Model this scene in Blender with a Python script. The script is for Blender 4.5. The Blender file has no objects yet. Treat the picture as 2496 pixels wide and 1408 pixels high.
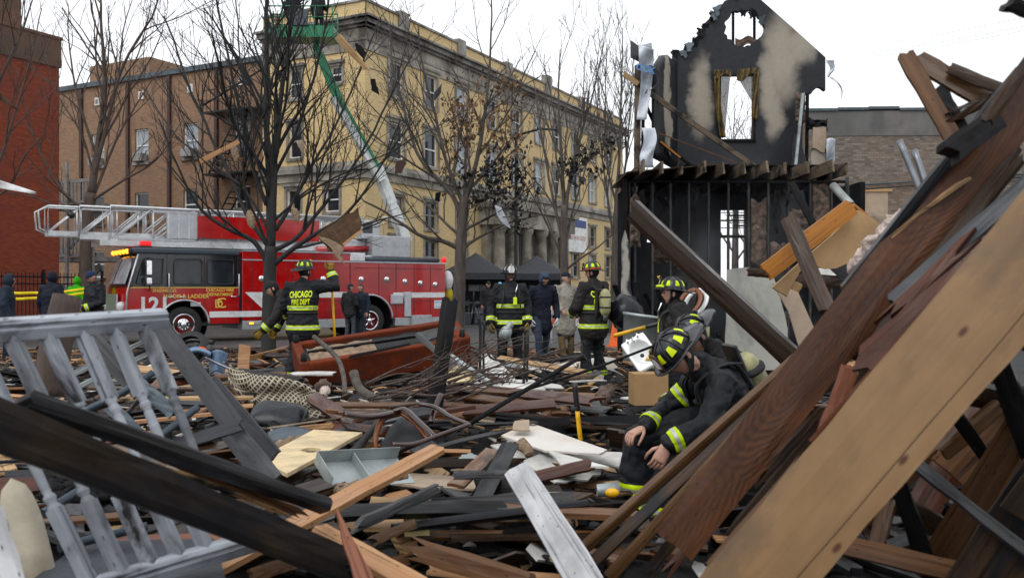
import bpy, bmesh, math, random
from mathutils import Vector, Matrix, noise
V = Vector
rng = random.Random(11)
SC = bpy.context.scene
COL = SC.collection
# ------------------------------------------------------------------ camera
F, CX, CY, CAMZ = 2200.0, 1248.0, 704.0, 1.6
cd = bpy.data.cameras.new('camera')
cd.sensor_width = 36.0
cd.lens = 36.0 * F / 2496.0
cd.clip_start, cd.clip_end = 0.05, 2000.0
cd.dof.use_dof = True
cd.dof.focus_distance = 11.0
cd.dof.aperture_fstop = 4.0
cam = bpy.data.objects.new('camera', cd)
cam.location = (0, 0, CAMZ)
cam.rotation_euler = (math.radians(90), 0, 0)
COL.objects.link(cam)
SC.camera = cam
# ------------------------------------------------------------------ overcast sky and sun
SUN_EL, SUN_AZ = math.radians(52), math.radians(-150)
w = bpy.data.worlds.new('World')
SC.world = w
w.use_nodes = True
nt = w.node_tree
nt.nodes.clear()
sky = nt.nodes.new('ShaderNodeTexSky')
sky.sky_type = 'NISHITA'
sky.sun_disc = False
sky.sun_elevation = SUN_EL
sky.sun_rotation = SUN_AZ
sky.dust_density = 5.0
hs = nt.nodes.new('ShaderNodeHueSaturation')
hs.inputs['Saturation'].default_value = 0.2
nt.links.new(sky.outputs[0], hs.inputs['Color'])
mx = nt.nodes.new('ShaderNodeMix')
mx.data_type = 'RGBA'
mx.inputs[0].default_value = 0.78
nt.links.new(hs.outputs[0], mx.inputs[6])
mx.inputs[7].default_value = (9.9, 10.25, 10.7, 1)
bg = nt.nodes.new('ShaderNodeBackground')
bg.inputs[1].default_value = 0.12
nt.links.new(mx.outputs[2], bg.inputs[0])
wo = nt.nodes.new('ShaderNodeOutputWorld')
nt.links.new(bg.outputs[0], wo.inputs[0])
sd = bpy.data.lights.new('sun', 'SUN')
sd.energy = 0.7
sd.angle = math.radians(35)
sd.color = (1.0, 0.985, 0.96)
sun = bpy.data.objects.new('sun', sd)
sun.rotation_euler = (math.radians(90) - SUN_EL, 0, math.radians(180) - SUN_AZ + math.radians(0))
sun.location = (0, 0, 40)
COL.objects.link(sun)
SC.view_settings.view_transform = 'Standard'
SC.view_settings.look = 'None'
SC.view_settings.exposure = 0.22
SC.view_settings.gamma = 1.0
SC.cycles.max_bounces = 6
SC.cycles.transparent_max_bounces = 16
SC.cycles.use_denoising = True

# ------------------------------------------------------------------ helpers
def P(px, py, Y):
    return V(((px - CX) / F * Y, Y, CAMZ + (CY - py) / F * Y))
def G(px, Y, z=0.0):
    return V(((px - CX) / F * Y, Y, z))
def tag(o, label=None, cat=None, group=None, kind=None):
    if label: o['label'] = label
    if cat: o['category'] = cat
    if group: o['group'] = group
    if kind: o['kind'] = kind
    return o
def empty(name, loc=(0, 0, 0), rz=0.0, label=None, cat=None, group=None, kind=None):
    o = bpy.data.objects.new(name, None)
    COL.objects.link(o)
    o.location = loc
    o.rotation_euler = (0, 0, rz)
    o.empty_display_size = 0.1
    return tag(o, label, cat, group, kind)
def frame(o, x, z=None, y=None):
    """matrix with local x along x and local z close to z"""
    x = V(x).normalized()
    z = V(z)
    y = z.cross(x)
    if y.length < 1e-6: y = V((0, 1, 0)).cross(x)
    y.normalize()
    z = x.cross(y)
    m = Matrix.Identity(4)
    m.col[0][:3] = x; m.col[1][:3] = y; m.col[2][:3] = z; m.col[3][:3] = V(o)
    return m
class MB:
    def __init__(s):
        s.v = []; s.f = []; s.m = []; s.u = []; s.sm = []
    def add(s, vs, fs, m=0, M=None, uv=None, sm=False):
        b = len(s.v)
        s.v += [tuple(M @ V(q)) for q in vs] if M is not None else [tuple(q) for q in vs]
        for i, f in enumerate(fs):
            s.f.append([b + k for k in f]); s.m.append(m); s.sm.append(sm)
            s.u.append(uv[i] if uv else None)
        return s
    def box(s, x0, x1, y0, y1, z0, z1, m=0, M=None):
        vs = [(x0,y0,z0),(x1,y0,z0),(x1,y1,z0),(x0,y1,z0),(x0,y0,z1),(x1,y0,z1),(x1,y1,z1),(x0,y1,z1)]
        return s.add(vs, [(3,2,1,0),(4,5,6,7),(0,1,5,4),(1,2,6,5),(2,3,7,6),(3,0,4,7)], m, M)
    def bbox(s, x0, x1, y0, y1, z0, z1, b=0.01, m=0, M=None):
        """box with chamfered edges along all sides"""
        bm = bmesh.new()
        bmesh.ops.create_cube(bm, size=1.0)
        for q in bm.verts:
            q.co = V((x0 if q.co.x < 0 else x1, y0 if q.co.y < 0 else y1, z0 if q.co.z < 0 else z1))
        bmesh.ops.bevel(bm, geom=bm.edges[:], offset=b, segments=2, affect='EDGES', profile=0.5)
        bm.verts.index_update()
        s.add([q.co.copy() for q in bm.verts], [[q.index for q in f.verts] for f in bm.faces], m, M)
        bm.free()
        return s
    def tube(s, pts, r, n=8, m=0, cap=True, M=None, sm=True, flat=1.0):
        pts = [V(p) for p in pts]
        k = len(pts)
        rs = list(r) if hasattr(r, '__len__') else [r] * k
        vs = []; fs = []
        up = None
        for i, p in enumerate(pts):
            t = (pts[min(i + 1, k - 1)] - pts[max(i - 1, 0)])
            if t.length < 1e-9: t = V((0, 0, 1))
            t.normalize()
            if up is None:
                up = V((0, 0, 1)) if abs(t.z) < 0.9 else V((1, 0, 0))
            a = up - t * up.dot(t)
            if a.length < 1e-6: a = t.orthogonal()
            a.normalize(); up = a
            b = t.cross(a)
            for j in range(n):
                an = 2 * math.pi * j / n
                vs.append(p + (a * math.cos(an) * flat + b * math.sin(an)) * rs[i])
        for i in range(k - 1):
            for j in range(n):
                j2 = (j + 1) % n
                fs.append((i*n+j, i*n+j2, (i+1)*n+j2, (i+1)*n+j))
        s.add(vs, fs, m, M, sm=sm)
        if cap:
            b = len(s.v) - len(vs)
            s.f.append([b + j for j in reversed(range(n))]); s.m.append(m); s.u.append(None); s.sm.append(False)
            s.f.append([b + (k-1)*n + j for j in range(n)]); s.m.append(m); s.u.append(None); s.sm.append(False)
        return s
    def lathe(s, prof, n=24, m=0, M=None, sm=True, ax='z', a0=0.0, a1=2*math.pi):
        full = abs(a1 - a0 - 2 * math.pi) < 1e-6
        vs = []; fs = []
        c = n if full else n + 1
        for (r, h) in prof:
            for j in range(c):
                an = a0 + (a1 - a0) * j / n
                x, y = r * math.cos(an), r * math.sin(an)
                vs.append((x, y, h) if ax == 'z' else ((x, h, y) if ax == 'y' else (h, x, y)))
        for i in range(len(prof) - 1):
            for j in range(n):
                j2 = (j + 1) % c
                fs.append((i*c+j, i*c+j2, (i+1)*c+j2, (i+1)*c+j))
        return s.add(vs, fs, m, M, sm=sm)
    def grid(s, nx, ny, fn, m=0, M=None, sm=True, uvf=None):
        vs = [fn(i / nx, j / ny) for j in range(ny + 1) for i in range(nx + 1)]
        fs = [(j*(nx+1)+i, j*(nx+1)+i+1, (j+1)*(nx+1)+i+1, (j+1)*(nx+1)+i) for j in range(ny) for i in range(nx)]
        uv = None
        if uvf:
            uv = [[uvf((i+a)/nx, (j+b)/ny) for a, b in ((0,0),(1,0),(1,1),(0,1))] for j in range(ny) for i in range(nx)]
        return s.add(vs, fs, m, M, sm=sm, uv=uv)
    def sphere(s, c, r, n=12, m=0, M=None, sx=(1,1,1)):
        vs = []; fs = []
        k = n // 2
        for i in range(k + 1):
            th = math.pi * i / k
            for j in range(n):
                ph = 2 * math.pi * j / n
                vs.append((c[0]+r*sx[0]*math.sin(th)*math.cos(ph), c[1]+r*sx[1]*math.sin(th)*math.sin(ph), c[2]+r*sx[2]*math.cos(th)))
        for i in range(k):
            for j in range(n):
                j2 = (j+1) % n
                fs.append((i*n+j, (i+1)*n+j, (i+1)*n+j2, i*n+j2))
        return s.add(vs, fs, m, M, sm=True)
    def build(s, name, mats, parent=None, M=None, loc=None, smooth=False, kind=None):
        me = bpy.data.meshes.new(name)
        me.from_pydata(s.v, [], s.f)
        if not isinstance(mats, (list, tuple)): mats = [mats]
        for q in mats: me.materials.append(q)
        me.polygons.foreach_set('material_index', s.m)
        me.polygons.foreach_set('use_smooth', [bool(smooth or q) for q in s.sm])
        if any(q is not None for q in s.u):
            uv = me.uv_layers.new(name='UVMap')
            d = []
            for f, q in zip(s.f, s.u):
                for k in range(len(f)):
                    d += list(q[k]) if q is not None else [0.0, 0.0]
            uv.data.foreach_set('uv', d)
        me.update()
        o = bpy.data.objects.new(name, me)
        COL.objects.link(o)
        if M is not None: o.matrix_basis = M
        if loc is not None: o.location = loc
        if parent is not None: o.parent = parent
        if kind: o['kind'] = kind
        return o
def plate(outer, holes=(), t=0.02, mats=None, name='plate', parent=None, M=None, m=0, uvs=None, bev=0):
    """flat plate with outline in local (x,z), holes, thickness t towards +y"""
    bm = bmesh.new()
    ed = []
    for lp in [outer] + list(holes):
        vs = [bm.verts.new((p[0], 0, p[1])) for p in lp]
        for i in range(len(vs)):
            ed.append(bm.edges.new((vs[i], vs[(i+1) % len(vs)])))
    bmesh.ops.triangle_fill(bm, use_beauty=True, use_dissolve=False, edges=ed)
    if holes:
        # drop triangles whose centre lies in a hole
        def inside(p, lp):
            c = False
            for i in range(len(lp)):
                a, b = lp[i], lp[i-1]
                if (a[1] > p[1]) != (b[1] > p[1]) and p[0] < (b[0]-a[0])*(p[1]-a[1])/(b[1]-a[1])+a[0]: c = not c
            return c
        kill = [f for f in bm.faces if any(inside((f.calc_center_median().x, f.calc_center_median().z), h) for h in holes)]
        bmesh.ops.delete(bm, geom=kill, context='FACES_ONLY')
    r = bmesh.ops.extrude_face_region(bm, geom=bm.faces[:])
    for g in r['geom']:
        if isinstance(g, bmesh.types.BMVert): g.co.y += t
    bmesh.ops.recalc_face_normals(bm, faces=bm.faces[:])
    me = bpy.data.meshes.new(name)
    uv = bm.loops.layers.uv.new('UVMap')
    k = rng.randint(0, 60) * 10
    for f in bm.faces:
        for l in f.loops:
            c = l.vert.co
            l[uv].uv = (c.x + 0.3 * c.y, c.z + c.y * 0.5 + k + 5)
    bm.to_mesh(me); bm.free()
    if not isinstance(mats, (list, tuple)): mats = [mats]
    for q in mats: me.materials.append(q)
    o = bpy.data.objects.new(name, me)
    COL.objects.link(o)
    if M is not None: o.matrix_basis = M
    if parent is not None: o.parent = parent
    return o
def copy_tree(o, parent=None):
    c = o.copy(); COL.objects.link(c)
    if parent is not None: c.parent = parent
    for ch in list(o.children): copy_tree(ch, c)
    return c
def text_mesh(s, size, depth=0.002, align='CENTER', bold=0.0, spacing=1.0):
    cu = bpy.data.curves.new('lettering', 'FONT')
    cu.body = s; cu.size = size; cu.align_x = align; cu.align_y = 'CENTER'; cu.extrude = depth
    cu.offset = bold; cu.resolution_u = 3; cu.space_character = spacing
    o = bpy.data.objects.new('lettering', cu)
    COL.objects.link(o)
    dg = bpy.context.evaluated_depsgraph_get()
    me = bpy.data.meshes.new_from_object(o.evaluated_get(dg))
    bpy.data.objects.remove(o); bpy.data.curves.remove(cu)
    return me
def lettering(s, size, mat, parent, M, depth=0.002, align='CENTER', bold=0.0, spacing=1.0):
    me = text_mesh(s, size, depth, align, bold, spacing)
    me.materials.clear(); me.materials.append(mat)
    o = bpy.data.objects.new('lettering', me)
    COL.objects.link(o)
    o.matrix_basis = M
    o.parent = parent
    return o

# ------------------------------------------------------------------ materials
class NT:
    def __init__(s, name):
        s.mat = bpy.data.materials.new(name)
        s.mat.use_nodes = True
        s.t = s.mat.node_tree
        s.t.nodes.clear()
        s.out = s.n('ShaderNodeOutputMaterial')
        s.b = s.n('ShaderNodeBsdfPrincipled')
        s.l(s.b.outputs[0], s.out.inputs[0])
    def n(s, ty, **k):
        q = s.t.nodes.new(ty)
        for a, b in k.items(): setattr(q, a, b)
        return q
    def l(s, a, b): s.t.links.new(a, b)
    def val(s, sock, v):
        if hasattr(v, 'is_linked') or hasattr(v, 'links'): s.l(v, sock)
        else: sock.default_value = v
    def math(s, op, a, b=None, c=None, clamp=False):
        q = s.n('ShaderNodeMath', operation=op, use_clamp=clamp)
        s.val(q.inputs[0], a)
        if b is not None: s.val(q.inputs[1], b)
        if c is not None: s.val(q.inputs[2], c)
        return q.outputs[0]
    def coord(s, kind='Object'):
        return s.n('ShaderNodeTexCoord').outputs[kind]
    def mapping(s, v, scale=(1,1,1), rot=(0,0,0), loc=(0,0,0)):
        q = s.n('ShaderNodeMapping')
        s.l(v, q.inputs[0])
        q.inputs[1].default_value = loc; q.inputs[2].default_value = rot; q.inputs[3].default_value = scale
        return q.outputs[0]
    def noise(s, v=None, scale=5, detail=4, rough=0.55, dist=0.0, w=None):
        q = s.n('ShaderNodeTexNoise')
        if w is not None:
            q.noise_dimensions = '4D'; s.val(q.inputs['W'], w)
        if v is not None: s.l(v, q.inputs['Vector'])
        q.inputs['Scale'].default_value = scale; q.inputs['Detail'].default_value = detail
        q.inputs['Roughness'].default_value = rough; q.inputs['Distortion'].default_value = dist
        return q.outputs[0]
    def ramp(s, v, stops, interp='LINEAR'):
        q = s.n('ShaderNodeValToRGB')
        q.color_ramp.interpolation = interp
        e = q.color_ramp.elements
        while len(e) < len(stops): e.new(0.5)
        for i, (p, c) in enumerate(stops):
            e[i].position = p
            e[i].color = (c, c, c, 1) if not hasattr(c, '__len__') else (*c[:3], 1)
        s.l(v, q.inputs[0])
        return q.outputs[0]
    def mix(s, fac, a, b, mode='MIX'):
        q = s.n('ShaderNodeMix', data_type='RGBA', blend_type=mode)
        s.val(q.inputs[0], fac)
        for i, c in ((6, a), (7, b)):
            if hasattr(c, '__len__'): q.inputs[i].default_value = (*c[:3], 1)
            else: s.l(c, q.inputs[i])
        return q.outputs[2]
    def bump(s, h, strength=0.3, dist=0.01):
        q = s.n('ShaderNodeBump')
        q.inputs['Strength'].default_value = strength
        q.inputs['Distance'].default_value = dist
        s.l(h, q.inputs['Height'])
        s.l(q.outputs[0], s.b.inputs['Normal'])
    def fin(s, color=None, rough=None, metal=None, spec=None):
        if color is not None:
            if hasattr(color, '__len__'): s.b.inputs['Base Color'].default_value = (*color[:3], 1)
            else: s.l(color, s.b.inputs['Base Color'])
        if rough is not None: s.val(s.b.inputs['Roughness'], rough)
        if metal is not None: s.val(s.b.inputs['Metallic'], metal)
        if spec is not None: s.val(s.b.inputs['Specular IOR Level'], spec)
        return s.mat
def adj(c):
    L = .3 * c[0] + .6 * c[1] + .1 * c[2]
    f = .60 + .42 * min(1.0, L / .42)
    return tuple(max(0.0, L + (x - L) * 1.18) * f for x in c)
def plain(name, col, rough=0.6, metal=0.0, var=0.25, scale=6, bump=0.0, bscale=40, dirt=None, dirt_amt=0.4, bdist=0.004, spec=None, coat=0.0):
    """principled surface with mottled colour, optional dirt blotches and fine relief"""
    q = NT(name); col = adj(col)
    if dirt is not None: dirt = adj(dirt)
    co = q.coord()
    n1 = q.noise(co, scale, 5, 0.6)
    lo = [c * (1 - var) for c in col]; hi = [min(1, c * (1 + var)) for c in col]
    c = q.ramp(n1, [(0.3, lo), (0.7, hi)])
    r = rough
    if dirt is not None:
        n2 = q.noise(co, scale * 0.35, 6, 0.65, 0.4)
        k = q.ramp(n2, [(0.62 - dirt_amt * 0.45, 0.0), (0.78 - dirt_amt * 0.3, 1.0)])
        c = q.mix(k, c, dirt)
    if bump:
        q.bump(q.noise(co, bscale, 4, 0.6), bump, bdist)
    if coat:
        q.b.inputs['Coat Weight'].default_value = coat
        q.b.inputs['Coat Roughness'].default_value = 0.08
    rr = q.ramp(q.noise(co, scale * 1.7, 3), [(0.3, max(0.02, r - 0.1)), (0.7, min(1, r + 0.1))])
    return q.fin(c, rr, metal, spec)
def wood(name, c1, c2, char=0.0, rough=0.45, stain=0.35, grain=1.0, ring=False, var=0.5, spec=0.26):
    """boards: uv u runs along the grain in metres, v across; v/10 numbers the board"""
    q = NT(name); c1 = adj(c1); c2 = adj(c2)
    uv = q.coord('UV')
    sp = q.n('ShaderNodeSeparateXYZ'); q.l(uv, sp.inputs[0])
    u, v = sp.outputs[0], sp.outputs[1]
    idn = q.math('FLOOR', q.math('DIVIDE', v, 10.0))
    wn = q.n('ShaderNodeTexWhiteNoise', noise_dimensions='1D'); q.l(idn, wn.inputs['W'])
    rnd = wn.outputs[0]
    cm = q.n('ShaderNodeCombineXYZ')
    q.l(u, cm.inputs[0]); q.l(v, cm.inputs[1]); q.l(q.math('MULTIPLY', rnd, 37.0), cm.inputs[2])
    base = cm.outputs[0]
    if ring:
        wp = q.noise(q.mapping(base, (1.6, 3.0, 1)), 1.0, 3, 0.5)
        vl = q.math('SUBTRACT', v, q.math('MULTIPLY_ADD', idn, 10.0, 5.03))
        dv = q.math('MULTIPLY_ADD', wp, 0.13, q.math('SUBTRACT', vl, 0.065))
        cm2 = q.n('ShaderNodeCombineXYZ')
        q.l(q.math('MULTIPLY', q.math('PINGPONG', u, 0.42), 0.27), cm2.inputs[0]); q.l(dv, cm2.inputs[1]); cm2.inputs[2].default_value = 0.0
        wv = q.n('ShaderNodeTexWave', wave_type='RINGS', rings_direction='SPHERICAL')
        q.l(cm2.outputs[0], wv.inputs['Vector'])
        wv.inputs['Scale'].default_value = 30; wv.inputs['Distortion'].default_value = 2.2
        wv.inputs['Detail'].default_value = 3; wv.inputs['Detail Scale'].default_value = 2.2
        g = q.math('ADD', q.math('MULTIPLY', q.math('MULTIPLY_ADD', q.math('SUBTRACT', wv.outputs[1], 0.5), q.ramp(q.noise(q.mapping(base, (1.7, 4, 1)), 1.0, 3), [(.38, .05), (.66, .42)]), 0.5), 0.5), q.math('MULTIPLY', q.noise(q.mapping(base, (3, 60, 1)), 1.0, 6), 0.5))
    else:
        g = q.noise(q.mapping(base, (1.1, 34 * grain, 1)), 1.0, 6, 0.62, 0.8)
    c = q.ramp(g, [(0.28, c2), (0.66, c1)])
    st = q.noise(q.mapping(base, (2.2, 5, 1)), 1.0, 5, 0.6, 0.5)
    c = q.mix(q.ramp(st, [(0.72 - stain * 0.5, 0.0), (0.86 - stain * 0.3, 1.0)]), c, q.mix(0.62, c, [k * 0.35 for k in c2]))
    ck_ = q.ramp(q.noise(q.mapping(base, (0.9, 62, 1), loc=(3, 1, 0)), 1.0, 3, 0.6, 0.5), [(0.60, 0.0), (0.67, 0.75)])
    c = q.mix(ck_, c, [k * 0.18 for k in c2])
    nl = q.n('ShaderNodeTexVoronoi', voronoi_dimensions='2D'); nl.inputs['Scale'].default_value = 1.0
    q.l(q.mapping(base, (5.0, 16.0, 1)), nl.inputs['Vector'])
    c = q.mix(q.ramp(nl.outputs[0], [(0.02, 0.85), (0.05, 0.0)]), c, (0.006, 0.005, 0.005))
    ds = q.ramp(q.noise(q.mapping(base, (26, 40, 1)), 1.0, 6, 0.75), [(0.60, 0.0), (0.74, 0.32)])
    c = q.mix(ds, c, [0.10 + 0.4 * (sum(c1) / 3)] * 3)
    k = q.math('MULTIPLY_ADD', rnd, var, 1.0 - var * 0.62)
    hv = q.n('ShaderNodeHueSaturation'); q.l(c, hv.inputs['Color']); q.l(k, hv.inputs['Value'])
    hv.inputs['Saturation'].default_value = 0.95
    c = hv.outputs[0]
    r = q.ramp(q.noise(q.mapping(base, (4, 14, 1)), 1.0, 4), [(0.32, max(0.05, rough - 0.2)), (0.68, min(1, rough + 0.25))])
    if char > 0:
        ch = q.noise(q.mapping(base, (1.6, 3.2, 1)), 1.0, 6, 0.62, 0.6)
        sh = q.math('MULTIPLY_ADD', rnd, 0.22, q.math('SUBTRACT', ch, 0.11))
        kk = q.ramp(sh, [(0.66 - char * 0.42, 0.0), (0.76 - char * 0.34, 1.0)])
        c = q.mix(kk, c, (0.012, 0.012, 0.014))
    q.bump(g, 0.35, 0.004)
    return q.fin(c, r, 0.0, spec)
def brick(name, c1, c2, mortar, bw=0.22, bh=0.075, rough=0.85, blot=None, blot_amt=0.35, var=0.3, ms=0.012):
    """brick courses from uv in metres"""
    q = NT(name); c1 = adj(c1); c2 = adj(c2); mortar = adj(mortar)
    uv = q.coord('UV')
    b = q.n('ShaderNodeTexBrick')
    q.l(uv, b.inputs['Vector'])
    b.inputs['Scale'].default_value = 1.0
    b.inputs['Brick Width'].default_value = bw; b.inputs['Row Height'].default_value = bh
    b.inputs['Mortar Size'].default_value = ms; b.inputs['Mortar Smooth'].default_value = 0.2
    b.inputs['Color1'].default_value = (*c1, 1); b.inputs['Color2'].default_value = (*c2, 1)
    b.inputs['Mortar'].default_value = (*mortar, 1); b.inputs['Bias'].default_value = 0.0
    n1 = q.noise(q.mapping(uv, (0.35, 0.6, 1)), 1.0, 6, 0.65, 0.4)
    c = b.outputs[0]
    if blot is not None:
        c = q.mix(q.math('MULTIPLY', q.ramp(n1, [(0.42, 0.0), (0.68, 1.0)]), blot_amt), c, blot)
    n2 = q.noise(q.mapping(uv, (3, 9, 1)), 1.0, 4, 0.6)
    hv = q.n('ShaderNodeHueSaturation'); q.l(c, hv.inputs['Color'])
    q.l(q.math('MULTIPLY_ADD', n2, var * 2, 1.0 - var), hv.inputs['Value'])
    q.bump(q.math('SUBTRACT', 1.0, b.outputs[1]), 0.6, 0.01)
    return q.fin(hv.outputs[0], rough, 0.0, 0.3)
def glass(name, col=(0.03, 0.035, 0.04), rough=0.06, sheen=0.5):
    q = NT(name)
    n = q.noise(q.coord(), 3, 2)
    return q.fin(q.ramp(n, [(0.3, [c * 0.7 for c in col]), (0.7, [c * 1.3 for c in col])]), rough, 0.0, sheen)
def emis(name, col, s):
    q = NT(name)
    q.b.inputs['Emission Color'].default_value = (*col, 1)
    q.b.inputs['Emission Strength'].default_value = s
    return q.fin(col, 0.3)
M = {}
M['asphalt'] = plain('asphalt', (0.105, 0.105, 0.105), 0.5, var=0.35, scale=2.5, bump=0.4, bscale=120, dirt=(0.05, 0.05, 0.052), dirt_amt=0.5)
M['concrete'] = plain('concrete', (0.32, 0.31, 0.29), 0.8, var=0.2, scale=3, bump=0.3, dirt=(0.14, 0.12, 0.1), dirt_amt=0.5)
M['soil'] = plain('soil', (0.06, 0.042, 0.03), 0.8, var=0.6, scale=14, bump=1.0, bscale=60, bdist=0.02, dirt=(0.018, 0.016, 0.015), dirt_amt=0.55)
M['ash'] = plain('ash', (0.010, 0.0095, 0.0095), 0.6, var=0.7, scale=22, bump=1.0, bscale=70, bdist=0.03, dirt=(0.022, 0.017, 0.013), dirt_amt=0.25)
M['brick_red'] = brick('brick_red', (0.36, 0.088, 0.048), (0.25, 0.058, 0.034), (0.20, 0.075, 0.052), blot=(0.17, 0.042, 0.03), blot_amt=0.7, var=0.35)
M['brick_yellow'] = brick('brick_yellow', (0.69, 0.525, 0.295), (0.61, 0.45, 0.235), (0.48, 0.40, 0.27), blot=(0.55, 0.41, 0.23), blot_amt=0.45, var=0.2)
M['brick_brown'] = brick('brick_brown', (0.37, 0.235, 0.15), (0.29, 0.175, 0.115), (0.25, 0.185, 0.14), blot=(0.20, 0.12, 0.085), blot_amt=0.5, var=0.25)
M['brick_old'] = brick('brick_old', (0.27, 0.235, 0.20), (0.15, 0.125, 0.105), (0.17, 0.155, 0.14), bw=0.23, bh=0.09, blot=(0.24, 0.135, 0.085), blot_amt=0.35, var=0.35, ms=0.012)
M['stone'] = plain('stone', (0.42, 0.39, 0.335), 0.8, var=0.16, scale=2, bump=0.3, dirt=(0.19, 0.17, 0.145), dirt_amt=0.6)
M['stone_grey'] = plain('stone_grey', (0.34, 0.325, 0.30), 0.8, var=0.2, scale=2, bump=0.3, dirt=(0.14, 0.125, 0.11), dirt_amt=0.55)
M['parge'] = plain('parge', (0.15, 0.145, 0.14), 0.85, var=0.25, scale=1.2, dirt=(0.23, 0.21, 0.19), dirt_amt=0.35)
M['coping'] = plain('coping', (0.19, 0.105, 0.075), 0.85, var=0.3, scale=2, dirt=(0.12, 0.08, 0.06), dirt_amt=0.5)
M['flashing'] = plain('flashing', (0.10, 0.125, 0.14), 0.5, 0.4, var=0.2)
M['pipe_brown'] = plain('pipe_brown', (0.075, 0.035, 0.028), 0.6)
M['white_paint'] = plain('white_paint', (0.72, 0.72, 0.70), 0.5, var=0.1, dirt=(0.5, 0.48, 0.45), dirt_amt=0.3)
M['grey_paint'] = plain('grey_paint', (0.30, 0.30, 0.29), 0.6, var=0.2, dirt=(0.17, 0.16, 0.15), dirt_amt=0.4)
M['glass'] = glass('glass', (0.022, 0.027, 0.033))
M['glass_pale'] = glass('glass_pale', (0.30, 0.33, 0.36), 0.15)
M['black_metal'] = plain('black_metal', (0.014, 0.014, 0.016), 0.45, 0.3, var=0.3)
M['charred'] = plain('charred', (0.009, 0.009, 0.0105), 0.7, spec=0.15, var=0.6, scale=18, bump=0.8, bscale=50, bdist=0.01, dirt=(0.04, 0.036, 0.034), dirt_amt=0.2)
M['w_char'] = wood('w_char', (0.017, 0.0155, 0.015), (0.006, 0.0055, 0.0055), char=0.45, rough=0.40, var=0.9, spec=0.16)
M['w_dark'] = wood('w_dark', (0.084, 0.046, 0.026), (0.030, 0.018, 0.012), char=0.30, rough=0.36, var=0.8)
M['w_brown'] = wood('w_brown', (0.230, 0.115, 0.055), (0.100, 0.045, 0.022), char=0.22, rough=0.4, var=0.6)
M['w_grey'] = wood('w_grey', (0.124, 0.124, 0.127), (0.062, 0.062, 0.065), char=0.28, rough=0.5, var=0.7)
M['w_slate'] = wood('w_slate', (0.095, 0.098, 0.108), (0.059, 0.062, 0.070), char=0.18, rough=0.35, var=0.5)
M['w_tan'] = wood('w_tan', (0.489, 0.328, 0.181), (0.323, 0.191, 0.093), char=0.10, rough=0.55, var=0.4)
M['w_pine'] = wood('w_pine', (0.479, 0.276, 0.148), (0.347, 0.168, 0.077), char=0.0, rough=0.5, var=0.25)
M['w_orange'] = wood('w_orange', (0.50, 0.215, 0.05), (0.36, 0.13, 0.028), char=0.0, rough=0.4, var=0.15)
M['w_redbrown'] = wood('w_redbrown', (0.144, 0.048, 0.026), (0.058, 0.022, 0.013), char=0.12, rough=0.25, var=0.4)
M['w_ring'] = wood('w_ring', (0.185, 0.070, 0.028), (0.040, 0.015, 0.009), char=0.30, rough=0.34, var=0.1, ring=True, stain=0.7)
M['w_beam'] = wood('w_beam', (0.053, 0.038, 0.027), (0.026, 0.020, 0.015), char=0.36, rough=0.38, var=0.3, spec=0.18)
M['particle'] = plain('particle', (0.44, 0.285, 0.15), 0.7, var=0.12, scale=4, bump=0.3, bscale=160, dirt=(0.27, 0.185, 0.115), dirt_amt=0.35)
M['particle_pale'] = plain('particle_pale', (0.62, 0.50, 0.32), 0.65, var=0.08, scale=8, bump=0.2, bscale=160, dirt=(0.36, 0.29, 0.21), dirt_amt=0.35)
M['drywall'] = plain('drywall', (0.60, 0.585, 0.55), 0.85, var=0.1, scale=3, bump=0.2, dirt=(0.22, 0.21, 0.20), dirt_amt=0.45)
M['drywall_tan'] = plain('drywall_tan', (0.38, 0.30, 0.225), 0.85, var=0.14, scale=3, bump=0.3, dirt=(0.2, 0.16, 0.13), dirt_amt=0.4)
M['insulation'] = plain('insulation', (0.20, 0.145, 0.115), 1.0, var=0.45, scale=16, bump=1.0, bscale=45, bdist=0.03, dirt=(0.06, 0.05, 0.045), dirt_amt=0.4)
M['insul_pink'] = plain('insul_pink', (0.60, 0.50, 0.45), 1.0, var=0.25, scale=16, bump=1.0, bscale=40, bdist=0.03)
M['chrome'] = plain('chrome', (0.75, 0.75, 0.76), 0.12, 1.0, var=0.05)
M['alu'] = plain('alu', (0.50, 0.51, 0.53), 0.38, 0.75, var=0.12)
M['steel'] = plain('steel', (0.24, 0.25, 0.27), 0.42, 0.7, var=0.25)
M['galv'] = plain('galv', (0.35, 0.38, 0.38), 0.45, 0.4, var=0.2, dirt=(0.2, 0.2, 0.19), dirt_amt=0.3)
M['plastic_black'] = plain('plastic_black', (0.016, 0.016, 0.018), 0.35, var=0.3)
M['rubber'] = plain('rubber', (0.02, 0.02, 0.02), 0.75, var=0.3, bump=0.3)
# ================================================================== setting
def tg(name, bm, mat, label=None, kind='structure'):
    o = bm.build(name, mat); o['kind'] = kind
    if label: o['label'] = label
    return o
g = MB(); g.add([(-400, -60, 0), (400, -60, 0), (400, 700, 0), (-400, 700, 0)], [(0, 1, 2, 3)])
tg('road', g, M['asphalt'], 'wet grey asphalt street')
def gh(x, y):
    """height of the rubble field"""
    n = noise.noise(V((x * 0.55, y * 0.55, 3.1))) * 0.11 + noise.noise(V((x * 1.9, y * 1.9, 7.7))) * 0.05
    edge = min(1.0, max(0.0, (21.5 - y) / 3.0))
    base = 0.14 + 0.10 * edge
    if y < 4.2: base += (4.2 - y) * 0.12
    return max(0.125, base + n * (0.35 + 0.65 * edge))
g = MB()
NX, NY = 150, 130
g.grid(NX, NY, lambda u, v: (-16 + 32 * u, 0.3 + 22.2 * v, gh(-16 + 32 * u, 0.3 + 22.2 * v) + noise.noise(V((u * 160, v * 130, 0))) * 0.03))
tg('ground', g, M['ash'], 'black burnt ground of the ruined lot')
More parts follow.
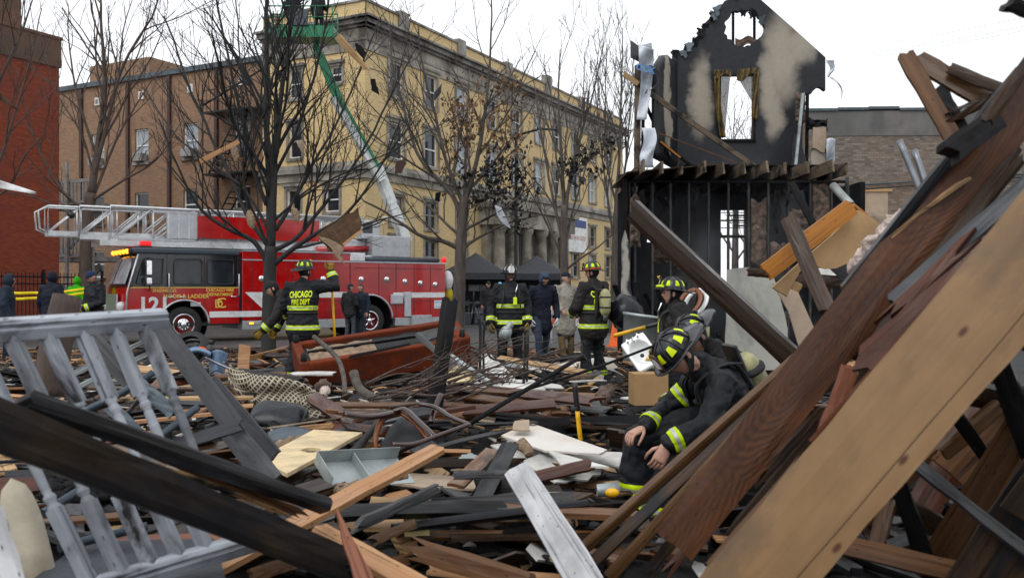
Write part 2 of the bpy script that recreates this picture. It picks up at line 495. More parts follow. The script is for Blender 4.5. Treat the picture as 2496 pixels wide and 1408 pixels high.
g = MB(); g.box(-40, 40, 22.4, 22.6, 0.0, 0.13)
tg('kerb', g, M['concrete'], 'pale concrete kerb along the street')
g = MB(); g.box(-40, 40, 20.6, 22.4, 0.0, 0.12)
tg('pavement', g, M['soil'], 'brown soil strip littered with chips beside the kerb')

def facade(parent, name, O, d, L, z0, z1, rects, mat, reveal=0.16):
    d = V((d[0], d[1], 0)).normalized()
    Mx = frame(V((O[0], O[1], 0)), d, (0, 0, 1))
    xs = sorted({0.0, L, *[r[0] for r in rects], *[r[1] for r in rects]})
    zs = sorted({z0, z1, *[r[2] for r in rects], *[r[3] for r in rects]})
    b = MB()
    for i in range(len(xs) - 1):
        for j in range(len(zs) - 1):
            a, c, e, f = xs[i], xs[i+1], zs[j], zs[j+1]
            mx_, mz_ = (a + c) / 2, (e + f) / 2
            if any(r[0] < mx_ < r[1] and r[2] < mz_ < r[3] for r in rects): continue
            b.add([(a, 0, e), (c, 0, e), (c, 0, f), (a, 0, f)], [(0, 1, 2, 3)], uv=[[(a, e), (c, e), (c, f), (a, f)]])
    for (a, c, e, f) in rects:
        R = reveal
        for q in ([(a,0,e),(a,0,f),(a,R,f),(a,R,e)], [(c,0,f),(c,0,e),(c,R,e),(c,R,f)], [(a,0,f),(c,0,f),(c,R,f),(a,R,f)], [(c,0,e),(a,0,e),(a,R,e),(c,R,e)]):
            b.add(q, [(0,1,2,3)], uv=[[(p[0] + p[1], p[2] + p[1]) for p in q]])
    b.build(name, mat, parent, Mx)
    return Mx
def window(parent, Mx, r, frame_mat, pane_mat, sill_mat=None, bars=1, reveal=0.16, ac=False, surround=0.0):
    a, c, e, f = r
    b = MB()
    w_, y0, y1 = 0.07, reveal - 0.06, reveal - 0.01
    b.box(a, a + w_, y0, y1, e, f); b.box(c - w_, c, y0, y1, e, f)
    b.box(a + w_, c - w_, y0, y1, e, e + w_); b.box(a + w_, c - w_, y0, y1, f - w_, f)
    for k in range(bars):
        z = e + (f - e) * (k + 1) / (bars + 1)
        b.box(a + w_, c - w_, y0 - 0.01, y1 - 0.01, z - 0.03, z + 0.03)
    o = b.build('window', frame_mat, parent, Mx)
    p = MB(); p.add([(a + .02, y1 - 0.004, e), (c - .02, y1 - 0.004, e), (c - .02, y1 - 0.004, f), (a + .02, y1 - 0.004, f)], [(0, 1, 2, 3)])
    po = p.build('pane', pane_mat); po.parent = o
    if sill_mat:
        s = MB(); s.box(a - 0.1, c + 0.1, -0.1, reveal - 0.07, e - 0.14, e - 0.002)
        if surround:
            q = surround
            s.box(a - q, a - .002, -0.05, 0.05, e, f + q); s.box(c + .002, c + q, -0.05, 0.05, e, f + q)
            s.box(a, c, -0.05, 0.05, f + .002, f + q); s.box(a - q - .06, c + q + .06, -0.13, 0.04, f + q, f + q + 0.12)
        so = s.build('sill', sill_mat); so.parent = o
    if ac:
        s = MB(); s.bbox(a + 0.15, c - 0.15, -0.35, reveal - 0.07, e + 0.02, e + 0.42, 0.02)
        so = s.build('air_conditioner', M['grey_paint']); so.parent = o
    return o
# ---------------- yellow apartment building, corner towards us
YB = empty('apartment_building', G(890, 39), label='yellow brick apartment building with grey stone cornice and corner towards the street', cat='building')
c0 = G(890, 39); O2 = (c0.x, c0.y)
dR = V((0.463, 0.886, 0)); dS = V((0.886, -0.463, 0))
inv = Matrix.Translation(-c0)
LR, LS = 31.4, 5.84
def onY(Mx): return Mx
rects = []
ts = [2.34 + 2.9 * i for i in range(10)]
for i, t in enumerate(ts):
    if 11.0 < t < 17.5: t += 0.4
    rects += [(t - .55, t + .55, 10.35, 11.9), (t - .6, t + .6, 7.5, 9.15)]
    if not 9 < t < 21: rects += [(t - .55, t + .55, 4.5, 5.8), (t - .55, t + .55, 2.4, 3.9)]
    else: rects += [(t - .6, t + .6, 5.2, 6.2)]
Yw = bpy.data.objects  # alias
def yfac(name, O, d, L, z0, z1, rr, mat, **k):
    Mx = facade(None, name, O, d, L, z0, z1, rr, mat, **k)
    return Mx
def reparent_new(before, root):
    for o in COL.objects:
        if o.name not in before and o.parent is None and o != root:
            o.matrix_basis = Matrix.Translation(-V(root.location)) @ o.matrix_basis if root.rotation_euler.z == 0 else root.matrix_basis.inverted() @ o.matrix_basis
            o.parent = root
names = {o.name for o in COL.objects}
MxR = yfac('wall', O2, dR, LR, 0, 12.2, rects, M['brick_yellow'])
for r in rects: window(None, MxR, r, M['white_paint'] if r[2] > 7 else M['grey_paint'], M['glass'] if rng.random() < .6 else M['glass_pale'], M['stone'], 1, surround=0.16 if r[2] > 7 else 0.1)
oS = c0 - dS * LS
rs = [(LS - 1.58 - .33, LS - 1.58 + .33, 10.66, 11.4), (LS - 3.9 - .38, LS - 3.9 + .38, 10.2, 11.5), (LS - 3.9 - .38, LS - 3.9 + .38, 7.5, 9.05), (LS - 1.8 - .4, LS - 1.8 + .4, 5.0, 6.1), (LS - 4 - .4, LS - 4 + .4, 4.6, 6.1)]
MxS = yfac('wall', (oS.x, oS.y), dS, LS, 0, 12.2, rs, M['brick_yellow'])
for r in rs: window(None, MxS, r, M['white_paint'], M['glass'], M['stone_grey'], 1, surround=0.12)
# entablature: frieze, cornice, parapet wrapped round the corner
def wrap(name, z0, z1, out, mat, L1=LR, L2=LS, uvb=False):
    b = MB()
    for Mx, L, s in ((MxR, L1, 0), (MxS, L2, 1)):
        if s == 0: x0, x1 = -out if out > 0 else 0, L
        else: x0, x1 = 0, L + (out if out > 0 else 0) - 0.003
        vs = [(x0, -out, z0), (x1, -out, z0), (x1, 0.3, z0), (x0, 0.3, z0), (x0, -out, z1), (x1, -out, z1), (x1, 0.3, z1), (x0, 0.3, z1)]
        fs = [(3,2,1,0),(4,5,6,7),(0,1,5,4),(1,2,6,5),(2,3,7,6),(3,0,4,7)]
        uv = [[(vs[k][0] + vs[k][1], vs[k][2]) for k in f] for f in fs]
        b.add(vs, fs, 0, Mx, uv=uv)
    return b.build(name, mat)
wrap('frieze', 11.95, 12.9, 0.06, M['stone'])
wrap('cornice', 12.9, 13.0, 0.22, M['stone_grey']); wrap('cornice', 13.003, 13.2, 0.42, M['stone_grey']); wrap('cornice', 13.203, 13.3, 0.6, M['stone_grey'])
wrap('moulding', 12.35, 12.45, 0.1, M['stone_grey'])
wrap('parapet', 13.303, 14.05, -0.02, M['brick_yellow'])
wrap('parapet_coping', 14.053, 14.15, 0.06, M['stone_grey'])
wrap('ledge', 6.75, 6.95, 0.28, M['stone_grey']); wrap('ledge', 6.4, 6.747, 0.1, M['stone']); wrap('ledge', 6.953, 7.15, 0.14, M['stone'])
for i in range(6):
    b = MB()
    x = 2.5 + i * 5.2
    b.box(x, x + 0.7, -0.12, 0.28, 13.31, 14.3 + (0.35 if i == 3 else 0), 0, MxR)
    b.build('parapet_pier', M['stone_grey'])
# stone entrance with columns
b = MB(); b.box(10.2, 19.8, -0.35, -0.02, 0, 5.0, 0, MxR); b.build('entrance_wall', M['stone'])
b = MB(); b.box(9.9, 20.1, -1.1, -0.02, 5.003, 5.9, 0, MxR); b.box(9.7, 20.3, -1.3, -0.02, 5.903, 6.15, 0, MxR); b.build('entablature', M['stone'])
for x in (10.8, 12.4, 14.0, 16.0, 17.6, 19.2):
    b = MB(); b.lathe([(0.42, 0), (0.42, 0.25), (0.34, 0.3), (0.33, 2.2), (0.28, 4.6), (0.4, 4.75), (0.42, 4.99)], 16, 0, MxR @ Matrix.Translation((x, -0.75, 0))); b.build('column', M['stone'])
b = MB(); b.box(14.4, 15.6, -0.40, -0.36, 0, 2.6, 0, MxR); b.build('door', M['pipe_brown'])
# banner on the wall
b = MB(); b.box(20.9, 24.2, -0.2, -0.14, 4.0, 6.3, 0, MxR); bo = b.build('banner', M['white_paint'])
RX = Matrix.Rotation(math.radians(90), 4, 'X')
M['ink_blue'] = plain('ink_blue', (0.05, 0.08, 0.25), 0.6)
M['ink_red'] = plain('ink_red', (0.4, 0.03, 0.03), 0.6)
lettering('FAITH IN GOD', 0.42, M['ink_red'], bo, MxR @ Matrix.Translation((22.55, -0.205, 4.9)) @ RX)
b = MB(); b.box(21.1, 24.0, -0.207, -0.203, 5.6, 6.1, 0, MxR); q = b.build('banner_stripe', M['ink_blue']); q.parent = bo
# roof slab
b = MB(); p = [c0, c0 + dR * LR, c0 + dR * LR - dS * LS, c0 - dS * LS]
b.add([(q.x, q.y, 13.4) for q in p], [(0, 1, 2, 3)]); b.build('roof', M['flashing'])
b = MB(); e = c0 + dR * LR; b.add([(e.x, e.y, 0), (e.x - dS.x * LS, e.y - dS.y * LS, 0), (e.x - dS.x * LS, e.y - dS.y * LS, 14), (e.x, e.y, 14)], [(0, 1, 2, 3)]); b.build('wall', M['brick_brown'])
reparent_new(names, YB)
# ---------------- brown brick wing
names = {o.name for o in COL.objects}
BB = empty('brick_building', c0 - dS * LS, label='long brown brick apartment building with brown downpipes behind the fire engine', cat='building')
L2 = 18.0
oB = c0 - dS * (LS + L2) + V((0.463, 0.886, 0)) * 0.4
tw = [17.67, 14.35, 10.89, 7.5]
rb = []
for t in tw:
    x = LS + L2 - t
    rb += [(x - .5, x + .5, 8.05, 9.75), (x - .5, x + .5, 5.0, 6.5), (x - .5, x + .5, 2.2, 3.6)]
MxB = facade(None, 'wall', (oB.x, oB.y), dS, L2, 0, 12.25, rb, M['brick_brown'])
for r in rb: window(None, MxB, r, M['white_paint'], M['glass_pale'] if r[2] > 7 else M['glass'], M['stone_grey'], 1, ac=r[2] > 4.5)
for t in (18.9, 15.3, 12.3, 9.1):
    x = LS + L2 - t
    b = MB(); b.box(x - .09, x + .09, -0.14, -0.01, 0, 12.2, 0, MxB); b.build('downpipe', M['pipe_brown'])
for t in tw:
    x = LS + L2 - t
    b = MB(); b.box(x - .17, x + .17, -0.06, 0.0, 11.25, 11.65, 0, MxB); vo = b.build('vent', M['white_paint'])
    b = MB(); b.box(x - .1, x + .1, -0.075, -0.062, 11.33, 11.57, 0, MxB); q = b.build('vent_grille', M['grey_paint']); q.parent = vo
b = MB(); b.box(-0.1, L2, -0.15, 0.4, 12.253, 12.5, 0, MxB); b.build('parapet_coping', M['flashing'])
b = MB()
q = [oB, oB + dS * L2, oB + dS * L2 + dR * 12, oB + dR * 12]
b.add([(k.x, k.y, 12.2) for k in q], [(0, 1, 2, 3)]); b.build('roof', M['flashing'])
names2 = {o.name for o in COL.objects}
Mp = facade(None, 'penthouse', (oB.x - dS.x * 1 + dR.x * 5, oB.y - dS.y * 1 + dR.y * 5), dS, 5.2, 11, 15.2, [], M['brick_brown'])
facade(None, 'penthouse', (oB.x + dS.x * 4.2 + dR.x * 5, oB.y + dS.y * 4.2 + dR.y * 5), dR, 7, 11, 15.2, [], M['brick_brown'])
reparent_new(names, BB)
# ---------------- fire escape on the brown wing
names = {o.name for o in COL.objects}
FE = empty('fire_escape', c0 - dS * (LS + 1.2), label='black iron fire escape with zigzag stairs on the brown wall', cat='fire escape')
xe = L2 - 3.0
for z in (9.9, 7.0, 4.1):
    b = MB(); b.box(xe, xe + 3.0, -1.2, -0.03, z - .08, z, 0, MxB); b.build('platform', M['black_metal'])
    b = MB()
    for k in range(13): b.tube([(xe + .25 * k, -1.18, z), (xe + .25 * k, -1.18, z + 1.0)], 0.018, 4, 0, True, MxB)
    b.tube([(xe, -1.18, z + 1), (xe + 3, -1.18, z + 1)], .025, 4, 0, True, MxB); b.tube([(xe, -1.18, z + .5), (xe + 3, -1.18, z + .5)], .02, 4, 0, True, MxB)
    b.build('railing', M['black_metal'])
    if z < 9.9:
        b = MB()
        for y in (-1.1, -0.5):
            b.tube([(xe + .3, y, z), (xe + 2.3, y, z + 2.9)], .05, 4, 0, True, MxB)
        for k in range(11):
            f_ = (k + .5) / 11
            b.box(xe + .2 + 2 * f_, xe + .45 + 2 * f_, -1.1, -.5, z + 2.9 * f_, z + 2.9 * f_ + .03, 0, MxB)
        b.build('stair', M['black_metal'])
b = MB()
b.tube([(xe, -1.18, 0.5), (xe, -1.18, 11.2)], .05, 4, 0, True, MxB); b.build('post', M['black_metal'])
b = MB(); b.tube([(xe, -1.18, 10.2), (xe + 3.2, -.3, 11.9)], .05, 4, 0, True, MxB); b.build('brace', M['black_metal'])
reparent_new(names, FE)
# ---------------- red brick building at the left
names = {o.name for o in COL.objects}
rc = G(144, 36)
RB = empty('brick_building', rc, label='bright red brick building with broad coping and chimney at the left edge', cat='building')
oR = rc - dR * 16
MxD = facade(None, 'wall', (oR.x, oR.y), dR, 16, 0, 10.4, [], M['brick_red'])
facade(None, 'wall', (rc.x, rc.y), -dS, 8, 0, 10.4, [], M['brick_red'])
b = MB(); b.box(-.1, 16.06, -.06, 0.5, 10.403, 11.5, 0, MxD); b.box(-.1, 16.1, -.1, .55, 11.503, 11.62, 0, MxD); b.build('coping', M['coping'])
b = MB()
for k in range(9): b.box(13.6 - .02 * (k % 2), 14.8 + .02 * (k % 2), .6, 1.8, 11.0 + .3 * k, 11.3 + .3 * k - .003, 0, MxD)
b.box(13.5, 14.9, .5, 1.9, 13.7, 13.95, 0, MxD)
b.build('chimney', M['coping'])
reparent_new(names, RB)
# ---------------- grey timber back porch between the buildings
names = {o.name for o in COL.objects}
pc = G(150, 43)
PO = empty('back_porch', pc, label='weathered grey timber back porch stair beside red building', cat='porch')
Mp = frame(pc, dS, (0, 0, 1)) @ Matrix.Translation((-1.2, 0, 0))
for z in (0.6, 3.1, 5.6):
    b = MB(); b.box(0, 3.6, 0, 2, z - .2, z, 0, Mp); b.build('deck', M['grey_paint'])
    for k in range(15):
        b = MB(); b.box(.05 + k * .245, .15 + k * .245, -.06, -.01, z + .05, z + 1.1, 0, Mp); b.build('picket', M['grey_paint'])
    b = MB(); b.box(0, 3.6, -.08, -.065, z + 1.0, z + 1.15, 0, Mp); b.box(0, 3.6, -.08, -.065, z + .02, z + .15, 0, Mp); b.build('rail', M['grey_paint'])
for x in (0, 1.8, 3.6):
    b = MB(); b.box(x - .07, x + .07, -.2, -.09, 0, 7.6, 0, Mp); b.build('post', M['grey_paint'])
for z in (.6, 3.1):
    b = MB(); b.box(0, 3.7, .6, .75, -.15, .15, 0, Mp @ Matrix.Translation((0, 0, z)) @ Matrix.Rotation(math.radians(-34), 4, 'Y')); b.build('stair_stringer', M['grey_paint'])
reparent_new(names, PO)
# ---------------- black iron fence + tape
names = {o.name for o in COL.objects}
fa, fb = G(-60, 28.5), G(205, 31.5)
FN = empty('iron_fence', fa, label='black iron picket fence in front of red brick building', cat='fence')
fd = (fb - fa); fl = fd.length; Mf = frame(fa, fd, (0, 0, 1))
b = MB()
n = int(fl / .13)
for z in (0.25, 1.75, 1.98): b = b.box(0, fl, -.02, .02, z, z + .045, 0, Mf)
b.build('rail', M['black_metal'])
for k in range(n):
    b = MB(); b.box(k * .13, k * .13 + .022, -.035, -.021, .08, 2.15, 0, Mf); b.build('picket', M['black_metal'])
for k in range(3):
    b = MB(); b.box(k * 2.1, k * 2.1 + .08, -.1, -.04, 0, 2.25, 0, Mf); b.build('post', M['black_metal'])
reparent_new(names, FN)
M['tape'] = plain('tape', (0.80, 0.62, 0.01), 0.5, var=0.1)
for (y0, y1, lab) in ((706, 702, 'upper strand of yellow barrier tape strung across the left edge'), (722, 711, 'lower strand of yellow barrier tape sagging across the left edge')):
    a, c = P(-40, y0, 24), P(225, y1, 25.5)
    b = MB()
    b.grid(40, 2, lambda u, v: a.lerp(c, u) + V((0, .02 * math.sin(u * 23 + v), (v - .5) * .075 - .12 * math.sin(math.pi * u) + .012 * math.sin(u * 17))))
    o = b.build('barrier_tape', M['tape']); tag(o, lab, 'tape')
    o.modifiers.new('s', 'SOLIDIFY').thickness = 0.002
# ---------------- dark brick building on the right
names = {o.name for o in COL.objects}
OB = empty('brick_building', (16, 36, 0), label='old brown brick party wall building with grey rendered top on the right', cat='building')
MxO = facade(None, 'wall', (11.9, 36.4), (1, -0.035), 22, 0, 7.75, [], M['brick_old'])
b = MB(); b.box(0, 22, -.03, .4, 7.753, 8.75, 0, MxO); b.build('render_band', M['parge'])
b = MB()
for k in range(18): b.box(k * 1.22, k * 1.22 + 1.2, -.1, .45, 8.753 + .03 * (k % 3), 8.86 + .03 * (k % 3), 0, MxO)
b.build('parapet_coping', M['flashing'])
facade(None, 'wall', (11.9, 46.4), (0, -1), 10, 0, 8.7, [], M['brick_old'])
b = MB(); b.box(1.3, 3.2, -.05, -.02, 3.9, 5.5, 0, MxO); b.build('window_board', M['drywall_tan'])
b = MB(); b.box(1.15, 3.35, -.1, -.052, 5.5, 5.62, 0, MxO); b.build('window_lintel', M['w_tan'])
b = MB(); b.tube([MxO @ V((1, -.1, 5.7)), MxO @ V((12, -.1, 6.4))], .03, 6); b.build('conduit', M['flashing'])
b = MB(); b.tube([MxO @ V((1, -.1, 5.5)), MxO @ V((12, -.1, 6.32))], .02, 6); b.build('conduit', M['black_metal'])
reparent_new(names, OB)
# ---------------- overhead wires
for i, (a, c) in enumerate((((1985, 118), (2560, 12)), ((1985, 134), (2560, 34)), ((1985, 142), (2560, 45)))):
    A, B = P(a[0], a[1], 60), P(c[0], c[1], 40)
    A = A + (A - B) * .6; B = B + (B - A) * .3
    b = MB(); b.tube([A.lerp(B, k / 12) - V((0, 0, .5 * math.sin(math.pi * k / 12))) for k in range(13)], .007, 4)
    tag(b.build('overhead_wire', M['black_metal']), ('topmost', 'middle', 'lowest')[i] + ' of three overhead wires crossing the white sky at right', 'wire')
# ================================================================== burned house
YW = 19.4
def sooty(name, pats, base=(0.345, 0.305, 0.245), soft=0.5, soot=(0.0065, 0.0072, 0.0095)):
    q = NT(name)
    co = q.coord()
    nz = q.noise(co, 2.2, 5, 0.55)
    sp = q.n('ShaderNodeSeparateXYZ'); q.l(co, sp.inputs[0])
    xx = q.math('MULTIPLY_ADD', nz, 0.5, q.math('SUBTRACT', sp.outputs[0], 0.25)); zz = q.math('MULTIPLY_ADD', q.noise(co, 1.7, 3), 0.5, q.math('SUBTRACT', sp.outputs[2], 0.25))
    acc = None
    for (cx, cz, rx, rz) in pats:
        dx = q.math('DIVIDE', q.math('SUBTRACT', xx, cx), rx); dz = q.math('DIVIDE', q.math('SUBTRACT', zz, cz), rz)
        r = q.math('ADD', q.math('MULTIPLY', dx, dx), q.math('MULTIPLY', dz, dz))
        mr = q.n('ShaderNodeMapRange', interpolation_type='SMOOTHSTEP'); q.l(r, mr.inputs[0])
        mr.inputs[1].default_value = 1.0 + soft; mr.inputs[2].default_value = 1.0 - soft; mr.inputs[3].default_value = 0; mr.inputs[4].default_value = 1
        acc = mr.outputs[0] if acc is None else q.math('MAXIMUM', acc, mr.outputs[0])
    fine = q.noise(co, 9, 5)
    k = q.math('MULTIPLY', acc, q.ramp(fine, [(0.2, 0.82), (0.7, 1.0)]))
    c = q.mix(k, q.ramp(fine, [(0.3, soot), (0.75, [s * 2.6 for s in soot])]), base)
    q.bump(q.noise(co, 60, 3), 0.25, 0.004)
    return q.fin(c, q.math('MULTIPLY_ADD', k, 0.35, 0.5), 0.0, 0.35)
def wpx(px, py, Y=YW):
    p = P(px, py, Y); return (p.x, p.z)
def ell(px, py, rx, ry, Y=YW):
    x, z = wpx(px, py, Y); return (x, z, rx * Y / F, ry * Y / F)
HS = empty('burned_house', G(1780, YW), label='roofless burned house with soot black gable wall and bare stud framing', cat='house')
names = {o.name for o in COL.objects}
M['gable'] = sooty('gable', [ell(1710, 235, 25, 88), ell(1905, 140, 42, 105), ell(1950, 110, 36, 45), ell(1885, 275, 24, 62), ell(1872, 215, 22, 90)], soft=.92)
M['sidewall'] = sooty('sidewall', [ell(1608, 260, 11, 110), ell(1618, 340, 5, 60)])
M['drape'] = plain('drape', (0.16, 0.105, 0.03), 0.6, var=0.4, scale=12, dirt=(0.02, 0.018, 0.015), dirt_amt=0.35)
M['wrap'] = plain('wrap', (0.58, 0.61, 0.66), 0.4, var=0.12, scale=3, dirt=(0.2, 0.22, 0.25), dirt_amt=0.35)

def ragged(pts, amp, k=3, seed=0):
    r = random.Random(seed); out = []
    for i in range(len(pts)):
        a, b_ = V(pts[i]), V(pts[(i + 1) % len(pts)])
        out.append(tuple(a))
        for j in range(1, k): 
            q = a.lerp(b_, j / k)
            out.append((q.x + r.uniform(-amp, amp), q.y + r.uniform(-amp, amp)))
    return out
up = [(1640, 412), (1640, 135)]
rag = ragged([wpx(*p) for p in [(1640, 135), (1668, 118), (1692, 96), (1704, 84), (1714, 58), (1738, 34), (1752, 12), (1785, -10), (1815, -28)]], .035, 4, 3)[:-4]
right = [wpx(*p) for p in [(1846, -8), (1930, 66), (2012, 140), (2012, 221)]]
rag2 = ragged([wpx(*p) for p in [(2012, 221), (1994, 212), (1978, 228), (1960, 226), (1950, 250), (1944, 300), (1950, 352), (1962, 412)]], .02, 3, 5)[:-3]
outer = [wpx(1640, 412)] + rag + right + rag2[1:] + [wpx(1962, 412)]
rh = []
for k in range(40):
    a = 2 * math.pi * k / 40
    r_ = 46 + rng.uniform(-4, 4)
    rh.append(wpx(1814 + r_ * 1.02 * math.cos(a), 66 + r_ * math.sin(a) * (1.0 if math.sin(a) > 0 else .92)))
wh = [wpx(1757, 340), wpx(1836, 338), wpx(1836, 184), wpx(1757, 184)]
plate(outer, [wh, rh], .14, M['gable'], 'gable_wall', None, Matrix.Translation((0, YW, 0)))
for k in range(20):
    r_ = random.Random(900 + k)
    p = r_.choice(rag[:-1]) if k < 16 else r_.choice(rh)
    pts = [(p[0] + r_.uniform(-.16, .16), p[1] + r_.uniform(-.22, .10)) for _ in range(3)]
    pts = ragged([(p[0] - r_.uniform(.03, .12), p[1] + r_.uniform(-.02, .06)), (p[0] + r_.uniform(.03, .14), p[1] + r_.uniform(-.02, .08)), (p[0] + r_.uniform(.02, .1), p[1] - r_.uniform(.08, .2)), (p[0] - r_.uniform(.0, .08), p[1] - r_.uniform(.06, .2))], .03, 4, k)
    plate(pts, [], .012, M[r_.choice(['charred', 'charred', 'gable', 'flashing'])], 'peeling_flake', None, Matrix.Translation((0, YW - r_.uniform(.02, .10), 0)) @ Matrix.Translation((p[0], 0, p[1])) @ Matrix.Rotation(r_.uniform(-.35, .35), 4, 'Z') @ Matrix.Rotation(r_.uniform(-.3, .3), 4, 'X') @ Matrix.Translation((-p[0], 0, -p[1])))
# left return wall, coming forward from the gable corner
b = MB()
A = P(1640, 0, YW); B_ = P(1588, 0, YW - 1.7)
for (z0, z1) in ((wpx(0, 412)[1], wpx(0, 150)[1]),):
    b.grid(6, 12, lambda u, v: (A.x + (B_.x - A.x) * u, YW + (-1.7) * u, z0 + (z1 - .5 * u * u + .06 * math.sin(u * 30) - z0) * v))
o = b.build('side_wall', M['sidewall']); o.modifiers.new('s', 'SOLIDIFY').thickness = .1
# blackened trim round the window and loose studs in the round hole
for px in (1788, 1840):
    b = MB(); p0, p1 = P(px, 125, YW + .2), P(px, -5, YW + .2); b.box(p0.x - .02, p0.x + .02, YW + .2, YW + .29, p0.z, p1.z); b.build('stud', M['charred'])
b = MB(); p0, p1 = P(1757, 340, YW), P(1836, 184, YW)
b.box(p0.x - .05, p1.x + .05, YW - .05, YW - .003, p0.z - .06, p0.z); b.box(p0.x - .04, p0.x, YW - .03, YW - .003, p0.z, p1.z); b.box(p1.x, p1.x + .04, YW - .03, YW - .003, p0.z, p1.z)
b.build('window_trim', M['charred'])
b = MB(); b.grid(10, 6, lambda u, v: P(1792 + 62 * u, 92 + 20 * v + 5 * math.sin(u * 9), YW + .16 + .04 * noise.noise(V((u * 5, v * 5, 1))))); b.build('insulation_batt', M['insulation'])
# curtains
def cloth(name, mat, fn, nx=18, ny=18, th=.006, parent=None):
    b = MB(); b.grid(nx, ny, fn)
    o = b.build(name, mat, parent); o.modifiers.new('s', 'SOLIDIFY').thickness = th
    return o
q = NT('sheer'); tr = q.n('ShaderNodeBsdfTransparent'); ms_ = q.n('ShaderNodeMixShader'); ms_.inputs[0].default_value = .62
q.fin(q.ramp(q.noise(q.coord(), 9, 4), [(.3, (.05, .05, .05)), (.7, (.30, .29, .27))]), .9)
q.l(tr.outputs[0], ms_.inputs[1]); q.l(q.b.outputs[0], ms_.inputs[2]); q.l(ms_.outputs[0], q.out.inputs[0]); M['sheer'] = q.mat
for s, xs in ((0, (1740, 1782)), (1, (1796, 1850))):
    cloth('valance', M['drape'], lambda u, v: P(xs[0] + (xs[1] - xs[0]) * u, 170 - (6 * u if s else 0) + v * (16 + 6 * math.sin(u * 7)) + (10 * (1 - u) * s * v), YW - .12 - .04 * math.sin(u * 24 + v * 3)))
cloth('curtain', M['drape'], lambda u, v: P(1741 + 14 * u + 14 * v * v, 185 + 150 * v, YW - .1 - .04 * math.sin(u * 9 + v * 8)), 10, 20)
cloth('curtain', M['drape'], lambda u, v: P(1838 + 12 * u - 4 * v, 172 + 120 * v, YW - .1 - .04 * math.sin(u * 9 + v * 8)), 10, 20)
cloth('sheer_curtain', M['sheer'], lambda u, v: P(1758 + (22 - 14 * v) * u, 186 + 150 * v, YW - .04 - .03 * math.sin(u * 20)), 14, 10, .002)
cloth('sheer_curtain', M['sheer'], lambda u, v: P(1796 + 40 * v * .9 + (40 - 36 * v) * u, 186 + 60 * v, YW - .04 - .03 * math.sin(u * 20)), 14, 10, .002)
# floor joists projecting towards us, torn floor sheet on top
zj0, zj1 = P(0, 440, 18.6).z, P(0, 408, 18.6).z
M['joist'] = wood('joist', (0.23, 0.18, 0.13), (0.13, 0.098, 0.07), char=0.42, rough=.7, var=.5)
for k in range(11):
    px = 1545 + 47.5 * k
    x = G(px, 18.6).x
    b = MB(); y0 = 17.75 - (.15 if k % 3 else .4) - .2 * rng.random()
    L = 21.6 - y0
    vs = [(0, -.02, 0), (L, -.02, 0), (L, .02, 0), (0, .02, 0), (.12 * rng.random(), -.02, .24), (L, -.02, .24), (L, .02, .24), (.16 * rng.random(), .02, .24)]
    fs = [(3,2,1,0),(4,5,6,7),(0,1,5,4),(1,2,6,5),(2,3,7,6),(3,0,4,7)]
    b.add(vs, fs, uv=[[(vs[i][0], vs[i][2] + vs[i][1] + 10 * k + 5) for i in f] for f in fs], M=frame((x, y0, zj0), (0, 1, 0), (0, 0, 1)))
    b.build('joist', M['joist'])
b = MB(); a, c, d = P(1528, 418, 17.6), P(1782, 396, 18.2), P(1700, 385, 21); 
b.add([a, c, c + V((0, 3, 0)), a + V((0, 3, .02))], [(0, 1, 2, 3)]); o = b.build('floor_sheet', M['w_dark']); o.modifiers.new('s', 'SOLIDIFY').thickness = .025
b = MB(); b.box(G(1640, YW).x, G(2010, YW).x, 18.4, 21.5, zj1 + .004, zj1 + .03); b.build('floor_sheet', M['charred'])
# ground floor: stud wall with plates
zt = P(0, 440, 18.5).z
b = MB(); b.box(G(1530, 18.5).x, G(2062, 18.5).x, 18.45, 18.55, zt - .05, zt - .002); b.build('top_plate', M['charred'])
b = MB(); b.box(G(1530, 18.5).x, G(2062, 18.5).x, 18.45, 18.55, .15, .2); b.build('bottom_plate', M['charred'])
M['studw'] = plain('studw', (0.035, 0.032, 0.032), .7, var=.6, scale=9, bump=.6, dirt=(.10, .085, .07), dirt_amt=.2)
for k, px in enumerate((1534, 1548, 1590, 1634, 1679, 1727, 1775, 1824, 1872, 1921, 1974, 2026, 2064)):
    x = G(px, 18.5).x
    b = MB(); b.box(x - .02, x + .02, 18.46, 18.54, .2, zt - .05); b.build('stud', M['studw'])
# rear wall of the ground floor with window openings that show daylight
YR = 21.4
M['blackwall'] = sooty('blackwall', [ell(1700, 640, 45, 120, YR), ell(1905, 660, 30, 30, YR)], (0.13, 0.13, 0.135), .9)
o_ = [wpx(1506, 940, YR), wpx(1506, 425, YR), wpx(2000, 425, YR), wpx(2000, 940, YR)]
hs_ = [[wpx(1757, 690, YR), wpx(1818, 690, YR), wpx(1818, 512, YR), wpx(1757, 512, YR)], ragged([wpx(1577, 590, YR), wpx(1612, 590, YR), wpx(1612, 556, YR), wpx(1578, 552, YR)], .02, 3, 9), ragged([wpx(1612, 495, YR), wpx(1626, 500, YR), wpx(1624, 482, YR), wpx(1614, 480, YR)], .02, 2, 2)]
plate(o_, hs_, .12, M['blackwall'], 'rear_wall', None, Matrix.Translation((0, YR, 0)))
b = MB(); p0, p1 = P(1757, 690, YR), P(1818, 512, YR)
b.box(p0.x, p1.x, YR + .02, YR + .06, p0.z + (p1.z - p0.z) * .62, p0.z + (p1.z - p0.z) * .66); b.build('window_bar', M['charred'])
for k in range(7):
    b = MB(); z = p1.z - .05 - .06 * k; b.box(p0.x + .15 * (k % 3), p1.x - .02, YR - .03, YR - .012, z - .02 - .02 * (k % 2), z); b.build('blind_slat', M['charred'])
b = MB(); pts = [P(1515, 430, 18.6), P(1515, 940, 18.6)]
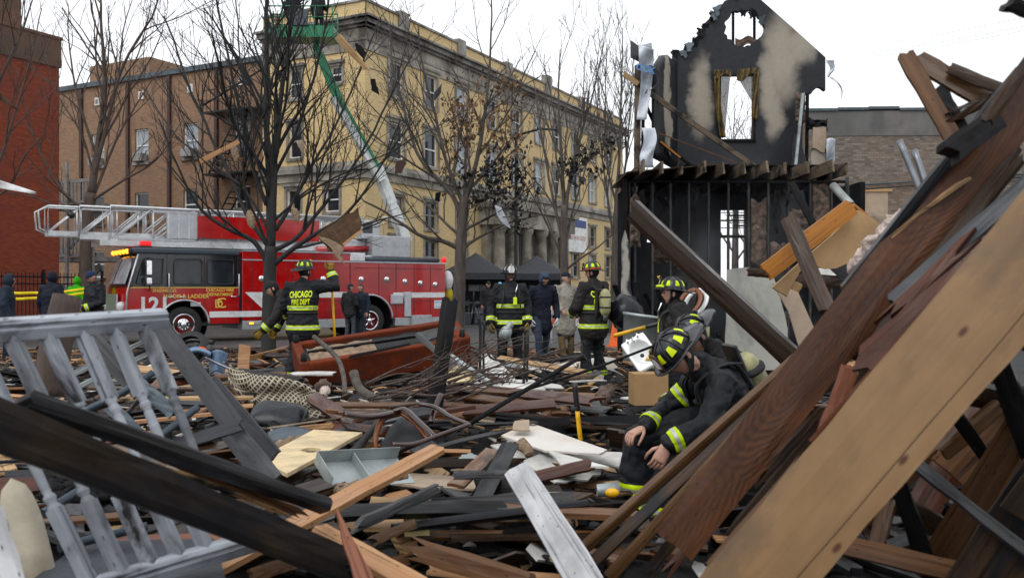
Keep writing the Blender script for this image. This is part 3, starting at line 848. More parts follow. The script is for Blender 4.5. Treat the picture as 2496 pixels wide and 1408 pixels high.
b.add([(pts[0].x, 18.4, pts[0].z), (pts[0].x + .5, YR, pts[0].z), (pts[0].x + .5, YR, 0), (pts[0].x, 18.4, 0)], [(0, 1, 2, 3)]); o = b.build('side_wall', M['charred']); o.modifiers.new('s', 'SOLIDIFY').thickness = .1
# inside ceiling keeps the room dark, right-hand inner wall
b = MB(); b.box(G(1990, YR).x, G(1990, YR).x + .1, 18.7, YR, 0, zt); b.build('inner_wall', M['charred'])
# insulation batts between studs
def batt(x0, x1, y0, y1, Y, mat='insulation', seed=0, parent=None, amp=.06, name='insulation_batt'):
    a, c = P(x0, y1, Y), P(x1, y0, Y)
    def fn(u, v):
        x = a.x + (c.x - a.x) * u; z = a.z + (c.z - a.z) * v
        e = min(u, 1 - u, v, 1 - v)
        bul = (min(1, e * 5)) ** .5
        nn = noise.noise(V((x * 9 + seed, z * 9, seed))) + .6 * noise.noise(V((x * 25, z * 25, seed)))
        zz = z + (.10 * noise.noise(V((x * 7, seed, 3))) if v > .95 or v < .05 else 0)
        return (x, Y - .02 - bul * .05 - amp * nn * bul, zz)
    b = MB(); b.grid(14, 30, fn)
    o = b.build(name, M[mat], parent); o.modifiers.new('s', 'SOLIDIFY').thickness = .03
    return o
batt(1828, 1870, 488, 645, 18.55, seed=1); batt(1926, 1972, 512, 585, 18.56, seed=2); batt(1977, 2024, 441, 560, 18.56, seed=3); batt(1874, 1920, 590, 660, 18.56, seed=4)
batt(1535, 1560, 480, 600, 18.3, seed=5, amp=.12); batt(1585, 1640, 560, 640, 19.2, seed=6, amp=.2); batt(1640, 1690, 610, 650, 18.9, seed=7, amp=.12)
M['stucco'] = sooty('stucco', [ell(1524, 650, 10, 90, 17.9)], (0.33, 0.31, 0.27), .8)
plate([wpx(1514, 740, 17.9), wpx(1516, 590, 17.9), wpx(1524, 560, 17.9), wpx(1536, 600, 17.9), wpx(1534, 680, 17.9), wpx(1545, 742, 17.9)], [], .08, M['stucco'], 'wall_scrap', None, Matrix.Translation((0, 17.9, 0)))
hr_ = random.Random(31)
for k in range(26):
    px = hr_.uniform(1540, 1990); Y = hr_.uniform(17.4, 20.8); a = G(px, Y, .2); d = V((hr_.uniform(-.7, .7), hr_.uniform(-.3, .3), 1)) * hr_.uniform(.5, 1.7)
    if 1740 < px < 1830: d *= .35
    b = MB(); L = d.length; b.box(0, L, -.05, .05, -.02, .02)
    b.build('fallen_stud', M['charred' if k % 4 else 'studw'], None, frame(a, d, (hr_.uniform(-1, 1), -1, 0)))
for k in range(9):
    px = hr_.uniform(1540, 1740) if k < 5 else hr_.uniform(1830, 1990); p = P(px, hr_.uniform(440, 470), hr_.uniform(18.3, 19.4)); w_, h_ = hr_.uniform(.05, .2), hr_.uniform(.3, 1.0)
    cloth('hanging_scrap', M['charred'], lambda u, v: p + V((w_ * (u - .5) * (1 - .6 * v) + .12 * noise.noise(V((v * 3, k, 1))), .06 * math.sin(v * 7 + k), -h_ * v + .05 * noise.noise(V((u * 5, v * 4, k))))), 5, 10, .012)
# wreckage at the upper left corner of the house
def stick(name, p0, p1, Y0, Y1, w_, t_, mat, parent=None):
    a, c = P(*p0, Y0), P(*p1, Y1)
    b = MB(); L = (c - a).length
    vs = [(0, -t_/2, -w_/2), (L, -t_/2, -w_/2), (L, t_/2, -w_/2), (0, t_/2, -w_/2), (0, -t_/2, w_/2), (L, -t_/2, w_/2), (L, t_/2, w_/2), (0, t_/2, w_/2)]
    fs = [(3,2,1,0),(4,5,6,7),(0,1,5,4),(1,2,6,5),(2,3,7,6),(3,0,4,7)]
    k = rng.randint(0, 50) * 10 + 5
    b.add(vs, fs, uv=[[(vs[i][0], vs[i][2] + vs[i][1] + k) for i in f] for f in fs])
    return b.build(name, mat, parent, frame(a, c - a, (0, -1, 0)) @ Matrix.Rotation(math.radians(90), 4, 'X'))
stick('rafter', (1576, 222), (1842, 408), 17.6, 18.6, .10, .05, M['joist'])
stick('rafter', (1574, 255), (1640, 405), 17.8, 18.4, .06, .05, M['charred']); stick('rafter', (1600, 340), (1682, 402), 17.8, 18.4, .06, .04, M['charred'])
stick('conduit', (1606, 325), (1795, 396), 17.7, 18.3, .02, .02, M['w_brown']); stick('rafter', (1610, 345), (1658, 384), 17.7, 17.9, .035, .03, M['w_orange'])
stick('corner_post', (1553, 410), (1555, 160), 17.8, 17.8, .12, .09, M['joist'])
stick('corner_post', (1566, 410), (1568, 175), 17.75, 17.75, .05, .09, M['charred'])
plate([wpx(1537, 140, 17.7), wpx(1537, 98, 17.7), wpx(1561, 115, 17.7), wpx(1557, 150, 17.7)], [], .03, M['w_grey'], 'board_scrap', None, Matrix.Translation((0, 17.7, 0)))
stick('board_scrap', (1520, 180), (1556, 205), 17.7, 17.7, .10, .03, M['w_tan'])
cloth('house_wrap', M['wrap'], lambda u, v: P(1556 + (32 - 8 * v) * u + 6 * math.sin(v * 4), 112 + 180 * v - 8 * u * (1 - v), 17.55 - .10 * math.sin(u * 4 + v * 5)), 12, 20, .004)
cloth('house_wrap', M['wrap'], lambda u, v: P(1564 + 32 * u + 5 * math.sin(v * 6), 312 + 96 * v, 17.5 - .08 * math.sin(u * 5 + v * 7)), 12, 14, .004)
cloth('house_wrap', M['wrap'], lambda u, v: P(1557 + 36 * u, 108 + 50 * v + 12 * u, 17.4 - .12 * math.sin(u * 3 + v * 3)), 12, 12, .004)
M['ink_wrap'] = plain('ink_wrap', (0.10, 0.25, 0.5), .5)
q = lettering('OCK', .17, M['ink_wrap'], HS, Matrix.Translation(P(1573, 168, 17.3)) @ Matrix.Rotation(math.radians(14), 4, 'Y') @ RX, .001, bold=.006)
q.matrix_basis = Matrix.Translation(-V(HS.location)) @ q.matrix_basis
cloth('cable_bundle', M['w_grey'], lambda u, v: P(1582 + 24 * math.sin(v * 3.0) + 8 * u, 160 + 60 * v, 17.5 - .05 * math.sin(u * 20)), 14, 16, .006)
# right hand side: torn wall, insulation, pole, hanging wrap
stick('pole', (1957, 228), (1938, 412), 18.6, 18.6, .055, .05, M['galv'])
stick('stud', (1968, 230), (1966, 412), 19.0, 19.0, .06, .05, M['charred'])
batt(1938, 1962, 225, 300, 19.0, seed=11, amp=.1); batt(1968, 2016, 292, 318, 18.9, 'charred', 12, amp=.12)
plate(ragged([wpx(1981, 360, 18.8), wpx(1982, 310, 18.8), wpx(2014, 310, 18.8), wpx(2010, 372, 18.8)], .02, 3, 4), [], .03, M['drywall_tan'], 'wall_scrap', None, Matrix.Translation((0, 18.8, 0)))
plate(ragged([wpx(1930, 412, 18.9), wpx(1935, 330, 18.9), wpx(1958, 300, 18.9), wpx(1960, 375, 18.9), wpx(1975, 412, 18.9)], .03, 4, 8), [], .03, M['gable'], 'wall_scrap', None, Matrix.Translation((0, 18.9, 0)))
M['soot_tan'] = sooty('soot_tan', [ell(1995, 390, 22, 40, 18.85)])
plate(ragged([wpx(1972, 415, 18.85), wpx(1978, 362, 18.85), wpx(2016, 362, 18.85), wpx(2014, 425, 18.85)], .02, 3, 5), [], .03, M['soot_tan'], 'wall_scrap', None, Matrix.Translation((0, 18.85, 0)))
cloth('house_wrap', M['wrap'], lambda u, v: P(2014 + 22 * u - 4 * u * v, 340 + 86 * v - 4 * math.sin(u * 3), 18.7 - .08 * math.sin(u * 4 + v * 5)), 10, 14, .004)
cloth('house_wrap', M['wrap'], lambda u, v: P(2013 + 20 * u * (1 - .8 * v) + 14 * v + 10 * math.sin(v * 5) * v, 147 + 42 * v, 18.7 - .06 * math.sin(u * 4 + v * 8)), 8, 14, .003)
cloth('house_wrap', M['wrap'], lambda u, v: P(2022 + 30 * v + 12 * math.sin(v * 3.4) + 8 * u * (1 - v), 188 + 56 * v, 18.7 - .06 * math.sin(u * 4 + v * 8)), 4, 20, .003)
reparent_new(names, HS)
# ================================================================== bare winter trees
def bark(name, c, dark=(0.02, 0.018, 0.017)):
    q = NT(name); co = q.coord()
    n1 = q.noise(q.mapping(co, (14, 14, 2.5)), 1.0, 6, .65, .5)
    q.bump(n1, .9, .02)
    return q.fin(q.ramp(n1, [(.3, dark), (.7, c)]), .8)
M['bark_black'] = bark('bark_black', (0.034, 0.030, 0.028), (0.008, 0.008, 0.008))
M['bark_grey'] = bark('bark_grey', (0.115, 0.092, 0.075), (0.035, 0.028, 0.025))
M['bark_brown'] = bark('bark_brown', (0.10, 0.066, 0.052), (0.035, 0.024, 0.02))
def smooth_path(pts, k=4):
    out = []
    n = len(pts)
    for i in range(n - 1):
        p0, p1, p2, p3 = pts[max(i-1, 0)], pts[i], pts[i+1], pts[min(i+2, n-1)]
        for j in range(k):
            t = j / k
            out.append(.5 * ((2*p1) + (p2-p0)*t + (2*p0-5*p1+4*p2-p3)*t*t + (3*p1-p0-3*p2+p3)*t*t*t))
    out.append(pts[-1])
    return out
class Tree:
    def __init__(s, seed, up=.35, spread=.75, dens=1.0, twig=.0045, levels=3):
        s.r = random.Random(seed); s.up = up; s.spread = spread; s.dens = dens; s.twig = twig; s.lev = levels; s.crown = MB(); s.tips = []
    def limb(s, pts, r0, r1, mb, n=8):
        k = len(pts)
        rad = [r0 + (r1 - r0) * (i / (k - 1)) ** .8 for i in range(k)]
        mb.tube(pts, rad, n)
        return rad
    def grow(s, p, d, L, r, lev):
        R = s.r
        k = max(3, int(L / .22)) if lev < 3 else max(3, int(L / .16))
        k = min(k, 9)
        pts = [p]; q = p; dd = d.normalized()
        curl = V((R.uniform(-1, 1), R.uniform(-1, 1), R.uniform(-.5, .5))) * .1
        for i in range(k):
            dd = (dd + V((R.gauss(0, .10), R.gauss(0, .10), R.gauss(0, .08) + s.up * .16)) + curl * .5).normalized()
            q = q + dd * (L / k)
            pts.append(q)
        r1 = max(s.twig, r * .38)
        rad = [r + (r1 - r) * i / k for i in range(k + 1)]
        s.crown.tube(pts, rad, 5 if r > .02 else 3, 0, False)
        s.tips.append((pts[-1], dd, lev))
        if lev < s.lev: s.sprout(pts, rad, L, lev)
    def sprout(s, pts, rad, L, lev, t0=.22):
        R = s.r
        n = max(2, int(L * (2.3 if lev == 0 else 3.0 if lev == 1 else 3.4) * s.dens))
        for i in range(n):
            t = t0 + (1 - t0) * (i + R.random()) / n
            f = t * (len(pts) - 1); a = min(int(f), len(pts) - 2)
            p = pts[a].lerp(pts[a+1], f - a); tan = (pts[a+1] - pts[a]).normalized()
            az = V((R.gauss(0, 1), R.gauss(0, 1), R.gauss(0, .8))); az = az - tan * az.dot(tan)
            if az.length < .01: continue
            ang = R.uniform(.45, .95) * s.spread
            d = tan * math.cos(ang) + az.normalized() * math.sin(ang)
            d.z += s.up * .3
            ll = L * R.uniform(.3, .58) * (1.15 - .55 * t)
            rr = max(s.twig, min(rad[a] * .62, .012 + ll * .011))
            if ll > .12: s.grow(p, d, ll, rr, lev + 1)
def tree(name, label, Y, trunk, r0, r1, limbs, bk, seed, group=None, z0=None, **kw):
    T = Tree(seed, **kw)
    base = G(trunk[0][0], Y, 0.1 if z0 is None else z0)
    root = empty(name, base, label=label, cat='tree', group=group)
    names = {o.name for o in COL.objects}
    tp = [base - V((0, 0, .15))] + [P(a, c, Y) for a, c in trunk[1:]]
    tp = smooth_path(tp, 4)
    mb = MB(); k = len(tp)
    rad = [r0 + (r1 - r0) * (i / (k - 1)) for i in range(k)]
    rad[0] *= 1.7; rad[1] *= 1.25
    mb.tube(tp, rad, 14)
    mb.build('trunk', M[bk])
    for (pp, ra, rb, dy) in limbs:
        m_ = len(pp)
        pts = [P(a, c, Y + dy * (i / (m_ - 1)) ** 1.2) for i, (a, c) in enumerate(pp)]
        pts = smooth_path(pts, 4)
        pts = [q + V((noise.noise(q * 2.1), noise.noise(q * 2.3 + V((9, 0, 0))), noise.noise(q * 1.9 + V((0, 7, 0))))) * .05 * (i / len(pts)) for i, q in enumerate(pts)]
        mb = MB(); rad = T.limb(pts, ra, rb, mb); mb.build('limb', M[bk])
        L = sum((pts[i+1] - pts[i]).length for i in range(len(pts) - 1))
        T.sprout(pts, rad, L, 0, .15)
    T.crown.build('crown', M[bk])
    reparent_new(names, root)
    return T, root
t1, TR1 = tree('street_tree', 'large black barked bare tree with debris in its branches behind the firefighter holding a pole', 17.2,
    [(655, 905), (655, 800), (657, 700), (660, 600)], .15, .115, [
    ([(660, 612), (656, 450), (650, 300), (648, 150), (655, -60)], .085, .035, .3),
    ([(662, 606), (668, 450), (672, 330), (690, 200), (710, 60), (722, -70)], .075, .03, -.3),
    ([(652, 640), (618, 588), (565, 562), (510, 530), (471, 480), (430, 400), (385, 290)], .055, .014, -.9),
    ([(655, 602), (600, 520), (560, 430), (500, 300), (450, 180), (405, 40)], .05, .016, .9),
    ([(650, 500), (620, 420), (600, 330), (570, 200), (540, 60), (520, -60)], .045, .016, -.7),
    ([(666, 645), (720, 602), (772, 568), (835, 530), (885, 470), (940, 390), (1010, 290)], .058, .012, -.6),
    ([(665, 612), (722, 580), (775, 518), (835, 440), (895, 350), (965, 210), (1010, 120)], .05, .012, .8),
    ([(672, 560), (710, 500), (762, 400), (820, 300), (885, 150), (930, 40)], .045, .012, 1.2),
    ([(672, 420), (722, 320), (762, 200), (795, 60), (805, -40)], .035, .012, -1.0),
    ([(650, 380), (610, 260), (585, 140), (575, -20)], .03, .012, 1.0),
    ([(655, 560), (600, 470), (520, 400), (430, 330), (360, 230)], .035, .01, 1.4),
    ([(665, 540), (735, 480), (820, 430), (930, 380), (1020, 330)], .03, .009, -1.5),
    ([(656, 610), (620, 520), (590, 460), (530, 420), (470, 370)], .03, .01, -1.6)], 'bark_black', 5, z0=.2, up=.42, spread=.85, dens=.98)
t2, TR2 = tree('street_tree', 'grey barked tree with clinging brown and scorched leaves behind the rear of the fire engine', 23.0,
    [(1116, 855), (1119, 720), (1122, 640), (1126, 560), (1132, 480)], .17, .12, [
    ([(1118, 605), (1080, 588), (1030, 576), (980, 545), (930, 512), (885, 490)], .07, .02, -.6),
    ([(1124, 575), (1090, 548), (1052, 510), (1012, 482), (960, 460)], .05, .016, 1.0),
    ([(1128, 540), (1105, 480), (1052, 420), (1015, 370), (985, 270), (955, 150), (950, 60)], .075, .016, .6),
    ([(1130, 500), (1090, 400), (1060, 280), (1030, 160), (1020, 60)], .06, .016, -1.0),
    ([(1131, 500), (1160, 400), (1182, 280), (1195, 130), (1199, -40)], .075, .014, 0),
    ([(1132, 490), (1135, 400), (1138, 300), (1145, 170)], .05, .014, 1.0),
    ([(1130, 560), (1180, 535), (1240, 500), (1310, 440)], .05, .016, -.8),
    ([(1128, 605), (1172, 575), (1232, 548), (1320, 520)], .05, .014, .8),
    ([(1135, 470), (1200, 400), (1260, 320), (1310, 240)], .045, .012, .3)], 'bark_grey', 8, up=.3, spread=.8, dens=.9, twig=.005)
t3, TR3 = tree('street_tree', 'slender bare tree with upswept limbs in front of the black tents', 29.0,
    [(1379, 830), (1377, 700), (1374, 600), (1376, 500)], .15, .11, [
    ([(1376, 520), (1370, 400), (1362, 260), (1365, 120)], .08, .016, .5), ([(1377, 540), (1395, 400), (1440, 250), (1470, 110)], .07, .014, -.8),
    ([(1374, 600), (1345, 470), (1320, 330), (1300, 190)], .06, .014, .8), ([(1378, 660), (1410, 632), (1460, 600), (1512, 555)], .05, .014, -1),
    ([(1376, 600), (1400, 500), (1430, 400), (1462, 300)], .05, .014, 1), ([(1378, 640), (1340, 560), (1300, 480), (1250, 400)], .045, .012, 0),
    ([(1375, 560), (1330, 470), (1270, 400), (1240, 300)], .04, .012, 1.5), ([(1377, 480), (1410, 380), (1420, 250), (1425, 130)], .04, .012, 0)], 'bark_grey', 21, up=.5, spread=.7, dens=.65, twig=.006)
t4, TR4 = tree('street_tree', 'thin upright bare tree just left of the burned house', 33.0,
    [(1494, 820), (1496, 700), (1500, 560), (1508, 430)], .14, .09, [
    ([(1506, 450), (1512, 330), (1515, 200), (1518, 70)], .07, .014, 0), ([(1502, 520), (1525, 400), (1535, 280), (1545, 120)], .06, .012, .6),
    ([(1498, 600), (1480, 470), (1462, 330), (1455, 190)], .05, .012, -.8), ([(1503, 500), (1480, 400), (1475, 260), (1478, 120)], .05, .012, .8), ([(1500, 560), (1530, 480), (1560, 380), (1575, 250)], .05, .012, -.3)], 'bark_grey', 33, up=.55, spread=.6, dens=.75, twig=.007)
t0, TR0 = tree('street_tree', 'tall bare tree with reddish bark behind the engine cab', 31.5,
    [(208, 830), (208, 700), (212, 560), (222, 470)], .24, .18, [
    ([(222, 475), (238, 360), (255, 220), (248, 80), (243, -40)], .15, .03, .3), ([(226, 440), (262, 300), (300, 160), (370, 40), (400, -40)], .09, .02, -.6),
    ([(215, 510), (165, 480), (110, 400), (72, 300), (40, 170)], .07, .016, -.8), ([(222, 490), (300, 440), (380, 390), (440, 300)], .06, .014, -.8),
    ([(235, 380), (190, 240), (170, 120), (165, 10)], .06, .014, .8), ([(245, 300), (285, 200), (300, 80), (330, -30)], .05, .012, .8),
    ([(220, 500), (280, 350), (330, 260), (400, 150)], .06, .014, 1), ([(212, 540), (150, 510), (80, 480), (10, 470)], .05, .012, .3), ([(228, 430), (200, 330), (140, 230), (110, 130)], .05, .012, 0)], 'bark_brown', 41, up=.4, spread=.8, dens=.62, twig=.0065)
t6, TR6 = tree('street_tree', 'bare tree leaning in from the left edge before the red brick wall', 24.0,
    [(-70, 860), (-65, 700), (-60, 500)], .16, .12, [
    ([(-62, 560), (-10, 420), (30, 300), (70, 160), (100, 20)], .06, .012, 0), ([(-60, 520), (-30, 350), (0, 200), (60, 60), (90, -40)], .07, .012, .5), ([(-62, 500), (20, 460), (60, 380), (130, 300)], .045, .01, -.5)], 'bark_brown', 51, up=.4, spread=.8, dens=.7, twig=.005)
for i, (px, Y, h, sd_, lab) in enumerate(((1792, 44, 470, 61, 'distant bare tree showing through the burned house window'), (1835, 52, 500, 63, 'far bare tree showing behind the sheer curtain of the burned house'))):
    tree('background_tree', lab, Y, [(px, 770), (px, 600), (px + 3, 480)], .2, .12, [([(px, 520), (px - 40, 400), (px - 60, 280)], .07, .012, 0), ([(px, 500), (px + 30, 380), (px + 60, 270)], .07, .012, 0), ([(px, 500), (px - 5, 380), (px, 265)], .07, .012, 0), ([(px, 620), (px - 40, 560), (px - 70, 480)], .06, .012, 0), ([(px, 640), (px + 40, 580), (px + 70, 520)], .06, .012, 0)], 'bark_grey', sd_, 'trees behind the burned house', up=.4, spread=.8, dens=.6, twig=.009)
# clinging leaves on the second tree
def leafset(name, pts, mat, parent, size, seed):
    R = random.Random(seed); b = MB()
    for p in pts:
        s_ = size * R.uniform(.6, 1.3)
        m_ = Matrix.Translation(p) @ Matrix.Rotation(R.uniform(0, 6.3), 4, 'Z') @ Matrix.Rotation(R.uniform(.3, 2.8), 4, 'X')
        cu = R.uniform(.1, .5)
        b.add([(0, 0, 0), (.35*s_, .3*s_, cu*s_*.4), (0, s_, cu*s_*.2), (-.35*s_, .3*s_, cu*s_*.4), (.2*s_, .75*s_, cu*s_*.5), (-.2*s_, .75*s_, cu*s_*.5)], [(0, 1, 4, 2), (0, 2, 5, 3)], 0, m_)
    o = b.build(name, mat); o.parent = parent; o.matrix_basis = Matrix.Translation(-V(parent.location)); o['kind'] = 'stuff'
    return o
M['leaf_brown'] = plain('leaf_brown', (0.235, 0.135, 0.07), .7, var=.5, scale=4)
M['leaf_black'] = plain('leaf_black', (0.018, 0.016, 0.015), .6, var=.6, scale=4)
R_ = random.Random(77)
br, bl = [], []
for (p, d, lev) in t2.tips:
    px = CX + p.x / p.y * F; py = CY - (p.z - CAMZ) / p.y * F
    k = 0
    if 1080 < px < 1300 and 180 < py < 470: k = R_.choice((0, 2, 4, 5))
    for i in range(k): br.append(p - d * R_.uniform(0, .5) + V((R_.gauss(0, .10), R_.gauss(0, .10), R_.gauss(0, .10))))
LT = MB()
def cluster(px, py, r, n, dst, Y=23.0):
    c = P(px, py, Y)
    for j in range(max(4, n // 8)):
        e = c + V((R_.gauss(0, r * 1.1), R_.gauss(0, .35), R_.gauss(0, r * .8))); a = c + V((R_.uniform(-.5, .1), R_.gauss(0, .2), -R_.uniform(.2, .6)))
        m_ = a.lerp(e, .5) + V((R_.gauss(0, .05), 0, R_.gauss(0, .05))); LT.tube([a, m_, e], [.009, .007, .004], 4, 0, False)
        for i in range(8): dst.append(m_.lerp(e, R_.random() * 1.1) + V((R_.gauss(0, .05), R_.gauss(0, .05), R_.gauss(0, .05))))
for (a, c, r, n) in ((1165, 420, .22, 70), (1200, 405, .25, 90), (1240, 390, .25, 80), (1270, 420, .22, 70), (1225, 440, .25, 90), (1180, 460, .2, 60), (1290, 470, .2, 50), (1250, 500, .2, 60), (1180, 490, .18, 40), (1215, 470, .2, 60), (1140, 440, .15, 30), (1285, 530, .2, 40)): cluster(a, c, r, n, bl)
for (a, c, r, n) in ((1160, 280, .3, 40), (1190, 240, .25, 40), (1230, 320, .3, 50), (1120, 350, .25, 40), (1250, 360, .25, 40), (1210, 290, .25, 30), (1100, 400, .2, 30), (1180, 340, .3, 40)): cluster(a, c, r, n, br)
leafset('leaves', br, M['leaf_brown'], TR2, .11, 1)
leafset('leaves', bl, M['leaf_black'], TR2, .12, 2)
bl3 = []
for (a, c, r, n) in ((1400, 390, .3, 60), (1440, 370, .3, 70), (1470, 350, .3, 50), (1490, 330, .25, 40), (1420, 420, .25, 50), (1380, 400, .2, 40), (1460, 420, .2, 30)): cluster(a, c, r, n, bl3, 27.5)
leafset('leaves', bl3, M['leaf_black'], TR3, .14, 3)

o = LT.build('leafy_twigs', M['bark_black']); o.parent = TR2; o.matrix_basis = Matrix.Translation(-V(TR2.location)); o['kind'] = 'stuff'
# ================================================================== fire engine
M['fire_red'] = plain('fire_red', (0.46, 0.008, 0.012), .22, var=.06, scale=2, dirt=(0.30, 0.012, 0.014), dirt_amt=.3, coat=.6)
M['cab_black'] = plain('cab_black', (0.010, 0.012, 0.016), .18, var=.1, coat=.6)
M['cab_grey'] = plain('cab_grey', (0.06, 0.075, 0.095), .4, var=.1)
M['stripe_white'] = plain('stripe_white', (0.66, 0.66, 0.66), .35, var=.06, dirt=(0.45, 0.44, 0.43), dirt_amt=.3)
M['gold'] = plain('gold', (0.66, 0.47, 0.14), .4, .0, var=.1)
M['treadplate'] = plain('treadplate', (0.42, 0.43, 0.44), .35, .7, var=.15, bump=.6, bscale=60)
M['lens_red'] = emis('lens_red', (0.75, 0.01, 0.015), .5)
M['lens_amber'] = emis('lens_amber', (1.0, 0.34, 0.02), 2.2)
M['lens_clear'] = plain('lens_clear', (0.6, 0.6, 0.6), .1)
M['seam'] = plain('seam', (0.09, 0.004, 0.006), .6)
M['rim_red'] = plain('rim_red', (0.22, 0.010, 0.014), .4)
dT = V((0.818, 0.575, 0)).normalized()
T0 = V(((449 - CX) / F * 26.8, 26.8, 0))
FT = bpy.data.objects.new('fire_engine', None); COL.objects.link(FT)
FT.matrix_basis = frame(T0, dT, (0, 0, 1))
tag(FT, 'red and black ladder fire engine numbered 121 parked across the street', 'fire engine')
def tp(name, b, mat, par=None, **k):
    return b.build(name, M[mat] if isinstance(mat, str) else mat, par or FT, **k)
def arc(cx, cz, r, a0, a1, n=14):
    return [(cx + r * math.cos(a0 + (a1 - a0) * i / n), cz + r * math.sin(a0 + (a1 - a0) * i / n)) for i in range(n + 1)]
W = 2.45
ar = arc(0, .55, .70, math.pi, 0)
low = [(-1.62, .55)] + [(-.70, .55)] + ar[1:-1] + [(.70, .55), (1.64, .55), (1.64, 1.64), (-1.62, 1.64)]
def side(outer, holes, mat, name, y=0.0, t=.05, par=None):
    return plate(outer, holes, t, M[mat], name, par or FT, Matrix.Translation((0, y, 0)))
side(low, [], 'fire_red', 'cab_side')
def rr(x0, x1, z0, z1, r=.09, n=4):
    o = []
    for (cx, cz, a) in ((x1 - r, z1 - r, 0), (x0 + r, z1 - r, 90), (x0 + r, z0 + r, 180), (x1 - r, z0 + r, 270)):
        for i in range(n + 1):
            t = math.radians(a + 90 * i / n); o.append((cx + r * math.cos(t), cz + r * math.sin(t)))
    return o
wins = [(-1.45, -.62), (-.29, .51), (.69, 1.45)]
side([(-1.45, 1.645), (1.64, 1.645), (1.64, 2.62), (-1.30, 2.62)], [rr(a, c, 1.76, 2.46) if a > -1 else [(-1.34, 1.76), (-.66, 1.76), (-.62, 2.46), (-1.16, 2.46)] for a, c in wins], 'cab_black', 'cab_upper_side')
for a, c in wins:
    b = MB(); b.add([(a - .03, .035, 1.72), (c + .03, .035, 1.72), (c + .03, .035, 2.5), (a - .03, .035, 2.5)], [(0, 1, 2, 3)]); tp('window', b, 'glass')
    b = MB(); pts = [(x, -.006, z) for x, z in (rr(a - .02, c + .02, 1.74, 2.48) if a > -1 else [(-1.36, 1.75), (-.64, 1.75), (-.60, 2.48), (-1.17, 2.48)])]
    b.tube(pts + [pts[0]], .016, 5); tp('window_frame', b, 'plastic_black')
b = MB(); b.box(-1.5, 1.64, -.008, -.001, 1.63, 1.655); tp('gold_line', b, 'gold')
# cab front: slanted windscreen over red nose
b = MB()
def nose(u, v): return (-1.62 - .16 * math.sin(math.pi * u) * (1 - .4 * v), .02 + (W - .04) * u, .55 + 1.1 * v)
b.grid(10, 4, nose); tp('nose', b, 'fire_red')
b = MB(); b.grid(10, 4, lambda u, v: (-1.60 + .30 * v - .16 * math.sin(math.pi * u) * (1 - .4 * v), .02 + (W - .04) * u, 1.652 + .97 * v)); tp('windscreen_surround', b, 'cab_black')
for u0, u1 in ((.05, .48), (.52, .95)):
    b = MB(); b.grid(6, 3, lambda u, v: (-1.625 + .30 * (.1 + .78 * v) - .16 * math.sin(math.pi * (u0 + (u1 - u0) * u)) * (1 - .4 * v), .02 + (W - .04) * (u0 + (u1 - u0) * u), 1.652 + .97 * (.1 + .78 * v))); tp('windscreen', b, 'glass_pale')
b = MB(); b.tube([(-1.62, -.02, .6), (-1.60, -.02, 1.5), (-1.52, -.02, 1.8), (-1.30, -.02, 2.6)], .03, 6); tp('pillar', b, 'alu')
b = MB(); b.bbox(-2.2, -1.64, -.05, W + .05, .42, .75, .04); tp('bumper', b, 'alu')
b = MB(); b.box(-1.79, -1.74, .5, 1.95, .8, 1.45); tp('grille', b, 'alu')
for y in (.28, W - .28):
    b = MB(); b.sphere((-1.7, y, 1.1), .14, 12); tp('headlight', b, 'lens_clear')
b = MB(); b.bbox(-1.42, 1.66, -.03, W + .03, 2.622, 2.80, .05); tp('cab_roof', b, 'cab_grey')
b = MB(); b.box(-1.3, 1.64, .03, W - .03, .5, .6); tp('cab_floor', b, 'plastic_black')
b = MB(); b.box(1.58, 1.64, .06, W - .03, .6, 2.62); tp('cab_back', b, 'plastic_black')
b = MB(); b.box(-1.6, 1.64, W - .05, W, .55, 1.7); tp('cab_far_side', b, 'fire_red')
b = MB(); b.bbox(-1.52, -1.36, .15, W - .15, 2.63, 2.76, .03); bw = tp('roof_brow', b, 'plastic_black')
for k in range(5):
    b = MB(); b.sphere((-1.53, .3 + k * .46, 2.69), .075, 10); q = b.build('marker_light', M['lens_amber'], bw)
b = MB(); b.bbox(-1.2, -.85, .2, W - .2, 2.80, 2.86, .02); lb = tp('light_bar', b, 'plastic_black')
for k in range(8):
    b = MB(); b.bbox(-1.18, -.87, .22 + k * .25, .45 + k * .25, 2.862, 3.0, .03); b.build('lamp', M['lens_red' if k % 2 == 0 else 'lens_clear'], lb)
# mirror
b = MB(); b.tube([(-1.0, -.02, 2.5), (-1.05, -.3, 2.5), (-1.05, -.3, 1.6), (-1.0, -.02, 1.55)], .018, 6); mr_ = tp('mirror_arm', b, 'black_metal')
for z0, z1 in ((1.98, 2.42), (1.72, 1.93)):
    b = MB(); b.bbox(-1.16, -1.0, -.42, -.22, z0, z1, .04); b.build('mirror', M['chrome'], mr_)
# doors: seams, handles, rails
for x in (-.5, .60, 1.60):
    b = MB(); b.box(x - .008, x + .008, -.006, -.001, .75, 2.6); tp('door_seam', b, 'seam')
for x in (-.35, -.02, 1.5):
    b = MB(); b.tube([(x - .12, -.02, 1.37), (x - .12, -.06, 1.37), (x + .08, -.06, 1.37)], .016, 6); tp('door_handle', b, 'chrome')
for x, z0, z1 in ((-.45, 1.4, 2.05), (1.62, 1.4, 2.05)):
    b = MB(); b.tube([(x, -.005, z0), (x, -.07, z0), (x, -.07, z1), (x, -.005, z1)], .02, 6); tp('grab_rail', b, 'alu')
b = MB(); b.bbox(.18, .48, -.04, 0, 1.08, 1.2, .01); tp('intake_plate', b, 'alu')
LM = lambda x, z, y=-.008: Matrix.Translation((x, y, z)) @ RX
lettering('121', .60, M['stripe_white'], FT, LM(-.86, 1.12), .003, bold=.02)
lettering('ENGINE CO.', .125, M['gold'], FT, LM(-.55, 1.55), .002, bold=.003)
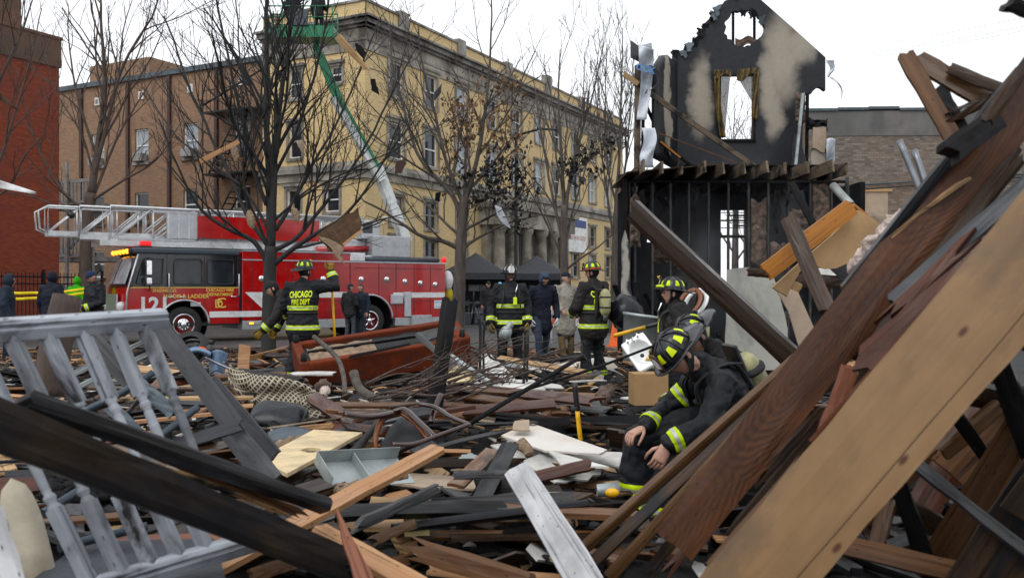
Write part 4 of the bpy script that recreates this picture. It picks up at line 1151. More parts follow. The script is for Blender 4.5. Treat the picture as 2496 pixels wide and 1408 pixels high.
lettering('HOOK & LADDER', .165, M['gold'], FT, LM(.06, 1.38), .002, bold=.004)
lettering('CHICAGO FIRE', .125, M['gold'], FT, LM(1.06, 1.56), .002, bold=.003)
lettering('DEPARTMENT', .125, M['gold'], FT, LM(1.06, 1.43), .002, bold=.003)
lettering('C', .44, M['gold'], FT, LM(1.10, 1.16), .002); lettering('F', .36, M['gold'], FT, LM(1.05, 1.18, -.012), .002); lettering('D', .36, M['gold'], FT, LM(1.02, 1.14, -.016), .002)
# main body
b = MB(); b.bbox(1.74, 5.35, 0, W, .62, 2.76, .02); tp('body', b, 'fire_red')
b = MB(); b.box(1.64, 1.74, .1, W - .1, .6, 2.6); tp('body_gap', b, 'plastic_black')
arR = arc(6.09, .58, .80, math.pi, 0)
side([(5.352, .62)] + [(5.29, .62)][:0] + [(5.29 + .065, .62)] + arR[2:-1] + [(6.89, .62), (9.0, .62), (9.0, 2.48), (5.352, 2.48)], [], 'fire_red', 'rear_body_side')
b = MB(); b.box(5.352, 9.0, .06, W, 1.4, 2.475); b.box(6.95, 9.0, .055, W, .62, 1.398); tp('rear_body', b, 'fire_red')
b = MB(); b.box(1.74, 9.02, -.02, W, 2.483, 2.52); b.box(1.74, 5.36, -.02, W, 2.765, 2.80); tp('deck_edge', b, 'alu')
for x0, x1 in ((1.74, 5.2), (7.0, 8.95)):
    b = MB(); b.bbox(x0, x1, -.03, .4, .34, .615, .015); tp('running_board', b, 'treadplate')
b = MB(); b.box(1.8, 8.9, .45, W - .3, .35, .6); tp('chassis', b, 'plastic_black')
for x in (2.05, 2.75, 3.35, 4.05, 4.7, 5.35, 6.4, 7.05, 7.75, 8.4):
    b = MB(); top = 2.72 if x < 5.3 else 2.44
    b.box(x - .009, x + .009, -.007, -.001, 1.36 if 5.4 < x < 6.9 else .66, top); tp('door_seam', b, 'seam')
for z, x0, x1 in ((1.22, 1.78, 5.25), (1.18, 6.95, 8.95), (2.3, 5.5, 8.9)):
    b = MB(); b.box(x0, x1, -.007, -.001, z - .008, z + .008); tp('door_seam', b, 'seam')
for x, z in ((2.35, 1.92), (3.7, 1.92), (4.4, 1.92), (5.75, 1.92), (6.7, 1.92), (7.4, 1.85), (8.0, 1.8), (8.6, 1.75)):
    b = MB(); b.lathe([(0, -.03), (.085, -.03), (.10, -.01), (.10, 0)], 16, 0, None, True, 'y'); b2 = b.build('latch', M['chrome'], FT, Matrix.Translation((x, 0, z)))
# white stripe with the Z kink
def strip(pts): return plate(pts, [], .006, M['stripe_white'], 'stripe', FT, Matrix.Translation((0, -.009, 0)))
strip([(.74, .74), (2.45, .74), (2.45, .92), (.74, .92)]); strip([(-1.6, .74), (-.75, .74), (-.75, .92), (-1.6, .92)])
strip([(1.82, 1.50), (2.95, 1.50), (2.95, 1.32), (2.35, 1.32), (2.98, .74), (2.452, .74), (2.452, .92)])
strip([(2.952, 1.50), (5.33, 1.50), (5.33, 1.32), (2.952, 1.32)]); strip([(6.95, 1.48), (8.98, 1.48), (8.98, 1.30), (6.95, 1.30)])
# wheel-arch trims, wheels
for cx, cz, r in ((0, .55, .70), (6.09, .58, .80)):
    b = MB(); b.tube([(x, -.02, z) for x, z in arc(cx, cz, r + .02, math.pi, 0, 22)], .035, 6); tp('fender', b, 'alu')
    b = MB(); b.lathe([(0, .5), (r, .5), (r, .06)], 24, 0, Matrix.Translation((cx, 0, cz)), True, 'y'); tp('wheel_well', b, 'plastic_black')
def wheel(cx, dual):
    wz = .54
    b = MB(); prof = [(.31, -.02), (.36, -.03), (.50, -.035), (.53, -.01), (.54, .05), (.54, .25), (.5, .3), (.3, .3)]
    b.lathe(prof, 36, 0, Matrix.Translation((cx, .06, wz)), True, 'y'); wv_ = tp('wheel', b, 'rubber')
    b = MB()
    rp = [(.31, -.02), (.29, -.03), (.27, .0), (.24, .04), (.0, .05)] if not dual else [(.32, -.02), (.30, -.03), (.28, .05), (.25, .12), (.0, .13)]
    b.lathe(rp, 28, 0, Matrix.Translation((cx, .06, wz)), True, 'y'); b.build('rim', M['rim_red'], wv_)
    b = MB(); b.lathe([(.325, -.022), (.30, -.036), (.285, -.02)], 28, 0, Matrix.Translation((cx, .06, wz)), True, 'y'); b.build('rim_ring', M['chrome'], wv_)
    b = MB()
    if dual:
        b.lathe([(0, -.08), (.07, -.07), (.10, 0), (.11, .12)], 16, 0, Matrix.Translation((cx, .06, wz)), True, 'y')
        for k in range(5):
            a = 2 * math.pi * k / 5 + .3; b.tube([(cx + .08 * math.cos(a), .08, wz + .08 * math.sin(a)), (cx + .27 * math.cos(a), .10, wz + .27 * math.sin(a))], .028, 6)
    else:
        b.lathe([(0, -.06), (.06, -.06), (.08, -.03), (.17, -.025), (.2, .03)], 20, 0, Matrix.Translation((cx, .06, wz)), True, 'y')
        for k in range(10):
            a = 2 * math.pi * k / 10; b.sphere((cx + .145 * math.cos(a), .03, wz + .145 * math.sin(a)), .022, 6)
    b.build('hub', M['chrome'], wv_)
wheel(0, False); wheel(6.09, True)
for cx in (0, 6.09):
    b = MB(); b.lathe([(0, 0), (.54, .0), (.54, .3), (0, .3)], 24, 0, Matrix.Translation((cx, W - .35, .54)), True, 'y'); tp('far_wheel', b, 'rubber')
# marker lights and small fittings
b = MB(); b.box(1.9, 2.3, -.05, -.03, .5, .58); s_ = tp('side_marker', b, 'alu'); b = MB(); b.box(1.95, 2.08, -.06, -.052, .51, .57); b.build('lamp', M['lens_amber'], s_)
b = MB(); b.bbox(6.82, 7.3, -.08, 0, 1.08, 1.42, .03); tp('fuel_cover', b, 'alu')
b = MB(); b.bbox(7.35, 7.62, -.05, 0, .64, 1.5, .02); tp('gauge_panel', b, 'alu')
b = MB(); b.bbox(7.6, 8.4, -.12, .2, .3, .7, .02); tp('side_step', b, 'treadplate')
b = MB(); b.sphere((9.0, .1, 2.62), .10, 12, sx=(1, 1, 1.2)); tp('rear_beacon', b, 'lens_red')
b = MB(); b.box(8.55, 8.88, -.012, -.004, .92, 1.2); fl_ = tp('flag_decal', b, 'stripe_white')
M['decal_blue'] = plain('decal_blue', (0.2, 0.45, 0.7), .4)
for z in (.96, 1.12): b = MB(); b.box(8.57, 8.86, -.016, -.0125, z, z + .035); b.build('decal_band', M['decal_blue'], fl_)
# turntable, pedestal, ladder console
b = MB(); b.lathe([(1.0, 2.5), (1.0, 2.72), (.85, 2.75), (0, 2.75)], 28, 0, Matrix.Translation((6.3, W / 2, 0)), True); tp('turntable', b, 'alu')
b = MB(); b.bbox(6.25, 7.75, .2, 1.0, 2.68, 3.42, .04); tp('control_console', b, 'treadplate')
b = MB(); b.bbox(5.2, 7.6, .75, 1.7, 2.76, 3.3, .05); tp('pedestal', b, 'alu')
b = MB(); b.tube([(4.4, .55, 2.9), (6.3, .55, 2.98)], .10, 10); tp('hydraulic_cylinder', b, 'fire_red')
b = MB(); b.tube([(6.7, .25, 3.4), (6.7, .25, 4.05), (7.9, .25, 4.05), (7.9, .25, 2.7)], .02, 6); b.tube([(7.3, .25, 4.05), (7.3, .25, 3.4)], .02, 6); tp('hand_rail', b, 'alu')
b = MB(); b.bbox(6.0, 6.7, .5, .9, 3.3, 3.95, .03); tp('console_panel', b, 'alu')
b = MB(); b.bbox(6.05, 6.4, .47, .499, 3.5, 3.85, .01); tp('console_screen', b, 'glass')
b = MB(); b.tube([(5.5, .2, 2.6), (8.9, .3, 2.62)], .09, 8); tp('hose', b, 'cab_grey')
b = MB(); b.bbox(5.35, 5.9, .0, .3, 2.53, 2.8, .02); tp('flood_lamp', b, 'lens_clear')
# ladder of nested sections
M['ladder'] = plain('ladder', (0.60, 0.61, 0.62), .35, .5, var=.12, dirt=(.4, .4, .4), dirt_amt=.3)
def section(x0, x1, yn, yf, z0, z1, step, lab):
    for y in (yn, yf):
        b = MB()
        b.box(x0, x1, y - .04, y + .04, z0 - .07, z0 + .07)
        b.tube([(x0, y, z0), (x0, y, z1), (x1, y, z1)], .035, 6)
        k = 0; x = x0
        while x < x1 - .1:
            xe = min(x + step, x1)
            b.tube([(x, y, z0), (xe, y, z1)], .026, 5); b.tube([(xe, y, z0), (xe, y, z1)], .026, 5)
            x += step
        tp('ladder_rail', b, 'ladder')
    b = MB(); x = x0 + .1
    while x < x1: b.tube([(x, yn, z0), (x, yf, z0)], .02, 5); x += .36
    tp('ladder_rungs', b, 'ladder')
section(-3.5, 5.5, .92, 1.55, 3.18, 3.95, .85, 0)
section(-2.7, 5.8, .82, 1.66, 3.10, 3.98, 1.0, 1)
section(-1.9, 6.2, .72, 1.78, 3.0, 4.02, 1.2, 2)
b = MB(); b.box(-2.2, 7.0, .60, .70, 2.86, 3.02); b.box(-2.2, 7.0, 1.8, 1.9, 2.86, 3.02); tp('ladder_base', b, 'ladder')
b = MB(); b.box(-.35, .55, .60, .66, 3.12, 3.9); b.box(-.75, .55, .58, .66, 3.88, 3.94); tp('ladder_panel', b, 'alu')
for x in (-.3, 0, .3): b = MB(); b.box(x - .02, x + .02, .57, .599, 3.1, 3.88); tp('panel_rib', b, 'ladder')
b = MB(); b.box(.55, 4.5, .56, .62, 3.16, 3.84); tp('sign_board', b, 'fire_red')
b = MB(); b.box(-1.7, .5, .6, .66, 3.03, 3.10); tp('gusset', b, 'alu')
b = MB(); b.tube([(-3.5, .9, 3.2), (-3.72, .9, 3.3), (-3.75, .9, 3.8), (-3.5, .9, 3.95)], .03, 6); b.tube([(-3.5, 1.57, 3.2), (-3.72, 1.57, 3.3), (-3.75, 1.57, 3.8), (-3.5, 1.57, 3.95)], .03, 6); tp('ladder_tip', b, 'ladder')
b = MB(); b.sphere((-2.9, .95, 3.72), .11, 10); tp('tip_lamp', b, 'plastic_black')
# plastic bag and yellow sack on the rear corner
b = MB(); b.sphere((0, 0, 0), .3, 14, sx=(.7, .6, 1.2)); o = b.build('plastic_bag', M['stripe_white'], None, Matrix.Translation(FT.matrix_basis @ V((9.25, .25, 1.9)))); tag(o, 'white plastic bag hanging on the rear corner of the fire engine', 'bag')
M['sack'] = plain('sack', (0.45, 0.36, 0.02), .6)
b = MB(); b.sphere((0, 0, 0), .3, 14, sx=(.6, .5, 1.1)); o = b.build('sack', M['sack'], None, Matrix.Translation(FT.matrix_basis @ V((9.3, .3, 1.38)))); tag(o, 'yellow sack hanging under the white bag behind the fire engine', 'bag')

# ================================================================== boom lift
M['lift_green'] = plain('lift_green', (0.02, 0.21, 0.095), .4, var=.15)
M['lift_white'] = plain('lift_white', (0.66, 0.68, 0.67), .4, var=.1, dirt=(.4, .4, .38), dirt_amt=.3)
LF = empty('boom_lift', G(985, 36.5), label='green and white boom lift raising a work basket over the street', cat='boom lift')
names = {o.name for o in COL.objects}
def beam(name, a, c, w_, h_, mat):
    a, c = V(a), V(c); b = MB(); L = (c - a).length
    b.bbox(0, L, -w_/2, w_/2, -h_/2, h_/2, .02)
    return b.build(name, M[mat], None, frame(a, c - a, (0, 0, 1)))
beam('lower_boom', P(990, 590, 36.5), P(915, 400, 35.6), .36, .4, 'lift_white')
beam('upper_boom', P(930, 440, 35.6), P(812, 232, 34.6), .28, .32, 'lift_white')
beam('jib', P(838, 262, 34.7), P(768, 108, 34.1), .18, .22, 'lift_green'); beam('jib_link', P(815, 236, 34.2), P(765, 118, 33.8), .08, .12, 'lift_green')
beam('boom_edge', P(925, 408, 35.3), P(822, 225, 34.3), .06, .12, 'lift_green')
b = MB(); b.bbox(-1.2, 1.2, -2.0, 2.0, .5, 1.6, .1); b.build('chassis', M['lift_green'], None, Matrix.Translation(G(985, 37.5)))
for sx in (-1, 1):
    for sy in (-1, 1):
        b = MB(); b.lathe([(0, -.18), (.5, -.18), (.52, 0), (.5, .18), (0, .18)], 20, 0, Matrix.Translation(G(985, 37.5) + V((sx * 1.2, sy * 1.5, .52))), True, 'x'); b.build('wheel', M['rubber'])
bb = P(736, 100, 33.8)
b = MB(); b.bbox(-1.25, 1.25, -.5, .5, 0, .12, .02); b.build('basket_floor', M['lift_green'], None, Matrix.Translation(bb))
b = MB(); b.box(-1.26, 1.26, -.53, -.505, 0, .42); b.box(-1.28, -1.262, -.5, .5, 0, .42); b.box(1.262, 1.28, -.5, .5, 0, .42); b.build('basket_skirt', M['lift_green'], None, Matrix.Translation(bb))
b = MB()
for z in (.75, 1.15):
    b.tube([(-1.24, -.5, z), (1.24, -.5, z), (1.24, .5, z), (-1.24, .5, z), (-1.24, -.5, z)], .025, 6)
for x in (-1.24, -.6, 0, .6, 1.24):
    for y in (-.5, .5): b.tube([(x, y, 0), (x, y, 1.15)], .025, 6)
b.build('basket_rail', M['lift_green'], None, Matrix.Translation(bb))
b = MB(); b.bbox(-.2, .35, -.62, -.53, .4, 1.0, .02); b.build('control_box', M['cab_grey'], None, Matrix.Translation(bb))
reparent_new(names, LF)
# ================================================================== street furniture behind
def tent(px, Y, w_, zt, label):
    base = G(px, Y); t = empty('canopy_tent', base, label=label, cat='tent', group='black canopy tents by the church entrance')
    h = w_ / 2; e = 2.3
    b = MB(); n = 8
    def roof(u, v):
        a = (u - .5) * 2; c = (v - .5) * 2; k = max(abs(a), abs(c)); return (a * h, c * h, e + (zt - e) * (1 - k) ** 1.15)
    b.grid(16, 16, roof); b.build('roof', M['tent'], t)
    b = MB(); b.box(-h, h, -h - .005, -h, e - .28, e + .004); b.box(-h - .005, -h, -h, h, e - .28, e + .004); b.box(h, h + .005, -h, h, e - .28, e + .004); b.build('valance', M['tent'], t)
    for sx in (-1, 1):
        for sy in (-1, 1):
            b = MB(); b.box(sx * h - .03, sx * h + .03, sy * h - .03, sy * h + .03, 0, e); b.build('leg', M['black_metal'], t)
    b = MB(); b.box(-h + .05, h - .05, h - .06, h - .04, 0, e - .02); b.build('back_sheet', M['tent'], t)
M['tent'] = plain('tent', (0.022, 0.025, 0.034), .6, var=.2)
tent(1160, 41, 3.1, 3.25, 'black pop-up canopy tent behind the smiling firefighter, nearer the fire engine')
tent(1308, 43, 3.0, 3.2, 'black pop-up canopy tent behind the two walking men')
R_ = random.Random(5)
# equipment under the first tent
for k in range(9):
    x = 1110 + 95 * R_.random(); Y = 40.5 + R_.random()
    p = G(x, Y); kind = k % 3
    b = MB()
    if kind == 0:
        b.bbox(-.25, .25, -.2, .2, 0, .5 + .3 * R_.random(), .03); b.bbox(-.2, .2, -.15, .15, .85, 1.05, .03)
        o = b.build('equipment_case', M[R_.choice(['plastic_black', 'cab_grey', 'steel'])], None, Matrix.Translation(p)); lab, c = 'dark equipment case under the black tent by the engine', 'case'
    elif kind == 1:
        for a in range(3): b.tube([(.3 * math.cos(a * 2.1), .3 * math.sin(a * 2.1), 0), (0, 0, 1.0)], .03, 6)
        b.tube([(0, 0, 1.0), (0, 0, 1.7)], .03, 6); b.bbox(-.22, .22, -.1, .1, 1.5, 1.8, .02)
        o = b.build('lamp_stand', M['steel'], None, Matrix.Translation(p)); lab, c = 'metal lamp stand on a tripod under the black tent', 'lamp stand'
    else:
        b.box(-.4, .4, -.25, .25, .5, .55); b.box(-.4, .4, -.25, .25, .95, 1.0)
        for sx in (-.38, .38):
            for sy in (-.22, .22): b.tube([(sx, sy, .1), (sx, sy, 1.1)], .02, 5)
        for sx in (-.35, .35): b.lathe([(0, -.03), (.11, -.03), (.11, .03), (0, .03)], 12, 0, Matrix.Translation((sx, -.2, .11)), True, 'y')
        o = b.build('equipment_cart', M['steel'], None, Matrix.Translation(p)); lab, c = 'wheeled metal equipment cart under the black tent', 'cart'
    tag(o, lab, c, c + 's under the tent')
# street lamp
b = MB(); q = G(1258, 46); b.lathe([(.2, 0), (.2, .6), (.11, .7), (.09, 5), (.08, 9.5)], 12, 0, Matrix.Translation(q)); b.tube([q + V((0, 0, 9.4)), q + V((1.2, -.3, 9.7)), q + V((2.2, -.5, 9.6))], .06, 8); o = b.build('street_lamp', M['black_metal']); tag(o, 'dark street lamp post rising between the two black tents', 'street lamp')
# striped barricade
BC = empty('barricade', G(1392, 27), label='orange and white striped road barricade behind the man in grey coat', cat='barricade')
M['orange'] = plain('orange', (0.70, 0.14, 0.02), .5)
for z in (.95, .5):
    b = MB(); b.box(-.75, .75, -.02, .02, z, z + .22); bo_ = b.build('board', M['stripe_white'], BC)
    for k in range(5):
        x = -.7 + k * .3
        q = plate([(x, z + .005), (x + .14, z + .005), (x + .26, z + .215), (x + .12, z + .215)], [], .004, M['orange'], 'stripe', bo_, Matrix.Translation((0, -.025, 0)))
for x in (-.6, .6):
    b = MB(); b.tube([(x, -.3, 0), (x, 0, 1.2), (x, .3, 0)], .03, 5); b.build('leg', M['stripe_white'], BC)
b = MB(); b.lathe([(.22, 0), (.22, .04), (.15, .05), (.03, .72), (0, .72)], 16, 0, Matrix.Translation(G(1497, 25, 0))); o = b.build('traffic_cone', M['orange']); tag(o, 'orange traffic cone beside the burned house', 'cone')
# parked vehicles far behind
def car(px, Y, label, body, rz):
    t = empty('parked_car', G(px, Y), rz, label, 'car', 'vehicles parked beyond the tents')
    prof = [(-2.2, .35), (-2.25, .75), (-1.9, .95), (-1.2, 1.02), (-.6, 1.45), (.9, 1.48), (1.7, 1.05), (2.2, .95), (2.25, .4)]
    b = MB(); n = len(prof)
    vs = [(x, -.88 * (1 if z < 1.1 else .8), z) for x, z in prof] + [(x, .88 * (1 if z < 1.1 else .8), z) for x, z in prof]
    fs = [tuple(range(n)), tuple(reversed(range(n, 2 * n)))] + [(i, i + n, (i + 1) % n + n, (i + 1) % n) for i in range(n)]
    b.add(vs, fs); o = b.build('body', M[body], t); o.modifiers.new('b', 'BEVEL').width = .06
    for s in (-1, 1):
        plate([(-1.0, 1.05), (-.5, 1.40), (.8, 1.42), (1.4, 1.08)], [], .01, M['glass'], 'window', t, Matrix.Translation((0, s * .86 - .02, 0)))
    b = MB(); b.add([(-1.25, -.65, 1.06), (-1.25, .65, 1.06), (-.66, .6, 1.44), (-.66, -.6, 1.44)], [(0, 1, 2, 3)]); b.build('windscreen', M['glass'], t)
    for x in (-1.4, 1.4):
        for s in (-1, 1):
            b = MB(); b.lathe([(0, -.1), (.3, -.1), (.33, 0), (.3, .1), (0, .1)], 18, 0, Matrix.Translation((x, s * .82, .33)), True, 'y'); b.build('wheel', M['rubber'], t)
    for s in (-.6, .6):
        b = MB(); b.sphere((-2.2, s, .75), .12, 8, sx=(.5, 1.3, .7)); b.build('headlight', M['lens_clear'], t)
car(1410, 44, 'white car parked behind the striped barricade', 'lift_white', math.radians(62))
car(1470, 50, 'grey car parked far off left of the burned house', 'cab_grey', math.radians(62))
car(1325, 52, 'blue grey car parked deep between tents and tree', 'cab_grey', math.radians(62))
# ================================================================== people
from mathutils.bvhtree import BVHTree
def fabric(name, c, var=.3, rough=.75, dirt=None, amt=.3, spec=.22):
    q = NT(name); co = q.coord(); c = adj(c) if max(c) > .03 else c
    n1 = q.noise(co, 7, 5, .6); n2 = q.noise(co, 260, 2)
    k = q.ramp(n1, [(.3, [x * (1 - var) for x in c]), (.7, [min(1, x * (1 + var)) for x in c])])
    if dirt is not None: k = q.mix(q.ramp(q.noise(co, 4.5, 6, .65), [(.62 - amt * .4, 0.), (.8 - amt * .3, 1.)]), k, dirt)
    q.bump(q.math('ADD', n2, q.math('MULTIPLY', q.noise(co, 22, 4), 2.5)), .4, .004)
    return q.fin(k, rough, 0., spec)
M['turnout'] = fabric('turnout', (0.010, 0.0115, 0.0145), .35, .6, (0.02, 0.02, 0.021), .3, .2)
M['turnout_brown'] = fabric('turnout_brown', (0.020, 0.018, 0.0175), .35, .7, (0.03, 0.026, 0.024), .3, .2)
M['lime'] = fabric('lime', (0.52, 0.68, 0.02), .15, .5, (0.30, 0.36, 0.03), .25)
M['lime_text'] = plain('lime_text', (0.66, 0.78, 0.03), .5, var=.08)
M['silver'] = plain('silver', (0.42, 0.43, 0.41), .4, .3, var=.1)
M['glove_tan'] = fabric('glove_tan', (0.26, 0.17, 0.045), .35, .8, (0.07, 0.05, 0.025), .45)
M['glove_dark'] = fabric('glove_dark', (0.03, 0.028, 0.025), .4)
M['glove_white'] = fabric('glove_white', (0.5, 0.5, 0.5), .15)
M['boot'] = plain('boot', (0.014, 0.013, 0.013), .45, var=.4)
M['boot_tan'] = fabric('boot_tan', (0.15, 0.105, 0.055), .3)
M['helmet_black'] = plain('helmet_black', (0.014, 0.016, 0.019), .26, var=.3, scale=14, dirt=(.04, .04, .042), dirt_amt=.3)
M['navy'] = fabric('navy', (0.014, 0.018, 0.032), .3); M['black_cloth'] = fabric('black_cloth', (0.015, 0.015, 0.017), .3)
M['hood_blue'] = fabric('hood_blue', (0.06, 0.085, 0.13), .3); M['coat_grey'] = fabric('coat_grey', (0.30, 0.28, 0.24), .25)
M['jeans'] = fabric('jeans', (0.038, 0.05, 0.078), .35); M['trouser_grey'] = fabric('trouser_grey', (0.075, 0.08, 0.10), .25)
M['puffer'] = fabric('puffer', (0.025, 0.035, 0.055), .35); M['hivis'] = fabric('hivis', (0.07, 0.42, 0.03), .25)
M['beanie_blue'] = fabric('beanie_blue', (0.02, 0.04, 0.11), .3); M['orange_cloth'] = fabric('orange_cloth', (.6, .12, .02), .2)
def skin_m(name, c):
    q = NT(name); n = q.noise(q.coord(), 30, 4)
    q.b.inputs['Subsurface Weight'].default_value = .1; q.b.inputs['Subsurface Radius'].default_value = (.02, .008, .005)
    return q.fin(q.ramp(n, [(.3, [x * .85 for x in c]), (.7, [x * 1.12 for x in c])]), .5)
M['skin_light'] = skin_m('skin_light', (0.46, 0.255, 0.185)); M['skin_dark'] = skin_m('skin_dark', (0.105, 0.05, 0.032))
M['lip'] = plain('lip', (0.26, 0.09, 0.075), .5); M['eye'] = plain('eye', (.03, .02, .018), .2); M['teeth'] = plain('teeth', (.6, .58, .52), .4)
M['hair_brown'] = plain('hair_brown', (0.045, 0.028, 0.018), .7, var=.5, scale=40); M['hair_grey'] = plain('hair_grey', (0.22, 0.21, 0.2), .7, var=.4, scale=40)
M['tank'] = plain('tank', (0.42, 0.40, 0.22), .45, var=.1, scale=8, dirt=(.16, .15, .09), dirt_amt=.45)
M['strap'] = fabric('strap', (0.028, 0.028, 0.03), .3); M['leather'] = plain('leather', (0.10, 0.035, 0.015), .5)
M['pole_yellow'] = plain('pole_yellow', (0.72, 0.42, 0.01), .4, var=.1, dirt=(.35, .22, .03), dirt_amt=.25)
def ering(b, pts, rad, side=None, n=12, cap=True):
    """closed elliptical loft; rad holds (rx, ry) or r; side fixes the x axis of the section"""
    pts = [V(p) for p in pts]; k = len(pts)
    rr_ = [(r, r) if not hasattr(r, '__len__') else r for r in rad]
    if cap:
        t0 = (pts[0] - pts[1]).normalized(); t1_ = (pts[-1] - pts[-2]).normalized()
        a, c = rr_[0], rr_[-1]
        pts = [pts[0] + t0 * min(a) * .85, pts[0] + t0 * min(a) * .6] + pts + [pts[-1] + t1_ * min(c) * .6, pts[-1] + t1_ * min(c) * .85]
        rr_ = [(a[0] * .4, a[1] * .4), (a[0] * .8, a[1] * .8)] + rr_ + [(c[0] * .8, c[1] * .8), (c[0] * .4, c[1] * .4)]
        k += 4
    vs = []; fs = []; up = V(side) if side is not None else None
    for i, p in enumerate(pts):
        t = (pts[min(i + 1, k - 1)] - pts[max(i - 1, 0)]).normalized()
        if up is None: up = t.orthogonal()
        a = up - t * up.dot(t)
        if a.length < 1e-5: a = t.orthogonal()
        a.normalize()
        if side is None: up = a
        c = t.cross(a)
        for j in range(n):
            an = 2 * math.pi * j / n
            vs.append(p + a * math.cos(an) * rr_[i][0] + c * math.sin(an) * rr_[i][1])
    for i in range(k - 1):
        for j in range(n):
            j2 = (j + 1) % n
            fs.append((i*n+j, i*n+j2, (i+1)*n+j2, (i+1)*n+j))
    fs.append(tuple(reversed(range(n)))); fs.append(tuple(range((k-1)*n, k*n)))
    b.add(vs, fs, sm=True)
def remesh(b, vox, it=3):
    me = bpy.data.meshes.new('tmp'); me.from_pydata(b.v, [], b.f)
    o = bpy.data.objects.new('tmp', me); COL.objects.link(o)
    m_ = o.modifiers.new('r', 'REMESH'); m_.mode = 'VOXEL'; m_.voxel_size = vox; m_.use_smooth_shade = True
    s_ = o.modifiers.new('s', 'SMOOTH'); s_.iterations = it; s_.factor = .5
    dg = bpy.context.evaluated_depsgraph_get()
    out = bpy.data.meshes.new_from_object(o.evaluated_get(dg))
    bpy.data.objects.remove(o); bpy.data.meshes.remove(me)
    return out
def wrinkle(me, amp, sc, seed):
    nn = [v.normal.copy() for v in me.vertices]
    off = V((seed * 3.7, seed * 1.3, 0))
    for v, n in zip(me.vertices, nn):
        q = v.co
        h = abs(noise.noise(V((q.x * sc, q.y * sc, q.z * sc * 1.5)) + off)) * 1.6 - .5 + .5 * noise.noise(q * sc * 2.6 + off)
        v.co = q + n * amp * h
def segd(p, a, c):
    d = c - a; t = max(0., min(1., (p - a).dot(d) / max(1e-9, d.length_squared)))
    return (p - a - d * t).length, t
def headgeo(S=1.0, smile=False):
    vs = []; fs = []; ms = []
    n, k = 28, 22
    for i in range(k + 1):
        th = math.pi * i / k
        for j in range(n):
            ph = 2 * math.pi * j / n
            x, y, z = math.sin(th) * math.sin(ph), -math.sin(th) * math.cos(ph), math.cos(th)
            X, Yv, Z = x * .076, y * .095, z * .118
            if z < 0:
                X *= 1 - .34 * (-z) ** 1.3; Yv = Yv * (1 - .22 * -z) - .012 * -z
                if y > 0: Yv *= 1 - .3 * -z
            if y < 0:
                f = max(0, 1 - abs(x) / .28); Yv -= .024 * f * math.exp(-((z + .18) / .13) ** 2) * (-y)
                Yv -= .006 * math.exp(-((z - .16) / .07) ** 2) * max(0, 1 - abs(x) / .7)
                Yv += .010 * math.exp(-((z - .0) / .07) ** 2) * math.exp(-((abs(x) - .38) / .16) ** 2)
                Yv -= .006 * math.exp(-((z + .52) / .07) ** 2) * max(0, 1 - abs(x) / .4)
                Yv -= .008 * math.exp(-((z + .85) / .12) ** 2) * max(0, 1 - abs(x) / .5)
            vs.append((X * S, Yv * S, Z * S))
    for i in range(k):
        for j in range(n):
            j2 = (j + 1) % n; fs.append((i*n+j, (i+1)*n+j, (i+1)*n+j2, i*n+j2))
            th = math.pi * (i + .5) / k; ph = 2 * math.pi * (j + .5) / n; z = math.cos(th); x = math.sin(th) * math.sin(ph); y = -math.sin(th) * math.cos(ph)
            ms.append(1 if (y < 0 and abs(x) < .30 and abs(z + .56) < .07) else 0)
    return vs, fs, ms
def hand(b, w_, d, nrm, side, curl=.6, r=.012, s=1.0):
    """palm + four fingers + thumb; d along the hand, nrm out of the palm, side = +1/-1 thumb side"""
    d = V(d).normalized(); nrm = V(nrm); nrm = (nrm - d * nrm.dot(d)).normalized(); sd_ = d.cross(nrm) * side
    ering(b, [w_ - d * .02, w_ + d * .03 * s, w_ + d * .085 * s], [(.03*s, .024*s), (.042*s, .02*s), (.044*s, .017*s)], sd_, 10)
    for i, (o_, L) in enumerate(((.032, .075), (.011, .085), (-.011, .08), (-.032, .062))):
        p = w_ + d * .088 * s + sd_ * o_ * s; pts = [p - d * .012]; dd = d.copy()
        pts.append(p)
        for q in range(3):
            dd = (dd * math.cos(curl) + nrm * math.sin(curl)).normalized() if q or curl > .3 else dd
            nn_ = (nrm * math.cos(curl * (q + 1)) - d * math.sin(curl * (q + 1)))
            pts.append(pts[-1] + dd * L * s / 3); dd = (dd + nn_ * .0).normalized()
            dd = (d * math.cos(curl * (q + 1.6)) + nrm * math.sin(curl * (q + 1.6))).normalized()
        b.tube(pts, [r*s, r*s, r*s, r*.95*s, r*.8*s], 7)
    p = w_ + d * .02 * s + sd_ * .035 * s
    b.tube([p, p + (sd_ * .6 + d * .6 + nrm * .2) * .04 * s, p + (sd_ * .55 + d + nrm * .5) * .062 * s, p + (sd_ * .35 + d * 1.2 + nrm * .8) * .075 * s], [r*1.2*s, r*1.15*s, r*s, r*.8*s], 7)
STAND = dict(pelvis=(0, 0, .95), chest=(0, 0, 1.28), neck=(0, .01, 1.47), head=(0, -.02, 1.635), shR=(-.19, .01, 1.42), shL=(.19, .01, 1.42), elR=(-.26, .03, 1.14), elL=(.26, .03, 1.14),
    wrR=(-.27, -.06, .90), wrL=(.27, -.06, .90), hipR=(-.095, 0, .92), hipL=(.095, 0, .92), knR=(-.12, -.03, .50), knL=(.12, -.03, .50), anR=(-.13, .01, .09), anL=(.13, .01, .09),
    toeR=(-.15, -.18, .045), toeL=(.15, -.18, .045), look=(0, -1, 0), hup=(0, 0, 1))
